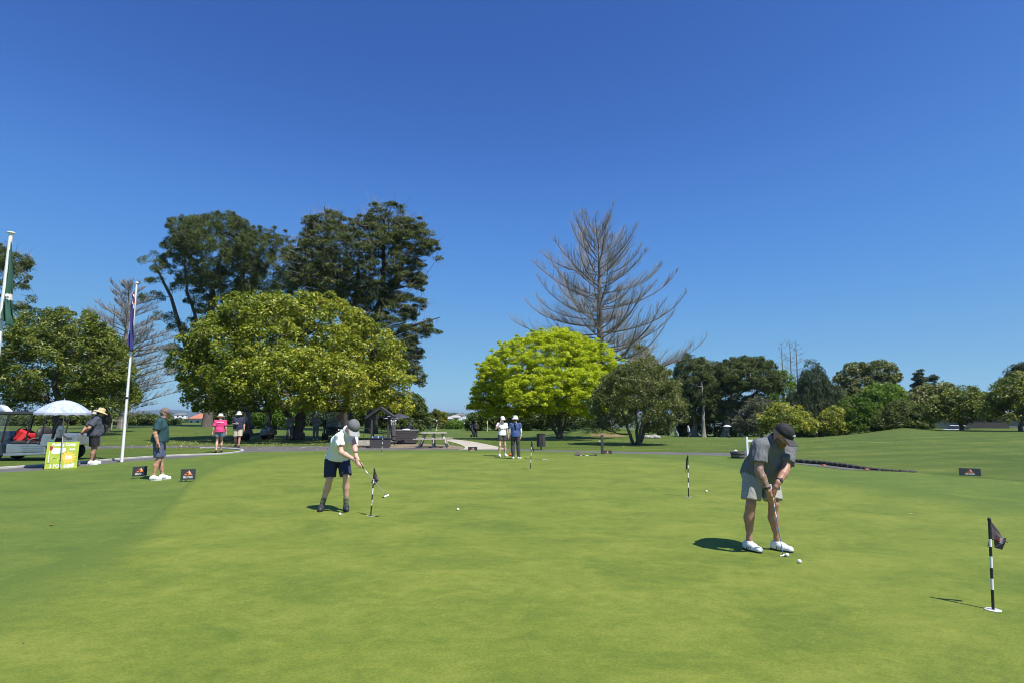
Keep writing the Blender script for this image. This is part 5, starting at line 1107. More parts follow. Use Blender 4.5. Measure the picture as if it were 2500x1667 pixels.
# ---- woman in pink walking off
b6 = G(533, 1104)
J6 = stand(b6, 172, 1.66, aR=(-.07, .20, .085), kR=(-.09, .17, .49), aL=(.08, -.14, .10), kL=(.09, .05, .49), eR=(-.25, -.04, 1.12), wR=(-.28, .02, .88), eL=(.25, -.05, 1.12), wL=(.29, -.02, .88))
person('woman in a bright pink tee, denim shorts and cream hat walking away', J6, dict(vox=.012, fem=1, build=.98, skin=M_skin_l, top=M_pink, tee=1, hem=-.03, loose=.028, sleeve=.72, shorts=M_denim2, legl=.42, lloose=.05, shoe=M_shoe_k, sole=M_sole_k, sock=M_black, sockh=.02, hat=(M_cream, 'wide'), hair=(M_hair_f, 'short'), seed=17))
c6 = Vector(J6['chest']) + Vector((0, -.155, .10)); pk = [o_ for o_ in bpy.data.objects if o_.name.startswith('person')][-1]
a6 = math.atan2(-b6[0], b6[1]); r6 = RZ(a6); c6 = Vector(J6['chest']) + r6 @ Vector((0, -.150, .10))
mb = MB(); mb.box(c6 - pk.location, (.27, .008, .024), r6); mb.build('shirt_print', M_white, pk)
# ---- man with a drink, walking towards us
b7 = G(579, 1091)
J7 = stand(b7, -8, 1.78, eR=(-.27, -.04, 1.14), wR=(-.12, .20, 1.16), gR=(.9, .35, .1), eL=(.25, -.03, 1.12), wL=(.27, .05, .88), aL=(.09, .20, .085), kL=(.10, .13, .50), aR=(-.10, -.16, .10), kR=(-.10, .04, .49), look=(0, 1, -.1))
_, r7 = person('man in a navy polo, khaki shorts and white bucket hat carrying a drink', J7, dict(vox=.013, build=1.1, belly=.04, skin=M_skin, top=M_navy, sleeve=.72, loose=.024, hem=-.06, shorts=M_khaki, legl=.9, lloose=.045, shoe=M_shoe_k, sole=M_sole_k, sock=M_charc, sockh=.03, hat=(M_white, 'bucket'), hair=(M_hair_k, 'short'), beard=M_hair_k, glasses=1, seed=18))
mb = MB(); mb.ball(Vector(J7['chest'] - r7) + Vector((-.10, -.165, .03)), .034, 10, 6, None, (1, .25, .6)); mb.build('name_badge', M_white, bpy.data.objects[_.name], True)
cup = thing('drink_cup', 'small pale takeaway cup held by the man in the navy polo', 'cup', J7['wR'] + np.array((.085, -.035, -.01)))
mb = MB(); mb.lathe([(.028, -.05), (.038, .055), (.035, .055), (.03, .03), (.001, .03)], 14); mb.build('cup_body', M_paleb_shade, cup, True); mb = MB(); mb.lathe([(.040, .055), (.040, .062), (.03, .068), (.001, .068)], 14); mb.build('lid', M_white, cup, True)
# ---- two men in the shade of the big magnolia, clothes darkened to deepen it
b8 = G(706, 1073)
J8 = stand(b8, 5, 1.76, eR=(-.27, .12, 1.20), wR=(-.09, .27, 1.42), gR=(.4, .2, .9), eL=(.27, .12, 1.20), wL=(.09, .27, 1.42), gL=(-.4, .2, .9), aL=(.16, -.02, .085), aR=(-.16, -.02, .085))
person('man in the shade left of the magnolia trunk raising a phone to his face', J8, dict(vox=.016, skin=M_skin_d, top=M_paleb_shade, sleeve=.75, loose=.028, hem=-.08, trousers=M_greyt, lloose=.04, shoe=M_shoe_k, sole=M_sole_k, hat=(M_greyt, 'cap'), seed=20))
ph = thing('phone', 'dark phone held up by the man in the shade of the magnolia', 'phone', (J8['wR'] + J8['wL']) / 2 + np.array((0, -.03, .09)))
mb = MB(); mb.box((0, 0, 0), (.155, .010, .078), None, ch=.003); bd = mb.build('phone_body', M_black, ph); mb = MB(); mb.box((.05, -.007, .02), (.03, .006, .03)); mb.build('camera_lens', M_strap, bd)
b9 = G(770, 1073)
J9 = stand(b9, -12, 1.74, eR=(-.28, .06, 1.14), wR=(-.10, .22, 1.16), gR=(.9, .1, .2), eL=(.28, .06, 1.14), wL=(.10, .22, 1.12), gL=(-.9, .1, .1))
person('man in a pale shirt and light hat with folded hands beside the dark cart front', J9, dict(vox=.016, skin=M_skin_d, top=M_paleb_shade, sleeve=1.5, loose=.028, hem=-.08, trousers=mat('stone_trouser_cloth', (.17, .17, .15), .85, var=.1, scale=30), lloose=.04, shoe=M_shoe_w, sole=M_sole_w, hat=(M_white, 'bucket'), seed=21))
# ---- two women at the back of the green
b10 = G(1226, 1114)
J10 = stand(b10, 22, 1.56, eR=(-.30, .04, 1.20), wR=(-.15, .13, 1.46), gR=(.25, .05, 1), eL=(.25, -.02, 1.12), wL=(.28, .0, .88), aL=(.15, .0, .085), kL=(.12, .03, .49), aR=(-.16, .08, .085), kR=(-.15, .10, .49), look=(.1, 1, -.15))
person('young woman in a white polo and dark shorts with a hand at her face', J10, dict(vox=.013, fem=1, build=.88, skin=M_skin_l, top=M_white, sleeve=.6, loose=.012, hem=-.03, shorts=M_charc, legl=.48, lloose=.04, shoe=M_shoe_w, sole=M_sole_w, sock=M_white, sockh=.05, hat=(M_white, 'cap'), hair=(M_hair_k, 'pony'), hairlen=.30, hairoff=np.array((-.06, -.22, 0)), seed=22))
b11 = G(1258, 1120)
J11 = stand(b11, 182, 1.58, eL=(.24, -.01, 1.12), wL=(.22, .06, .90), eR=(-.24, -.01, 1.12), wR=(-.22, .06, .90), aR=(-.15, .0, .085), kR=(-.125, .02, .49), aL=(.09, -.02, .085), fR=(-.6, 1, 0))
person('woman seen from behind in a blue tee, white sleeves and black trousers', J11, dict(vox=.013, fem=1, build=.90, skin=M_skin_l, top=M_blue, tee=1, sleeve=.55, loose=.012, hem=-.06, trousers=M_charc, lloose=.028, shoe=M_shoe_w, sole=M_sole_w, hat=(M_white, 'bucket'), hair=(M_hair_k, 'pony'), hairlen=.34, seed=23))
wr_ = [o_ for o_ in bpy.data.objects if o_.name.startswith('person')][-1]
for sd in 'LR':
    E_, W_, S_ = J11['e' + sd], J11['w' + sd], J11['s' + sd]; q = S_ + (E_ - S_) * .55; mb = MB(); rl = np.array(wr_.location); mb.tube([q - rl, E_ - rl, W_ - rl], [.046, .041, .031], 10); mb.build('arm_sleeve', M_white, wr_, True)
# ---- far golfers
def far(label, u, Y, face, hgt, o, **ov):
    b = GX(u, Y); return person(label, stand(b, face, hgt, **ov), dict(dict(vox=.022, face=0, hands=True, sole=M_sole_k), **o))
far('distant golfer in dark clothes pushing a trolley across the shaded fairway', 1162, 66, 150, 1.78, dict(top=M_charc, trousers=M_black, shoe=M_shoe_k, sleeve=.7, hair=(M_hair_k, 'short'), skin=M_skin_d, seed=30), eR=(-.24, .06, 1.14), wR=(-.20, .26, 1.02))
far('distant golfer in a white hat and beige trousers beside a trolley umbrella', 1066, 98, -60, 1.76, dict(top=M_charc, trousers=mat('beige_cloth', (.55, .47, .34), .85, var=.08), shoe=M_shoe_w, sleeve=.7, hat=(M_white, 'bucket'), skin=M_skin, seed=31), eR=(-.24, .10, 1.18), wR=(-.12, .26, 1.30), aL=(.16, .12, .085), aR=(-.12, -.12, .085))
far('distant golfer in a white top and cap walking by the dark pines', 1681, 84, -75, 1.74, dict(top=M_white, trousers=M_navy, shoe=M_shoe_k, sleeve=1.4, hat=(M_white, 'cap'), skin=M_skin, loose=.03, seed=32), aL=(.09, .18, .085), aR=(-.09, -.15, .085))
# ================================================================== SMALL THINGS ON THE GREEN
M_ball = mat('golf_ball', (.82, .82, .80), .35, var=.02, bump=.25, bscale=420)
M_flagk = mat('dark_flag_cloth', (.095, .072, .082), .8, var=.18, scale=22, bump=.2, bscale=200)
M_stk = mat('black_paint', (.016, .016, .017), .4, var=.2, scale=30)
M_stw = mat('white_paint', (.80, .80, .78), .4, var=.04, scale=20)
M_cupw = mat('white_plastic', (.78, .78, .76), .4, var=.03)
M_orange = mat('orange_print', (.78, .20, .05), .6, var=.08, scale=30)
M_peach = mat('pale_orange_print', (.86, .62, .48), .6, var=.04)
M_board = mat('dark_board', (.040, .045, .052), .55, var=.08, scale=10)
GZ = .013
def ball(label, u, v, grp='golf balls lying on the green', z=0.0):
    p = G(u, v); o = None; mb = MB(); mb.ball((0, 0, 0), .0225, 18, 12)
    o = mb.build('golf_ball', M_ball, None, True, loc=(p[0], p[1], p[2] + GZ + .021 + z)); o.rotation_euler = (u, v, 0); return tag(o, label, 'golf ball', grp)
ball('golf ball touching the putter head of the man in grey', 1922, 1361); ball('loose golf ball nearest the camera, in front of the black-capped man', 1952, 1377)
ball('golf ball on the green in front of the man in white', 830, 1259); ball('lone golf ball out in the middle of the green', 1118, 1247)
ball('golf ball right of the flagstick with the limp black flag', 1725, 1202); ball('golf ball under the left end of the small board facing us', 442, 1175); ball('golf ball under the middle of the small board facing us', 453, 1175)

def flagstick(label, base, top_off, H, flag, cup=True, face=0.0, grp='practice flagsticks on the green'):
    root = thing('flagstick', label, 'golf flag', base, 0, grp); top = np.array((top_off[0], top_off[1], H)); P = lambda t: top * t
    nseg = [(0, .235, M_stk), (.235, .355, M_stw), (.355, .47, M_stk), (.47, .595, M_stw), (.595, .70, M_stk), (.70, .785, M_stw), (.785, .985, M_stk)]
    for a, b, m in nseg: mb = MB(); mb.tube([P(a), P(b)], .0105, 12); mb.build('stick_band', m, root, True)
    mb = MB(); mb.lathe([(.013, -.012), (.014, 0), (.009, .014), (.001, .018)], 12, None, P(1)); mb.build('finial', M_stk, root, True)
    fm = flag_mesh(flag, top, H, face); fo = link_mesh('flag', fm, M_flagk, root, True); sol = fo.modifiers.new('thick', 'SOLIDIFY'); sol.thickness = .004
    if cup:
        mb = MB(); r = .054
        mb.lathe([(r + .002, .001), (r + .003, .005), (r - .001, .006), (r - .002, .0035)], 28, None, (0, 0, GZ)); hc = mb.build('hole_cup', M_cupw, root, True)
        mb = MB(); mb.add([((r - .003) * math.cos(2 * PI * q / 24), (r - .003) * math.sin(2 * PI * q / 24), GZ + .0046) for q in range(24)], [tuple(range(24))]); mb.build('cup_shade_disc', mat('cup_shade', (.52, .52, .51), .6, var=.1) if base[1] < 6 else mat('cup_deep_shade', (.05, .055, .04), .8, var=.1), hc)  # flat disc; sunlit liner and shaded hole are put into its colour
    return root, fo
def flag_mesh(kind, top, H, face):
    """limp cloth hanging from the stick top; kinds differ in how it falls"""
    n, m = 16, 14; V = []; ca, sa = math.cos(face), math.sin(face)
    for i in range(n + 1):
        a = i / n                                         # out from the stick
        for j in range(m + 1):
            b = j / m                                     # down the hoist
            if kind == 'right':  x = .012 + a * b * .128; z = -.012 - b * .152 - a * b * .022; y = (.010 * math.sin(b * 9 - a * 5) + .008 * math.sin(a * 8)) * a * b - .02 * a * b
            elif kind == 'slim':  x = .012 + a * b * .078; z = -.012 - b * .160 - a * b * .012; y = (.010 * math.sin(b * 9 - a * 5) + .006 * math.sin(a * 8)) * a * b - .02 * a * b
            elif kind == 'droop': x = .012 + a * .085 * (.25 + .75 * b); z = -.015 - b * .19 - a * .15 * (.4 + .6 * b); y = .022 * math.sin(a * 9 + b * 3)
            else: x = -(.010 + a * .045 * (.3 + .7 * b)); z = -.015 - b * .19 - a * .12 * (.2 + .8 * b); y = .014 * math.sin(a * 8 + b * 3)
            p = np.array((x * ca - y * sa, x * sa + y * ca, z)) + top; p[:2] += -(top[:2] * (-z / H)); V.append(p)
    Q = [(i * (m + 1) + j, (i + 1) * (m + 1) + j, (i + 1) * (m + 1) + j + 1, i * (m + 1) + j + 1) for i in range(n) for j in range(m)]
    return np_mesh('flag', np.array(V), np.array(Q), 4)
def flag_under(root, pts, m, name='flag_underside'):
    mb = MB(); mb.add(pts, [tuple(range(len(pts)))]); o = mb.build(name, m, root); s_ = o.modifiers.new('thick', 'SOLIDIFY'); s_.thickness = .004; return o
b = G(2425, 1492); d_ = at(2420, 1268, b[1]); r_, f_ = flagstick('nearest flagstick with a folded dark flag at the right edge', b, (d_[0] - b[0], .02), d_[2] - b[2], 'right', True, .1)
t_ = np.array((d_[0] - b[0], .02, d_[2] - b[2])); rel = lambda u, v, dy=0: at(u, v, b[1] + dy) - b
flag_under(r_, [rel(2426, 1310, .03), rel(2457, 1312, -.01), rel(2455, 1322, -.02), rel(2447, 1341, 0), rel(2428, 1336, .03)], M_flagk)
flag_under(r_, [rel(2420, 1296, .02), rel(2422, 1330, .03), rel(2411, 1333, .05), rel(2415, 1312, .04)], M_flagk)
tm = text_mesh('MIL', .034, .001, .0006); to = link_mesh('lettering', tm, mat('grey_print', (.42, .41, .42), .6, var=0), r_); pt = rel(2442, 1317, -.016); to.location = tuple(pt + np.array((0, -.012, 0))); to.rotation_euler = (PI / 2, -1.35, -.15)
mb = MB(); mb.add([rel(2430, 1312, -.004) + (0, -.01, 0), rel(2437, 1312, -.004) + (0, -.012, 0), rel(2436, 1320, 0) + (0, -.012, 0)], [(0, 1, 2)]); mb.build('emblem', mat('red_print', (.42, .03, .04), .6, var=0), r_)
b = G(905, 1260); d_ = at(914, 1144, b[1]); r_, f_ = flagstick('flagstick leaning right beside the man in white, dark limp flag', b, (d_[0] - b[0], .0), d_[2] - b[2], 'slim', True, .05); rel = lambda u, v, dy=0: at(u, v, b[1] + dy) - b
flag_under(r_, [rel(913, 1168, .03), rel(924, 1168, -.02), rel(921, 1175, -.02), rel(915, 1183, 0), rel(912, 1178, .02)], M_flagk)
flag_under(r_, [rel(911, 1165, .02), rel(910, 1178, .04), rel(906, 1178, .05)], M_flagk)
b = G(932, 1106); d_ = at(935, 1068, b[1]); flagstick('far flagstick in front of the small gabled shelter', b, (d_[0] - b[0], 0), .82, 'right', True, .2)
b = G(1295, 1145); d_ = at(1298, 1100, b[1]); flagstick('far flagstick standing right of the two women', b, (d_[0] - b[0], 0), .84, 'droop', True, 0)
b = G(1681, 1213); d_ = at(1680, 1131, b[1]); flagstick('flagstick with limp black flag hanging to its left, left of the black-capped man', b, (d_[0] - b[0], 0), .80, 'left', True, 0)
# flagstick lying on the green
b = G(1430, 1112); r_ = thing('flagstick', 'flagstick lying flat on the far edge of the green', 'golf flag', b + np.array((0, 0, GZ + .012)), .05, 'practice flagsticks on the green')
for i, (a, c_, m) in enumerate(((-.42, -.25, M_stk), (-.25, -.15, M_stw), (-.15, -.02, M_stk), (-.02, .12, M_stw), (.12, .38, M_stk))): mb = MB(); mb.tube([(a, 0, 0), (c_, 0, 0)], .0105, 10); mb.build('stick_band', m, r_, True)
mb = MB(); mb.lathe([(.05, -.03), (.052, .03), (.001, .03)], 12, RY(PI / 2), (.40, 0, .02)); mb.build('hole_plug', M_stk, r_, True)
mb = MB(); mb.add([(-.42, 0, .005), (-.2, -.03, .02), (-.22, .02, .10), (-.33, .05, .13), (-.46, .04, .03)], [(0, 1, 2), (0, 2, 3), (0, 3, 4)]); fo = mb.build('flag', M_flagk, r_); fo.modifiers.new('t', 'SOLIDIFY').thickness = .006
# club lying by the women, orange disc
a_ = G(1283, 1119); c_ = G(1338, 1124); r_ = thing('putter', 'club lying flat on the green right of the woman in blue', 'golf club', (a_ + c_) / 2 + np.array((0, 0, GZ + .012)))
v_ = (c_ - a_) / 2; mb = MB(); mb.tube([-v_, v_ * .55], .006, 6); mb.build('shaft', M_steel, r_, True); mb = MB(); mb.tube([v_ * .55, v_], .013, 8); mb.build('grip', M_cupw, r_, True); mb = MB(); mb.box(-v_, (.03, .11, .025), RZ(.2)); mb.build('head', M_stk, r_)
b = G(1247, 1114); r_ = thing('sports_bag', 'small bright orange bag on the green between the two women', 'bag', b + np.array((0, 0, GZ)))
mb = MB(); mb.ball((0, .15, .06), .06, 14, 8, None, (1.5, .8, .8)); mb.build('bag_body', mat('orange_cloth', (.80, .09, .03), .6, var=.1, scale=20), r_, True); mb = MB(); mb.tube([(-.05, .15, .10), (0, .15, .15), (.05, .15, .10)], .006, 6); mb.build('strap', M_stk, r_, True)
# fallen bits on the green
M_dry = mat('dry_leaf', (.25, .12, .05), .8, var=.3, scale=40)
M_ddry = mat('pale_dry_leaf', (.45, .40, .18), .8, var=.2, scale=40)
for (u, v, m, lab, sz) in ((125, 1283, M_dry, 'dry brown leaf lying alone on the left collar of the green', .10), (1238, 1250, M_ddry, 'small pale dry leaf in the middle of the green', .045), (57, 1574, M_dry, 'dry leaf on the green near the bottom left corner', .035), (205, 1383, M_ddry, 'pale speck of leaf on the lower left of the green', .03), (2383, 1402, M_ddry, 'curled pale leaf left of the nearest flagstick', .03), (2226, 1256, M_ddry, 'flat pale divot leaf right of the black-capped man', .09)):
    p = G(u, v); mb = MB(); mb.add([(-.5, 0, 0), (-.1, .22, .12), (.5, .02, .02), (.0, -.24, .10), (0, 0, -.02)], [(0, 4, 1), (1, 4, 2), (2, 4, 3), (3, 4, 0)]); o = mb.build('fallen_leaf', m, None, False, loc=(p[0], p[1], p[2] + GZ + .004)); o.scale = (sz, sz, sz * .6); o.rotation_euler = (0, 0, u * .7); tag(o, lab, 'leaf', 'single leaves on the green')

# ---- little dark sponsor boards
def board(label, u0, u1, vb, w=.42, h=.23, yaw=None, lift=.05, grp='small dark boards round the green', sink=0.0):
    um = (u0 + u1) / 2; p = G(um, vb); yaw = math.atan2(-p[0], p[1]) * .6 if yaw is None else yaw
    root = thing('sponsor_board', label, 'sign', p + np.array((0, 0, .012 - sink)), yaw, grp)
    mb = MB(); mb.box((0, 0, lift + h / 2), (w, .012, h), None, ch=.003); bd = mb.build('panel', M_board, root)
    for sx in (-1, 1): mb = MB(); mb.tube([(sx * w * .42, .008, -.03), (sx * w * .42, .008, lift + h * .5)], .004, 6); mb.build('leg', M_stk, root, True)
    z0 = lift + h * .42; k = h / .24; y = -.0075
    mb = MB(); mb.add([(-.10 * k, y, z0), (-.055 * k, y, z0 + .035 * k), (-.018 * k, y, z0 + .012 * k), (-.02 * k, y, z0)], [(0, 1, 2, 3)]); mb.build('logo_slope', M_orange, bd)
    mb = MB(); mb.add([(-.06 * k, y - .0004, z0 + .03 * k), (.018 * k, y - .0004, z0 + .108 * k), (.012 * k, y - .0004, z0 + .04 * k), (-.022 * k, y - .0004, z0 + .052 * k)], [(0, 1, 2, 3)]); mb.build('logo_slope', M_orange, bd)
    mb = MB(); mb.add([(.018 * k, y - .0006, z0 + .108 * k), (.065 * k, y - .0006, z0 + .04 * k), (.014 * k, y - .0006, z0 + .035 * k)], [(0, 1, 2)]); mb.build('logo_peak', M_peach, bd)
    mb = MB(); mb.add([(-.02 * k, y - .0002, z0), (.10 * k, y - .0002, z0), (.065 * k, y - .0002, z0 + .038 * k), (.012 * k, y - .0002, z0 + .036 * k)], [(0, 1, 2, 3)]); mb.build('logo_slope', M_orange, bd)
    t = link_mesh('lettering', text_mesh('MILFORD', .062 * k, .0008, .0012), M_stw, bd); t.location = (0, y, lift + h * .22); t.rotation_euler = (PI / 2, 0, 0); t.scale = (min(1, w * .72 / .30), 1, 1)
    return root
board('small dark board with an orange mountain emblem turned away, left of the teal-shirted man', 327, 353, 1167, .34, .24, .98)
board('small dark board with an orange mountain emblem facing us, right of the teal-shirted man', 440, 476, 1176, .32, .25, .30)
board('small dark emblem board at the far green edge, left of the two women', 1143, 1165, 1099, .42, .20, 0, .02, sink=.06)
board('small dark board with orange mountain emblem at the foot of the dark post', 1471, 1493, 1107.5, .40, .20, 0, .02, sink=.08)
board('small dark board with orange mountain emblem alone at the right edge of the fringe', 2346, 2392, 1164, .47, .19, -.35, .03)

# ---- putting competition sign
M_lime = mat('lime_print', (.40, .49, .055), .55, var=.10, scale=3)
M_sun = mat('amber_print', (.88, .53, .09), .55, var=.03)
p0 = G(148, 1145.2) + np.array((-.09, .11, 0)); yaw = math.atan2(-p0[0], p0[1]) - .16
SG = thing('competition_sign', 'lime green putting competition sign leaning back beneath the beach umbrella', 'sign', p0, yaw)
SG.scale = (.78, 1, .91); tilt = Matrix.Rotation(-.10, 3, 'X'); w, h = .98, .86
def sp(x, z, y=0): return tilt @ Vector((x, y, z))
mb = MB(); mb.box(sp(0, h / 2 + .01), (w, .012, h), tilt, ch=.003); panel = mb.build('panel', M_lime, SG)
for sx in (-1, 1): mb = MB(); mb.tube([sp(sx * .40, h * .9, .012), (sx * .40, .34, 0)], .012, 6); mb.build('rear_leg', M_stk, SG, True)
mb = MB(); mb.box(sp(0, .005), (w + .02, .02, .02), tilt); mb.build('bottom_rail', M_stk, SG)
def lett(txt, size, x, z, bold=.004, m=M_stw, ang=0, par=None):
    t = link_mesh('lettering', text_mesh(txt, size, .0012, bold), m, par or panel); t.matrix_local = Matrix.Translation(sp(x, z, -.0085)) @ (tilt @ RX(PI / 2) @ RZ(ang)).to_4x4(); return t
lett('Putting Comp', .128, .03, .785, .006); lett('BALL', .085, .30, .625, .004); lett('OR', .15, .20, .365, .010); lett('3 FOR $', .145, -.10, .10, .006)
def splat(name, pts, m, dy=-.0080):
    mb = MB(); mb.add([sp(x, z, dy) for x, z in pts], [tuple(range(len(pts)))]); return mb.build(name, m, panel)
splat('white_patch', [(-.35, .66), (-.12, .68), (.08, .67), (.10, .60), (.07, .545), (-.1, .50), (-.28, .49), (-.35, .53), (-.32, .58)], M_stw)
splat('white_patch', [(.17, .145), (.30, .165), (.40, .19), (.40, .135), (.385, .07), (.28, .055), (.2, .03), (.16, .07)], M_stw)
n = 12; pts = []
for i in range(2 * n): a = PI * i / n + .1; r = .245 if i % 2 == 0 else .155; pts.append((.20 + r * math.cos(a) * 1.08, .365 + r * math.sin(a) * .92))
mb = MB(); mb.add([sp(.20, .365, -.0074)] + [sp(x, z, -.0074) for x, z in pts], [(0, i + 1, (i + 1) % (2 * n) + 1) for i in range(2 * n)]); mb.build('starburst', M_sun, panel)
splat('printed_pole', [(-.405, .20), (-.385, .20), (-.385, .74), (-.405, .74)], M_stw, -.0078)
splat('printed_flag', [(-.40, .76), (-.30, .72), (-.31, .62), (-.40, .60)], mat('red_print_flag', (.38, .03, .04), .6, var=.2), -.0084)
for (x, z) in ((-.30, .355), (-.115, .295)):
    splat('printed_ball', [(x + .018 * math.cos(a), z + .018 * math.sin(a)) for a in np.linspace(0, 2 * PI, 12, endpoint=False)], M_stw, -.0078)
    splat('printed_ball_shade', [(x + .02, z + .004), (x + .15, z - .012), (x + .15, z - .026), (x + .02, z - .012)], mat('dark_green_print', (.06, .13, .02), .6, var=0), -.0076)
splat('printed_hole', [(-.395 + .05 * math.cos(a), .205 + .016 * math.sin(a)) for a in np.linspace(0, 2 * PI, 14, endpoint=False)], mat('dark_green_print', (.06, .13, .02), .6, var=0), -.0070)

# ---- beach umbrella
M_pole = mat('pale_pole', (.36, .37, .38), .45, .2, var=.05)
def umb_mat():
    m = bpy.data.materials.new('patterned_canopy'); m.use_nodes = True; nt = m.node_tree; b = nt.nodes['Principled BSDF']; tc = nt.nodes.new('ShaderNodeTexCoord')
    f = noise(nt, tc.outputs['Object'], 9, 4, .7, 2.0); v = nt.nodes.new('ShaderNodeTexVoronoi'); v.inputs['Scale'].default_value = 14; nt.links.new(tc.outputs['Object'], v.inputs['Vector'])
    c1 = ramp(nt, f, [(.40, (.70, .75, .86)), (.58, (.36, .45, .74))]); c2 = mixc(nt, mapr(nt, v.outputs['Distance'], .12, .2), (.30, .38, .68), c1)
    nt.links.new(c2, b.inputs['Base Color']); b.inputs['Roughness'].default_value = .8
    tr = nt.nodes.new('ShaderNodeBsdfTranslucent'); nt.links.new(c2, tr.inputs[0]); mx = nt.nodes.new('ShaderNodeMixShader'); mx.inputs[0].default_value = .18; nt.links.new(b.outputs[0], mx.inputs[1]); nt.links.new(tr.outputs[0], mx.inputs[2]); nt.links.new(mx.outputs[0], nt.nodes['Material Output'].inputs[0]); return m
def umbrella(label, base, pole_h, R, rise, canopy_m, under_m, panels=8, lean=(0, 0), valance=.0, pole_m=None, cat='umbrella', pole=True, rot=0, upright=False):
    root = thing('umbrella', label, cat, base, rot); L = Vector((lean[0], lean[1], pole_h)); ax = L.normalized(); Mx = Matrix.Identity(3) if upright else ax.to_track_quat('Z', 'Y').to_matrix()
    if pole: mb = MB(); mb.tube([(0, 0, -.05), L], .0125, 8); mb.build('pole', pole_m or M_pole, root, True)
    mb = MB(); mb.lathe([(.012, 0), (.016, .02), (.006, .06), (.001, .062)], 8, Mx, L); mb.build('finial', pole_m or M_pole, root, True)
    nn, mm = panels, 8
    for k in range(nn):
        mb = MB(); vs = []
        for i in range(mm + 1):
            q = i / mm; r = R * q; z = rise * (1 - q ** 1.9) - rise
            for j in range(5):
                a = 2 * PI * (k + j / 4) / nn; sag = (1 - .05 * math.sin(PI * j / 4) * q); vs.append(Mx @ Vector((r * math.cos(a) * sag, r * math.sin(a) * sag, z - .012 * math.sin(PI * j / 4) * q * rise / .35)) + L)
        nb = mm + 1
        if valance:
            for j in range(5): a = 2 * PI * (k + j / 4) / nn; vs.append(Mx @ Vector((R * math.cos(a) * (1 - .04 * math.sin(PI * j / 4)), R * math.sin(a) * (1 - .04 * math.sin(PI * j / 4)), -rise - valance * (1 - .25 * abs(math.sin(PI * j / 2 )))))+ L)
            nb += 1
        fs = [(i * 5 + j, (i + 1) * 5 + j, (i + 1) * 5 + j + 1, i * 5 + j + 1) for i in range(nb - 1) for j in range(4)]
        mb.add(vs, fs); o = mb.build('canopy_panel', canopy_m, root, True)
        if under_m: 
            o.data.materials.append(under_m); 
            if valance: mi = [0] * len(fs); mi[-4:] = [1] * 4; o.data.polygons.foreach_set('material_index', mi)
    for k in range(nn):
        a = 2 * PI * k / nn; mb = MB(); mb.tube([L + Mx @ Vector((0, 0, -.02)), L + Mx @ Vector((R * .55 * math.cos(a), R * .55 * math.sin(a), rise * (1 - .55 ** 1.9) - rise - .01)), L + Mx @ Vector((R * .98 * math.cos(a), R * .98 * math.sin(a), -rise + .0))], .004, 4); mb.build('rib', M_stk, root, True)
    return root
ub = G(149, 1146); utop = at(157.5, 976, ub[1] + .42)
umbrella('blue and white patterned beach umbrella with grey valance over the green sign', ub + np.array((0, 0, 0)), utop[2] - ub[2], .70, .37, umb_mat(), mat('grey_valance', (.30, .33, .40), .8, var=.15, scale=30), 8, (utop[0] - ub[0], .42), .085, upright=True)

# ---- flagpoles
M_pflag = mat('green_flag_cloth', (.022, .085, .055), .7, var=.12, scale=4)
M_nflag = mat('ensign_blue_cloth', (.035, .035, .17), .75, var=.15, scale=5)
def pole_thing(label, base, H, r, lab2):
    root = thing('flagpole', label, 'flagpole', base); mb = MB(); mb.tube([(0, 0, -.1), (0, 0, H * .5), (0, 0, H)], [r, r * .85, r * .65], 14); mb.build('pole', M_stw, root, True)
    mb = MB(); mb.lathe([(r * .7, H - .01), (r * 1.3, H), (r * 1.3, H + .03), (r * .5, H + .05), (.001, H + .05)], 14); mb.build('cap', M_stw, root, True)
    mb = MB(); mb.tube([(r * 1.1, -.02, 1.2), (r * 1.2, -.03, H * .6), (r * .9, -.02, H - .05)], .004, 5); mb.build('halyard', M_conc, root, True)
    mb = MB(); mb.lathe([(r * 1.05, 2.13), (r * 1.25, 2.14), (r * 1.25, 2.18), (r * 1.05, 2.19)], 12); mb.build('cleat_band', M_stk, root, True); return root
b = G(297, 1127); tp = at(333, 692, b[1]); pr = pole_thing('tall white flagpole left of the teal-shirted man', b, tp[2] - b[2], .048, '')
def furled(name, parent_lab, base, pts, m, n=26, mcol=7, fold=.05, label=None, cat='flag', bands=None):
    """hanging folded cloth: pts = (z, left x, right x) rows relative to base"""
    root = thing(name, label, cat, base); z0 = pts[0][0]; z1 = pts[-1][0]; zs = np.linspace(z0, z1, n); xl = np.interp(-zs, [-p[0] for p in pts], [p[1] for p in pts]); xr = np.interp(-zs, [-p[0] for p in pts], [p[2] for p in pts])
    V = []
    for i, z in enumerate(zs):
        for j in range(mcol * 3 + 1):
            q = j / (mcol * 3); V.append((xl[i] + (xr[i] - xl[i]) * q, fold * math.sin(q * 9 + z * 1.3 + math.sin(z * 3)) * (.3 + min(1, (z0 - z) * .8)) - .02, z - .18 * q * (1 if z < z0 - .4 else .3) + .03 * math.sin(q * 7 + z * 5)))
    w = mcol * 3 + 1; Q = [(i * w + j, i * w + j + 1, (i + 1) * w + j + 1, (i + 1) * w + j) for i in range(n - 1) for j in range(w - 1)]
    o = link_mesh('cloth', np_mesh('cloth', np.array(V), np.array(Q), 4), m, root, True); o.modifiers.new('t', 'SOLIDIFY').thickness = .006
    if bands:
        for mi, f in enumerate(bands): 
            o.data.materials.append(f[0]); 
            for pi, p in enumerate(o.data.polygons):
                c = p.center
                if f[1](c): p.material_index = mi + 1
    return root
def prow(u, v, Y): q = at(u, v, Y); return q
rows = [(715, 330, 332), (740, 327, 332), (775, 322, 330), (800, 323, 330), (840, 320, 327), (848, 323, 326)]
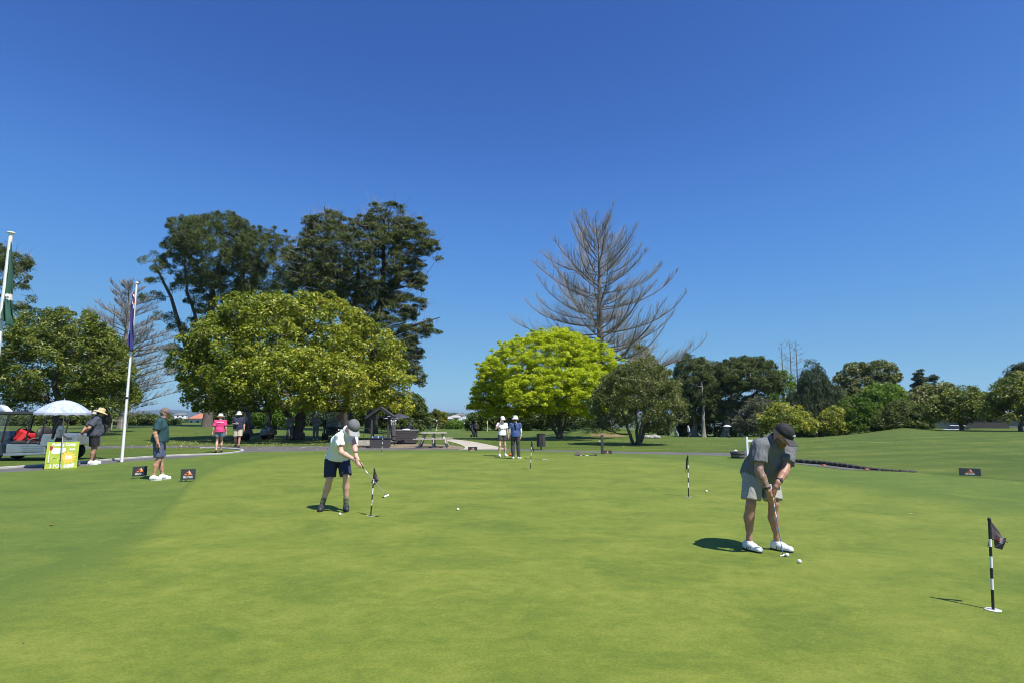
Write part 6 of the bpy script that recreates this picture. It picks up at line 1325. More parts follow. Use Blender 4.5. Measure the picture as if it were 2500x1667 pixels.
zz = [(at(u1, v, b[1])[2] - b[2], at(u0, v, b[1])[0] - b[0], at(u1, v, b[1])[0] - b[0]) for v, u0, u1 in rows]
pp = -np.array((.0, .09, 0))
furled('flag', '', b + pp, [(z, a - .02, c + .03) for z, a, c in zz], M_nflag, label='blue ensign with red and white, hanging furled on the flagpole by the teal-shirted man', bands=[(mat('flag_red', (.5, .03, .05), .7, var=0), lambda c: c.z > zz[0][0] - .42 and math.sin(c.z * 30 + c.x * 40) > .55), (M_stw, lambda c: c.z > zz[0][0] - .55 and math.sin(c.z * 21 + c.x * 55 + 1) > .72)])
bl = at(-32, 1060, 15.5); tl = at(27, 570, 15.5); bl = np.array((tl[0], 15.5, float(T(tl[0], 15.5))))
pole_thing('white flagpole cut off by the left edge of the picture', bl, tl[2] - bl[2], .075, '')
rowl = [(592, 28.5, 30.5), (630, 25, 32), (665, 19, 33), (690, 15, 34), (705, 12, 34), (770, 5, 34), (784, 8, 28)]
zl = [(at(u1, v, 15.4)[2] - bl[2], at(u0, v, 15.4)[0] - bl[0], at(u1, v, 15.4)[0] - bl[0]) for v, u0, u1 in rowl]
zb0 = at(20, 712, 15.4)[2] - bl[2]; zb1 = at(20, 723, 15.4)[2] - bl[2]
fl_ = furled('flag', '', bl + np.array((0, -.10, 0)), zl, M_pflag, n=60, label='dark green flag with a white band hanging limp at the left edge', bands=[(M_stw, lambda c: zb1 - .11 < c.z < zb0 - .08)])
t = link_mesh('lettering', text_mesh('W', .11, .001, .003), M_stk, fl_); t.location = (zl[4][2] - .07, -.10, (zb0 + zb1) / 2 - .13); t.rotation_euler = (PI / 2, 0, 0)
# ================================================================== VEHICLES AND FURNITURE
M_cartk = mat('dark_cart_paint', (.018, .028, .036), .28, var=.1, scale=4, coat=.5)
M_plastic = mat('black_plastic', (.02, .02, .022), .5, var=.1, scale=10)
M_seat = mat('dark_vinyl', (.045, .04, .036), .5, var=.15, scale=12, bump=.2, bscale=60)
M_tyre = mat('tyre_rubber', (.018, .018, .018), .85, var=.1)
M_alu = mat('ribbed_aluminium', (.48, .51, .54), .38, .75, var=.10, scale=5)
M_roofw = mat('cart_roof', (.05, .052, .055), .45, var=.1)
M_glass = bpy.data.materials.new('windscreen_glass'); M_glass.use_nodes = True
_g = M_glass.node_tree; _b = _g.nodes['Principled BSDF']; _b.inputs['Base Color'].default_value = (.20, .26, .27, 1); _b.inputs['Roughness'].default_value = .06; _b.inputs['Alpha'].default_value = .30
M_red = mat('red_bag_cloth', (.55, .018, .022), .65, var=.12, scale=12)
M_redl = mat('bright_red_strap', (.80, .05, .05), .6, var=.05)

def wheel(parent, c, r, w, axis='y', rim=None):
    M = RX(PI / 2) if axis == 'y' else RY(PI / 2); mb = MB()
    mb.lathe([(r * .62, -w / 2), (r * .9, -w / 2), (r, -w * .32), (r, w * .32), (r * .9, w / 2), (r * .62, w / 2)], 22, M); t = mb.build('wheel', M_tyre, parent, True); t.location = c
    mb = MB(); mb.lathe([(r * .64, -w * .40), (r * .55, -w * .30), (r * .25, -w * .34), (.001, -w * .42)], 16, M); mb.lathe([(.001, w * .42), (r * .25, w * .34), (r * .55, w * .30), (r * .64, w * .40)], 16, M); mb.build('rim', rim or M_alu, t, True); return t
def golf_cart(label, base, rotz, clubs=True):
    """front points to -x locally"""
    R = thing('golf_cart', label, 'golf cart', base, rotz); ctx = dict(parent=R)
    mb = MB(); mb.prism([(-1.12, .30), (1.05, .30), (1.10, .55), (1.00, .72), (.40, .74), (.30, .36), (-.42, .34), (-.55, .62), (-.85, .80), (-1.10, .72), (-1.22, .50)], -.56, .56, RX(PI / 2)); mb.build('body', M_cartk, R, False, .03)
    mb = MB(); mb.box((.42, 0, .78), (.55, 1.08, .14), None, ch=.03); mb.build('seat', M_seat, R)
    mb = MB(); mb.box((.76, 0, 1.02), (.12, 1.08, .40), RY(.15), ch=.03); mb.build('backrest', M_seat, R)
    mb = MB(); mb.prism([(-.95, 1.82), (1.05, 1.82), (1.10, 1.87), (.95, 1.92), (-.85, 1.93), (-1.0, 1.87)], -.60, .60, RX(PI / 2)); mb.build('roof', M_roofw, R, False, .02)
    for sy in (-1, 1):
        for pts in ([(-.78, sy * .54, .76), (-.62, sy * .54, 1.84)], [(.88, sy * .54, .72), (.80, sy * .54, 1.84)]): mb = MB(); mb.tube(pts, .020, 8); mb.build('roof_post', M_plastic, R, True)
        wheel(R, (-.80, sy * .50, .23), .23, .19); wheel(R, (.72, sy * .50, .23), .23, .19)
        mb = MB(); mb.ball((-1.13, sy * .38, .62), .085, 12, 8, None, (.5, 1.4, .7)); mb.build('headlight', M_glass, R, True)
        mb = MB(); mb.tube([(.35, sy * .55, .80), (.40, sy * .57, .98), (.68, sy * .57, 1.0)], .015, 8); mb.build('armrest', M_plastic, R, True)
    mb = MB(); mb.box((-.70, 0, 1.32), (.012, 1.04, .95), RY(.15)); mb.build('windscreen', M_glass, R)
    mb = MB(); mb.box((-.74, 0, 1.02), (.02, 1.06, .02), RY(.15)); mb.build('screen_bar', M_plastic, R)
    n = 20; mb = MB(); M = RY(-.9); mb.tube([M @ Vector((.17 * math.cos(2 * PI * i / n), .17 * math.sin(2 * PI * i / n), 0)) + Vector((-.28, .27, 1.02)) for i in range(n + 1)], .014, 6, False); mb.build('steering_wheel', M_plastic, R, True)
    mb = MB(); mb.tube([(-.60, .27, .70), (-.28, .27, 1.02)], .02, 8); mb.build('steering_column', M_plastic, R, True)
    mb = MB(); mb.box((-1.15, 0, .40), (.14, 1.0, .16), None, ch=.03); mb.build('bumper', M_plastic, R)
    if clubs:
        for sy, m in ((-.25, M_navy), (.25, M_charc)):
            mb = MB(); mb.lathe([(.11, 0), (.13, .1), (.12, .75), (.14, .86), (.12, .86), (.001, .8)], 14, RY(.12), (1.10, sy, .42)); b_ = mb.build('bag_well', m, R, True)
            rg = random.Random(int(sy * 100))
            for i in range(5): mb = MB(); x, y = rg.uniform(-.06, .06), rg.uniform(-.06, .06); mb.tube([(1.2 + x, sy + y, 1.2), (1.24 + x * 1.6, sy + y * 1.6, 1.45 + rg.uniform(0, .12))], .008, 5); mb.box((1.25 + x * 1.6, sy + y * 1.6, 1.5), (.05, .08, .06)); mb.build('club', M_steel, R)
    return R
b = G(622, 1073); golf_cart('dark golf cart parked side-on in the shade behind the man with the drink', b, PI - math.atan2(b[0], b[1]) * 1 + .35)
b = G(812, 1072); golf_cart('dark teal golf cart facing us in the shade of the big magnolia', b, PI / 2 - math.atan2(b[0], b[1]) + .12, True)
rc = thing('red_jacket', 'red jacket hanging under the roof of the front-facing golf cart', 'jacket', b + np.array((.40, -.05, 1.45))); mb = MB(); mb.ball((0, 0, 0), .16, 12, 8, None, (.8, .5, 1.3)); mb.build('jacket_body', M_red, rc, True); mb = MB(); mb.tube([(-.10, 0, .12), (-.15, -.02, -.05), (-.14, -.03, -.2)], [.05, .05, .04], 8); mb.build('jacket_sleeve', M_red, rc, True)

# ---- the work vehicle at the left edge
YV = 20.2; bV = GX(60, YV); rotV = math.atan2(-bV[0], bV[1]) * .0 + .06
UV = thing('utility_cart', 'dark utility cart with ribbed aluminium bed and roof at the left edge', 'utility cart', bV, rotV)
def vx(u): return (at(u, 1050, YV)[0] - bV[0])
def vz(v): return at(60, v, YV)[2] - bV[2]
z = {k: vz(k) for k in (1003, 1012, 1058, 1062, 1075, 1083, 1086, 1104, 1112, 1120)}
MX = RX(PI / 2)
def vpr(name, poly, y0, y1, m, bev=.02): mb = MB(); mb.prism([(vx(u), vz(v)) for u, v in poly], y0, y1, MX); return mb.build(name, m, UV, False, bev)
# y is mirrored by the rotation: prism depth runs from -y1 to -y0
cowl = vpr('cowl', [(-62, 1062), (-20, 1052), (2, 1068), (10, 1084), (14, 1112), (8, 1114), (-4, 1098), (-26, 1094), (-46, 1104), (-64, 1112)], -1.25, 0, M_cartk, .04)
vpr('floor', [(14, 1106), (120, 1103), (120, 1109), (16, 1113)], -1.25, 0, M_alu)
sb = vpr('seat_box', [(20, 1083), (112, 1084), (112, 1103), (20, 1105)], -1.15, -.02, M_alu)
for i in range(4): mb = MB(); mb.box(((vx(58) + vx(110)) / 2, .0, vz(1086 + 4.4 * i)), (vx(110) - vx(58), .012, .012)); mb.build('rib', M_alu, sb)
vpr('seat', [(28, 1078), (38, 1074), (92, 1076), (98, 1083), (28, 1084)], -1.15, -.02, M_seat, .05)
mb = MB(); mb.ball((vx(84), .35, vz(1061)), .26, 16, 10, None, (.45, 1.0, 1.05)); mb.build('backrest', M_seat, UV, True); mb = MB(); mb.ball((vx(70), .85, vz(1060)), .26, 16, 10, None, (.45, .9, 1.05)); mb.build('backrest', M_seat, UV, True)
bed = vpr('cargo_bed', [(98, 1084), (103, 1059), (186, 1060), (185, 1086), (108, 1088)], -1.30, 0, M_alu)
for i in range(4): mb = MB(); mb.box(((vx(110) + vx(180)) / 2, -.006, vz(1066 + 5 * i)), (vx(178) - vx(112), .012, .018)); mb.build('rib', M_alu, bed)
mb = MB(); mb.box((vx(184), -.01, vz(1073)), (.05, .05, vz(1058) - vz(1088))); mb.build('corner_post', M_alu, UV)
vpr('roof', [(-40, 1003), (84, 1003.5), (88, 1007), (84, 1011.5), (-40, 1011.5)], -1.25, 0, M_roofw, .03)
mb = MB(); mb.prism([(vx(-40), vz(984)), (vx(-2), vz(990)), (vx(20), vz(1010)), (vx(17), vz(1012)), (vx(-4), vz(994)), (vx(-40), vz(988))], -.30, -.02, MX); mb.build('roof_visor', mat('pale_visor', (.62, .64, .68), .5, var=.08), UV)
for yy in (.03, 1.2):
    for (a, c_) in (((64, 1074), (72, 1010)), ((96, 1084), (107, 1013)), ((8, 1078), (18, 1010))):
        mb = MB(); mb.tube([(vx(a[0]), yy, vz(a[1])), (vx(a[0] * .3 + c_[0] * .7), yy, vz(a[1] * .3 + c_[1] * .7)), (vx(c_[0]), yy, vz(c_[1]))], .024, 8); mb.build('roof_post', M_plastic, UV, True)
mb = MB(); mb.add([(vx(16), .02, vz(1012)), (vx(16), 1.2, vz(1012)), (vx(7), 1.2, vz(1074)), (vx(7), .02, vz(1074)), (vx(-14), .02, vz(1074)), (vx(-14), .02, vz(1012))], [(0, 1, 2, 3), (0, 3, 4, 5)]); mb.build('windscreen', M_glass, UV)
n = 20; Mw = RY(-1.0); mb = MB(); mb.tube([Mw @ Vector((.19 * math.cos(2 * PI * i / n), .19 * math.sin(2 * PI * i / n), 0)) + Vector((vx(36), .3, vz(1052))) for i in range(n + 1)], .017, 6, False); mb.build('steering_wheel', M_plastic, UV, True)
mb = MB(); mb.tube([(vx(8), .3, vz(1073)), (vx(36), .3, vz(1053))], .022, 8); mb.build('steering_column', M_plastic, UV, True)
mb = MB(); mb.tube([(vx(70), .0, vz(1082)), (vx(74), -.01, vz(1073)), (vx(84), -.01, vz(1069)), (vx(95), -.0, vz(1068))], .016, 8); mb.build('grab_rail', M_alu, UV, True)
for (u, yy) in ((-10, .06), (-10, 1.15), (132, .12), (132, 1.15)): wheel(UV, (vx(u), yy, .29), .29, .22)
mb = MB(); mb.prism([(vx(2), vz(1076)), (vx(7), vz(1079)), (vx(6), vz(1083)), (vx(2), vz(1081))], -.004, .006, MX); mb.prism([(vx(3), vz(1083)), (vx(7), vz(1085)), (vx(5), vz(1088)), (vx(1), vz(1086))], -.004, .006, MX); mb.build('cowl_emblem', M_stw, cowl)
def rel_v(u, v, dy): return at(u, v, YV + dy)
rb = thing('red_bag', 'red holdall lying on the seat of the utility cart', 'bag', rel_v(62, 1072, .35)); o0 = np.array(rb.location)
mb = MB(); mb.prism([(-.30, -.02), (-.12, .40), (.10, .30), (.32, .16), (.30, -.03)], -.22, .22, MX); mb.build('bag_body', M_red, rb, False, .05)
mb = MB(); mb.prism([(-.16, -.04), (.14, .26), (.30, .22), (.52, .24), (.52, .18), (.24, .13), (.06, -.03)], .225, .25, MX); mb.build('bag_flap', M_redl, rb, False, .01)

# ---- little gabled shelter
M_tim = mat('dark_stained_timber', (.055, .05, .052), .75, var=.22, scale=9, bump=.4, bscale=30)
M_timl = mat('worn_grey_timber', (.40, .37, .30), .85, var=.2, scale=9, bump=.4, bscale=30)
b = G(926, 1093); k = b[1] / F_PX; SH = thing('shelter', 'small dark timber shelter with gabled roof and box base behind the green', 'shelter', b, math.atan2(-b[0], b[1]) * .55)
w_, d_ = .94, .85; H0 = .47; H1 = 1.52
for i in range(3):
    for (c, dm) in (((0, 0, H0 * (i + .5) / 3), (w_, .03, H0 / 3 - .006)), ((0, d_, H0 * (i + .5) / 3), (w_, .03, H0 / 3 - .006)), ((-w_ / 2 + .015, d_ / 2, H0 * (i + .5) / 3), (.03, d_ - .036, H0 / 3 - .006)), ((w_ / 2 - .015, d_ / 2, H0 * (i + .5) / 3), (.03, d_ - .036, H0 / 3 - .006))): mb = MB(); mb.box(c, dm, None, ch=.004); mb.build('board', M_tim, SH)
for (c, dm) in (((0, -.005, H0 + .015), (w_ + .06, .09, .03)), ((0, d_, H0 + .015), (w_ + .06, .09, .03)), ((-w_ / 2, d_ / 2, H0 + .016), (.09, d_ - .1, .03)), ((w_ / 2, d_ / 2, H0 + .016), (.09, d_ - .1, .03))): mb = MB(); mb.box(c, dm, None, ch=.004); mb.build('rim_board', M_tim, SH)
mb = MB(); mb.box((0, d_ / 2, H0 - .12), (w_ - .07, d_ - .07, .02)); mb.build('shelf', M_tim, SH)
for sx in (-1, 1):
    for yy in (.06, d_ - .06): mb = MB(); mb.box((sx * (w_ / 2 - .07), yy, (H1 + .0) / 2 + .24), (.085, .085, H1 - .44), None, ch=.006); mb.build('post', M_tim, SH)
rise, half = .46, .66
for sx in (-1, 1):
    L = math.hypot(rise, half); an = math.atan2(rise, half)
    for q in range(4): f = (q + .5) / 4; mb = MB(); mb.box((sx * half * (1 - f), d_ / 2, H1 + rise * f + .03), (L / 4 + .02, d_ + .36, .022), RY(sx * (an + .04))); mb.build('roof_board', M_tim, SH)
    for yy in (-.14, d_ + .14): mb = MB(); mb.box((sx * half / 2, yy, H1 + rise / 2 - .03), (L + .04, .035, .09), RY(sx * an)); mb.build('barge_board', M_tim, SH)
for yy in (.06, d_ - .06): mb = MB(); mb.box((0, yy, H1 - .02), (w_ + .05, .07, .07)); mb.build('tie_beam', M_tim, SH)
rg = random.Random(4)
for i in range(9):
    m = mat('bottle_blue', (.03, .07, .22), .3, var=.1) if i % 3 else mat('bottle_pale', (.45, .55, .65), .3, var=.1)
    mb = MB(); mb.lathe([(.034, 0), (.036, .02), (.036, .16), (.015, .20), (.014, .235), (.001, .235)], 10); p = SH.matrix_basis @ Vector((-.36 + i * .09, .25 + rg.uniform(-.06, .1), H0 - .11)); o = mb.build('bottle', m, None, True, loc=p); o.rotation_euler.z = 0
    tag(o, ('blue' if i % 3 else 'pale') + ' drink bottle standing in the box of the small gabled shelter', 'bottle', 'bottles in the shelter box')
# ---- slatted bin box
b = G(990, 1083.5); BX = thing('storage_box', 'dark slatted timber box with pale lid right of the gabled shelter', 'storage box', b, math.atan2(-b[0], b[1]) * .3)
w_, d_, h_ = 1.18, .85, .72
for i in range(5):
    zc = .06 + (i + .5) * (h_ - .06) / 5
    for (c, dm) in (((0, 0, zc), (w_, .028, .122)), ((0, d_, zc), (w_, .028, .122)), ((-w_ / 2 + .014, d_ / 2, zc), (.028, d_ - .034, .122)), ((w_ / 2 - .014, d_ / 2, zc), (.028, d_ - .034, .122))): mb = MB(); mb.box(c, dm, None, ch=.005); mb.build('slat', M_tim, BX)
mb = MB(); mb.box((0, d_ / 2, h_ / 2 + .02), (w_ - .07, d_ - .07, h_ - .06)); mb.build('liner', M_plastic, BX)
for i in range(4): mb = MB(); mb.box((0, .03 + (i + .5) * (d_ + .06) / 4 - .06, h_ + .035), (w_ + .10, (d_ + .06) / 4 - .008, .07), None, ch=.006); mb.build('lid_board', mat('grey_lid_timber', (.20, .195, .185), .85, var=.15, scale=9), BX)
# ---- hoop rail
b = G(888, 1071); HR = thing('hoop_rail', 'short pale bent metal rail behind the man in white', 'rail', b)
mb = MB(); mb.tube([(0, 0, -.05), (0, 0, .62), (.03, 0, .70), (.09, 0, .74), (.30, 0, .745)], .022, 8); mb.build('bent_tube', M_alu, HR, True); mb = MB(); mb.lathe([(.05, 0), (.05, .012), (.001, .012)], 12); mb.build('foot_plate', M_alu, HR)
# ---- picnic table
b = G(1057, 1092.5); PT = thing('picnic_table', 'weathered timber picnic table with attached benches behind the green', 'picnic table', b, .05)
for i in range(6): y = .05 + i * .145; wd = 1.30 - (.16 if i in (0, 5) else 0); mb = MB(); mb.box((-.0, y, .715), (wd, .135, .042), None, ch=.006); mb.build('table_board', M_timl, PT)
for (y, L_) in ((-.38, 1.85), (-.245, 1.85), (1.06, 1.85), (1.195, 1.85)): mb = MB(); mb.box((-.02, y, .435), (L_, .125, .042), None, ch=.006); mb.build('bench_board', M_timl, PT)
for x, sp_ in ((-.42, -.28), (0, 0), (.42, .30)):
    for sy, y0, y1 in ((-1, .26, -.22), (1, .58, 1.04)):
        dv = Vector((sp_, y1 - y0, -.70)); M = dv.to_track_quat('Z', 'X').to_matrix(); mb = MB(); mb.box((x + sp_ / 2, (y0 + y1) / 2, .345), (.06, .10, dv.length), M, ch=.005); mb.build('leg', M_timl, PT)
    mb = MB(); mb.box((x + sp_ * .45, .41, .39), (.05, 1.60, .09), None, ch=.005); mb.build('cross_bearer', M_timl, PT)
    mb = MB(); mb.box((x, .41, .675), (.05, .76, .035)); mb.build('top_bearer', M_timl, PT)
# ---- litter bin
b = G(1321, 1097); BN = thing('litter_bin', 'dark slatted litter bin on a post beyond the cart path', 'bin', b)
mb = MB(); mb.tube([(0, 0, -.05), (0, 0, .2)], .03, 10); mb.build('post', M_plastic, BN, True); mb = MB(); mb.lathe([(.17, .16), (.175, .17), (.175, .68), (.16, .68), (.155, .3), (.001, .3)], 20); mb.build('liner', M_plastic, BN, True)
for i in range(18): a = 2 * PI * i / 18; mb = MB(); mb.box((.192 * math.cos(a), .192 * math.sin(a), .43), (.022, .052, .56), RZ(a), ch=.004); mb.build('slat', M_tim, BN)
mb = MB(); mb.lathe([(.20, .715), (.206, .72), (.206, .735), (.12, .75), (.12, .735), (.19, .715)], 24); mb.build('rim', M_plastic, BN, True)
# ---- post with a tag
b = G(1470.5, 1108); PS = thing('marker_post', 'square dark timber post with a small white arrow, by the cart path', 'post', b)
mb = MB(); mb.box((0, 0, .37), (.105, .105, .80), None, ch=.008); mb.build('post_body', M_tim, PS); mb = MB(); mb.box((0, 0, .79), (.11, .11, .04), None, ch=.01); mb.build('post_cap', mat('grey_cap', (.16, .16, .16), .7, var=.1), PS); mb = MB(); mb.prism([(-.14, .52), (-.05, .535), (-.05, .55), (-.14, .565)], .03, .045, MX); mb.build('arrow', M_stw, PS)
# ---- half barrel planter
b = G(1802, 1118); HB = thing('half_barrel', 'weathered half barrel planter at the back of the green beside the man in grey', 'planter', b)
r0, r1, hh = .225, .275, .265
M_stave = mat('barrel_stave', (.17, .16, .15), .85, var=.25, scale=14, bump=.4, bscale=40)
for i in range(18):
    a = 2 * PI * (i + .5) / 18; mb = MB(); wd0 = 2 * r0 * math.tan(PI / 18) - .004; wd1 = 2 * r1 * math.tan(PI / 18) - .004; c0 = Vector((r0, 0, 0)); c1 = Vector((r1, 0, hh)); vs = []
    for c, wd in ((c0, wd0), (c1, wd1)): vs += [c + Vector((-.022, -wd / 2, 0)), c + Vector((0, -wd / 2, 0)), c + Vector((0, wd / 2, 0)), c + Vector((-.022, wd / 2, 0))]
    mb.add([RZ(a) @ v for v in vs], [(3, 2, 1, 0), (4, 5, 6, 7), (0, 1, 5, 4), (1, 2, 6, 5), (2, 3, 7, 6), (3, 0, 4, 7)]); mb.build('stave', M_stave, HB)
for zz_ in (.05, .17): r = r0 + (r1 - r0) * zz_ / hh + .004; mb = MB(); mb.lathe([(r, zz_ - .018), (r + .004, zz_ - .018), (r + .008, zz_ + .018), (r + .004, zz_ + .018)], 36); mb.build('hoop', M_plastic, HB, True)
mb = MB(); mb.lathe([(r1 - .03, .22), (.1, .245), (.001, .25)], 18); mb.build('soil', M_soil, HB, True)
wb = tag(MB().ball((0, 0, 0), .05, 12, 8, None, (1.3, 1, .8)).build('pebble', M_stw, None, True, loc=(b[0] - .10, b[1] - .05, b[2] + .285)), 'rounded white stone resting on top of the half barrel', 'stone')
# ---- white post and rail
b = G(1835, 1113); WP = thing('white_rail', 'white post and rail mostly hidden behind the man in grey', 'rail', b + np.array((0, .4, 0)))
for x in (0, .9): mb = MB(); mb.box((x, 0, .36), (.085, .085, .76), None, ch=.008); mb.build('post', M_stw, WP)
mb = MB(); mb.box((.45, 0, .58), (.80, .04, .09), None, ch=.006); mb.build('rail', M_stw, WP)
# ---- block edging on the right
M_blk = mat('dark_edging_block', (.045, .042, .036), .9, var=.35, scale=8, bump=.6, bscale=20)
ED = thing('block_edging', 'curving row of low dark blocks below the right-hand fairway', 'edging', G(2010, 1133))
e0 = np.array(ED.location); cur = catmull([G(u, v)[:2] for u, v in [(1905, 1123.5), (1936, 1126.5), (1975, 1130), (2010, 1133), (2050, 1138), (2090, 1143), (2150, 1148.5), (2240, 1151)]], 14); d = np.concatenate([[0], np.cumsum(np.linalg.norm(np.diff(cur, axis=0), axis=1))]); rg = random.Random(8)
blk = None; tt = 0.0; i = 0
while tt < d[-1] - .1:
    L_ = rg.uniform(.20, .27); m_ = tt + L_ / 2; x = np.interp(m_, d, cur[:, 0]); y = np.interp(m_, d, cur[:, 1]); x2 = np.interp(m_ + .05, d, cur[:, 0]); y2 = np.interp(m_ + .05, d, cur[:, 1]); f = m_ / d[-1]; hb = .115 * (1 if f < .62 else max(.35, 1 - (f - .62) * 1.9))
    mb = MB(); mb.box((0, 0, 0), (L_ - .03, .20, .14), None, ch=.022); o = mb.build('block', M_blk, ED); o.location = (x - e0[0], y - e0[1], float(T(x, y)) - e0[2] + hb - .07 + rg.uniform(-.006, .006)); o.rotation_euler = (rg.uniform(-.05, .05), rg.uniform(-.04, .04), math.atan2(y2 - y, x2 - x) + rg.uniform(-.08, .08)); tt += L_
for (u, v, s_) in ((2012, 1137, .05), (2116, 1147, .045)): p = G(u, v); mb = MB(); mb.ball((0, 0, 0), 1, 8, 5, None, (1.5, 1, .5)); o = mb.build('fallen_leaf', mat('orange_leaf', (.55, .20, .07), .7, var=.2), None, True, loc=(p[0], p[1], p[2] + .03)); o.scale = (s_,) * 3; tag(o, 'curled orange leaf at the foot of the %s block edging' % ('left end of the' if u < 2050 else 'right end of the'), 'leaf')
# ---- stones beyond the camellia
M_stone = mat('grey_boulder', (.28, .27, .25), .9, var=.35, scale=3, bump=.8, bscale=6)
for i, (u, sz, lab) in enumerate(((1580, .30, 'darkest left boulder of the low group right of the camellia'), (1589, .26, 'flat boulder second from left right of the camellia'), (1598, .34, 'largest pale boulder in the group right of the camellia'), (1606, .24, 'small right-hand boulder of the group right of the camellia'))):
    p = G(u, 1069); mb = MB(); mb.ball((0, 0, 0), sz, 12, 8, None, (1.1, .8, .55)); rg = random.Random(i); mb.v = [(x * rg.uniform(.85, 1.15), y * rg.uniform(.85, 1.15), z_ * rg.uniform(.85, 1.15)) for x, y, z_ in mb.v]; o = mb.build('boulder', M_stone, None, True, loc=(p[0], p[1], p[2] + sz * .25)); tag(o, lab, 'boulder', 'boulders beyond the camellia')

# ---- golf trolleys
def trolley(label, base, rot, bag_m, umb=None, hood=None, lean=.35):
    R = thing('golf_trolley', label, 'golf trolley', base, rot)
    for sy in (-.26, .26): wheel(R, (.05, sy, .14), .14, .05, rim=M_plastic)
    wheel(R, (-.50, 0, .10), .10, .05, rim=M_plastic)
    mb = MB(); mb.tube([(.05, -.26, .14), (.05, .26, .14)], .015, 6); mb.build('axle', M_plastic, R); mb = MB(); mb.tube([(-.50, 0, .10), (-.1, 0, .22), (.38, 0, .80), (.62, 0, 1.05)], .018, 6); mb.build('frame', M_plastic, R, True); mb = MB(); mb.tube([(.62, -.14, 1.05), (.62, .14, 1.05)], .018, 6); mb.build('handle', M_plastic, R)
    M = RY(lean); mb = MB(); mb.lathe([(.12, 0), (.14, .08), (.13, .55), (.155, .84), (.14, .84), (.001, .78)], 14, M, (-.10, 0, .22)); bg = mb.build('golf_bag', bag_m, R, True); mb = MB(); mb.box(M @ Vector((-.14, 0, .35)) + Vector((-.10, 0, .22)), (.09, .20, .36), M, ch=.03); mb.build('pocket', bag_m, bg)
    rg = random.Random(int(base[0] * 10) % 97)
    for i in range(6): x, y = rg.uniform(-.08, .08), rg.uniform(-.08, .08); l_ = rg.uniform(.98, 1.16); a = M @ Vector((x, y, .75)) + Vector((-.10, 0, .22)); c_ = M @ Vector((x * 1.6, y * 1.6, l_)) + Vector((-.10, 0, .22)); mb = MB(); mb.tube([a, c_], .008, 5); mb.ball(c_, .035, 8, 5, None, (1, 1.5, 1)); mb.build('club', (hood or M_steel) if i % 2 else M_steel, bg)
    return R
M_umk = mat('black_umbrella_cloth', (.045, .045, .055), .6, var=.1); M_umg = mat('grey_umbrella_cloth', (.25, .26, .29), .6, var=.1); M_umw = mat('white_umbrella_cloth', (.78, .78, .80), .6, var=.04)
b = GX(960, 32.2); trolley('golf trolley with dark bag and pale club covers between shelter and storage box', b, 1.9, M_charc, hood=M_umw)
b2 = GX(992, 33.2); trolley('golf trolley with dark navy bag behind the slatted storage box', b2, .4, M_navy, hood=M_umk)
u2 = GX(975, 33.6); t2 = at(974, 1009, 33.6); umbrella('open black golf umbrella behind the slatted storage box', u2, t2[2] - u2[2], .66, .26, M_umk, None, 8, (t2[0] - u2[0], 0), rot=.3)
u3 = GX(950, 34.4); t3 = at(955, 1014, 34.4); umbrella('purple and white umbrella half hidden by the shelter post', u3, t3[2] - u3[2], .45, .16, mat('lilac_umbrella_cloth', (.42, .38, .62), .6, var=.2, scale=4), None, 8, (t3[0] - u3[0], 0))
bg_ = thing('towel', 'white towel lying on the lid of the slatted storage box', 'towel', at(993, 1047, 31.9)); mb = MB(); mb.ball((0, 0, -.02), .11, 10, 6, None, (1.6, 1, .5)); mb.build('towel_fold', M_white, bg_, True); mb = MB(); mb.ball((-.17, 0, -.02), .08, 10, 6, None, (1.2, 1, .6)); mb.build('towel_fold', mat('lilac_cloth', (.45, .42, .68), .8, var=.1), bg_, True)
b = GX(1051, 100); trolley('distant trolley with pale bag under a grey umbrella', b, .3, M_umg); ut = at(1053, 1018.5, 100); umbrella('distant grey umbrella shading a trolley on the fairway', b, ut[2] - b[2], .70, .28, M_umg, None, 8, (ut[0] - b[0], 0))
b = GX(1138, 112); trolley('distant trolley beneath the white umbrella left of the dark-clad golfer', b, 1.0, M_charc); ut = at(1138, 1030, 112); umbrella('distant white umbrella left of the dark-clad golfer', b, ut[2] - b[2], .70, .32, M_umw, None, 8, (ut[0] - b[0], 0))
b = GX(1155, 65.6); trolley('dark trolley pushed by the golfer in dark clothes', b, 2.6, M_plastic)
b = GX(1653, 84); trolley('golf trolley waiting left of the white-topped golfer by the dark pines', b, 2.4, M_umg)
b = GX(1775, 92); trolley('golf trolley under a pale umbrella in front of the right-hand pines', b, 2.0, M_charc); ut = at(1775, 1036, 92); umbrella('pale grey umbrella over a trolley in front of the right-hand pines', b, ut[2] - b[2], .66, .26, mat('pale_umbrella_cloth', (.55, .54, .58), .6, var=.05), None, 8, (ut[0] - b[0], 0))
# ---- yellow pin flag
b = GX(1190.5, 92); PF = thing('pin_flag', 'yellow flag on a white pin on the distant green', 'golf flag', b); mb = MB(); mb.tube([(0, 0, -.05), (0, 0, 1.75)], .035, 8); mb.build('pin', M_stw, PF, True); mb = MB(); mb.add([(.0, 0, 1.75), (-.16, .03, 1.66), (-.13, -.03, 1.2), (0, 0, 1.25)], [(0, 1, 2, 3)]); o = mb.build('flag', mat('yellow_flag_cloth', (.72, .62, .03), .6, var=.05), PF); o.modifiers.new('t', 'SOLIDIFY').thickness = .01
# ---- sapling guard posts and small marker by the left rise
b = GX(272, 60); SF = thing('sapling_guard', 'pale timber guard frame between the drooping dead conifer and the hedge', 'frame', b)
for x in (0, 1.0): mb = MB(); mb.box((x, 0, .5), (.07, .07, 1.1)); mb.build('stake', M_timl, SF)
mb = MB(); mb.box((.5, 0, .98), (1.0, .05, .07)); mb.build('cross_rail', M_timl, SF)

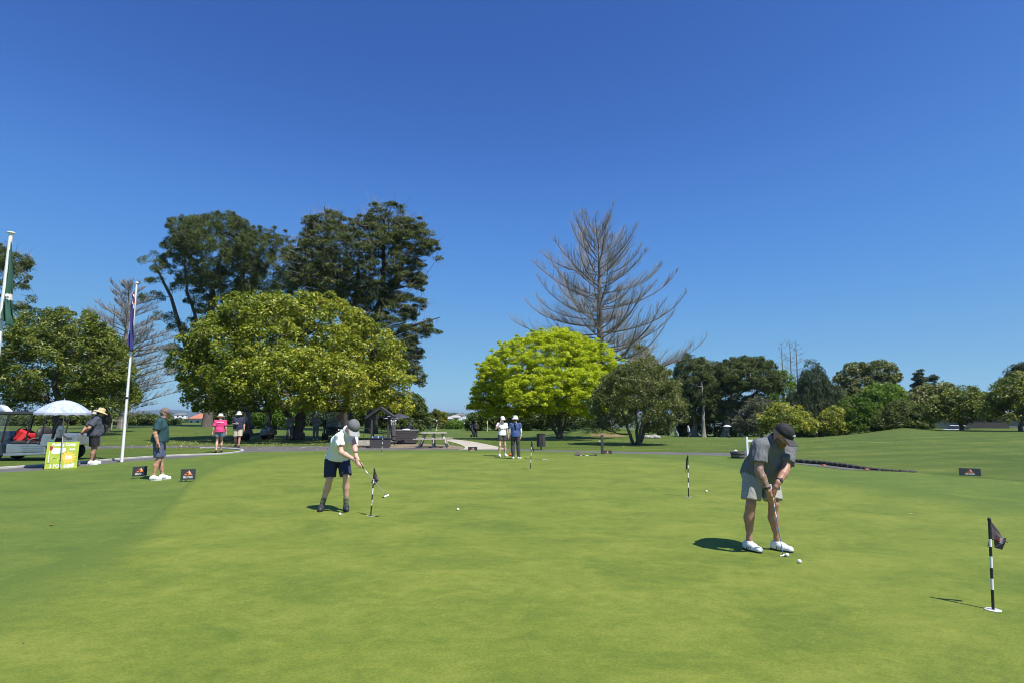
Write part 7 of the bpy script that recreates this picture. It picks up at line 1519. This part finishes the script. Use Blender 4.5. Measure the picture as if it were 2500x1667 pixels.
# ================================================================== BUILDINGS
M_wbd = mat('weatherboard', (.40, .375, .34), .8, var=.06, scale=2); M_wdk = mat('brown_wall', (.10, .088, .082), .85, var=.1, scale=2); M_tilem = mat('grey_roof_tile', (.17, .165, .16), .8, var=.2, scale=4, bump=.4, bscale=10); M_terr = mat('terracotta_tile', (.50, .20, .12), .8, var=.18, scale=3, bump=.4, bscale=8); M_rend = mat('cream_render', (.55, .50, .42), .85, var=.06); M_win = mat('dark_window_glass', (.03, .035, .04), .08, var=0)
def house(label, base, rot, L, D, Hh, wall_m, roof_m, rise, boards=False, wins=(), cat='house', eave=.4):
    R = thing('house', label, cat, base, rot)
    mb = MB(); mb.box((0, D / 2, Hh / 2 - .5), (L, D, Hh + 1.0)); wl = mb.build('wall', wall_m, R)
    if boards:
        n = int(L / .30)
        for i in range(n): mb = MB(); mb.box((-L / 2 + (i + .5) * L / n, -.012, Hh / 2 - .4), (L / n - .02, .024, Hh + .8)); mb.build('cladding_board', wall_m, wl)
    mb = MB(); e = eave; a = [(-L / 2 - e, -e, Hh), (L / 2 + e, -e, Hh), (L / 2 + e, D + e, Hh), (-L / 2 - e, D + e, Hh)]; r1 = (-L / 2 + min(L, D) * .35, D / 2, Hh + rise); r2 = (L / 2 - min(L, D) * .35, D / 2, Hh + rise)
    b_ = [(x, y, z_ - .16) for x, y, z_ in a]; mb.add(a + [r1, r2] + b_, [(0, 1, 5, 4), (2, 3, 4, 5), (1, 2, 5), (3, 0, 4), (0, 6, 7, 1), (1, 7, 8, 2), (2, 8, 9, 3), (3, 9, 6, 0), (9, 8, 7, 6)]); mb.build('roof', roof_m, R)
    for (x, z_, ww, hh_) in wins:
        mb = MB(); mb.box((x, -.03, z_), (ww + .14, .06, hh_ + .14)); f = mb.build('window', M_stw, R); mb = MB(); mb.box((x, -.065, z_), (ww, .02, hh_)); mb.build('pane', M_win, f)
    return R
b = at(2292, 1058, 92); house('grey weatherboard shed with low tiled roof half hidden by the mound', b + np.array((0, 0, .45)), -.35, 5.4, 5, 1.75, M_wbd, M_tilem, 1.4, True, cat='shed')
b = at(2413, 1062, 88); house('dark brown walled building behind the right-hand mound', b + np.array((0, 0, .45)), -.45, 5.2, 7, 2.2, M_wdk, M_wdk, .4, cat='building', eave=.1)
b = at(2486, 1062, 90); house('long grey walled house with pale grey roof at the right edge', b + np.array((0, 0, .45)), -.45, 8.0, 8, 2.2, mat('grey_wall', (.27, .25, .235), .85, var=.05), mat('pale_roof', (.26, .26, .265), .7, var=.08), 1.4, cat='house', eave=.2)
b = at(478, 1034, 210); house('cream house with terracotta roof beyond the left-hand rise', b + np.array((0, 0, -1)), -.5, 8.5, 7, 3.0, M_rend, M_terr, 2.2, wins=((-2.6, 1.6, 1.3, 1.2), (1.2, 1.6, 1.6, 1.2)))
for i, (u, v, Yh, L_, m, lab) in enumerate(((1108, 1026, 560, 11, M_umw, 'white house on the far rise, right of the small pyramidal conifer'), (1122, 1020, 640, 12, M_umw, 'pale gabled house standing highest on the far wooded rise'), (1093, 1030, 520, 9, M_rend, 'cream house low on the far rise beside the pyramidal conifer'), (440, 1019, 620, 11, M_umw, 'small white house on the far slope left of the terracotta roof'), (230, 1024, 300, 12, M_rend, 'pale low house glimpsed under the beach umbrella over the hedge'))):
    b = at(u, v, Yh); house(lab, b, -.3 + i * .2, L_, 8, 3.2, m, M_tilem if i % 2 else mat('light_roof', (.42, .40, .38), .8, var=.1), 2.0, wins=((-2.4, 1.7, 1.6, 1.4), (2.2, 1.7, 1.8, 1.4)))
# white car by the shed
b = at(2340, 1061, 82); CR = thing('parked_car', 'white car half hidden behind the mound beside the shed', 'car', b + np.array((0, 0, -.15)), .25)
mb = MB(); mb.prism([(-2.1, .35), (2.1, .35), (2.15, .75), (1.5, .92), (-1.3, .98), (-2.1, .85)], -.85, .85, MX); mb.build('body', mat('white_car_paint', (.75, .76, .78), .25, var=.02, coat=.6), CR, False, .08)
mb = MB(); mb.prism([(-1.25, .96), (1.45, .92), (.75, 1.42), (-.55, 1.46)], -.74, .74, MX); mb.build('cabin', M_win, CR, False, .06); mb = MB(); mb.prism([(-.6, 1.44), (.78, 1.40), (.6, 1.50), (-.4, 1.52)], -.72, .72, MX); mb.build('roof', mat('white_car_paint', (.75, .76, .78)), CR, False, .03)
for x in (-1.35, 1.3):
    for y in (-.78, .78): wheel(CR, (x, y, .32), .32, .2)
# ---- far woods, one mass of tree tops on the rise
rg = np.random.default_rng(99); n = 900; a = rg.uniform(-.24, .10, n); Yw = rg.uniform(420, 1350, n); X = a * Yw; Zb = np.interp(Yw, [420, 1350], [-12, 2]); C = []; 
ci = np.repeat(np.arange(n), 42); d = unit(rg.normal(size=(len(ci), 3))); sz = rg.uniform(2.2, 5.0, n); C = np.stack([X, Yw, Zb + sz * .6], 1)[ci] + d * sz[ci][:, None] * [1, 1, 1.1]
V, Q = leaves(C, d + [0, 0, .4], 2.4, 1.8, rg, tri=True); me = np_mesh('far_woods', V, Q, 3); face_attr(me, 'tint', np.clip(.35 + rg.normal(size=n)[ci] * .2 + rg.normal(size=len(ci)) * .15, 0, 1)); o = link_mesh('far_woods', me, M_hdg); tag(o, 'distant wooded slope beyond the fairway', 'woods', kind='stuff')
rg = np.random.default_rng(98); n = 420; a = rg.uniform(-.70, -.48, n); Yw = rg.uniform(230, 900, n); X = a * Yw; Zb = np.interp(Yw, [230, 900], [-7.5, -4]); ci = np.repeat(np.arange(n), 42); d = unit(rg.normal(size=(len(ci), 3))); sz = rg.uniform(1.6, 3.6, n); C = np.stack([X, Yw, Zb + sz * .5], 1)[ci] + d * sz[ci][:, None]
V, Q = leaves(C, d + [0, 0, .4], 1.8, 1.3, rg, tri=True); me = np_mesh('far_woods', V, Q, 3); face_attr(me, 'tint', np.clip(.4 + rg.normal(size=n)[ci] * .25 + rg.normal(size=len(ci)) * .15, 0, 1)); o = link_mesh('far_woods', me, M_hdg); tag(o, 'distant scrub and trees beyond the left-hand rise', 'woods', kind='stuff')
# ---- leaf litter
rg = np.random.default_rng(5); n = 2600
u_ = np.concatenate([rg.uniform(-20, -6, n // 2), rg.normal(-13, 3.2, n // 2), rg.uniform(-30, 24, 1500)]); y_ = np.concatenate([rg.uniform(27, 45, n // 2), rg.normal(36, 3.5, n // 2), rg.uniform(27, 62, 1500)]); keep = y_ > 26.5; u_, y_ = u_[keep], y_[keep]; C = np.stack([u_, y_, T(u_, y_) + .025], 1)
V, Q = leaves(C, np.array([0, 0, 1.]) + rg.normal(size=C.shape) * .35, .075, .045, rg); me = np_mesh('fallen_leaves', V, Q, 4); face_attr(me, 'tint', rg.uniform(0, 1, len(C))); o = link_mesh('fallen_leaves', me, leaf_mat('litter', [(.16, .10, .04), (.36, .30, .12), (.55, .48, .28)], .1)); tag(o, 'yellow and brown fallen leaves scattered under the big magnolia', 'leaves', kind='stuff')
# ================================================================== AIR
hz = MB(); hz.box((0, 0, 46), (30400, 30400, 150)); ho = hz.build('haze'); tag(ho, 'thin blue air over the far land', kind='stuff')
m = bpy.data.materials.new('haze'); m.use_nodes = True; nt = m.node_tree; nt.nodes.clear(); o_ = nt.nodes.new('ShaderNodeOutputMaterial'); v_ = nt.nodes.new('ShaderNodeVolumePrincipled')
v_.inputs['Color'].default_value = (.62, .78, 1.0, 1); v_.inputs['Density'].default_value = 7e-5; v_.inputs['Anisotropy'].default_value = .2; nt.links.new(v_.outputs[0], o_.inputs['Volume']); ho.data.materials.append(m)
S.cycles.volume_bounces = 0
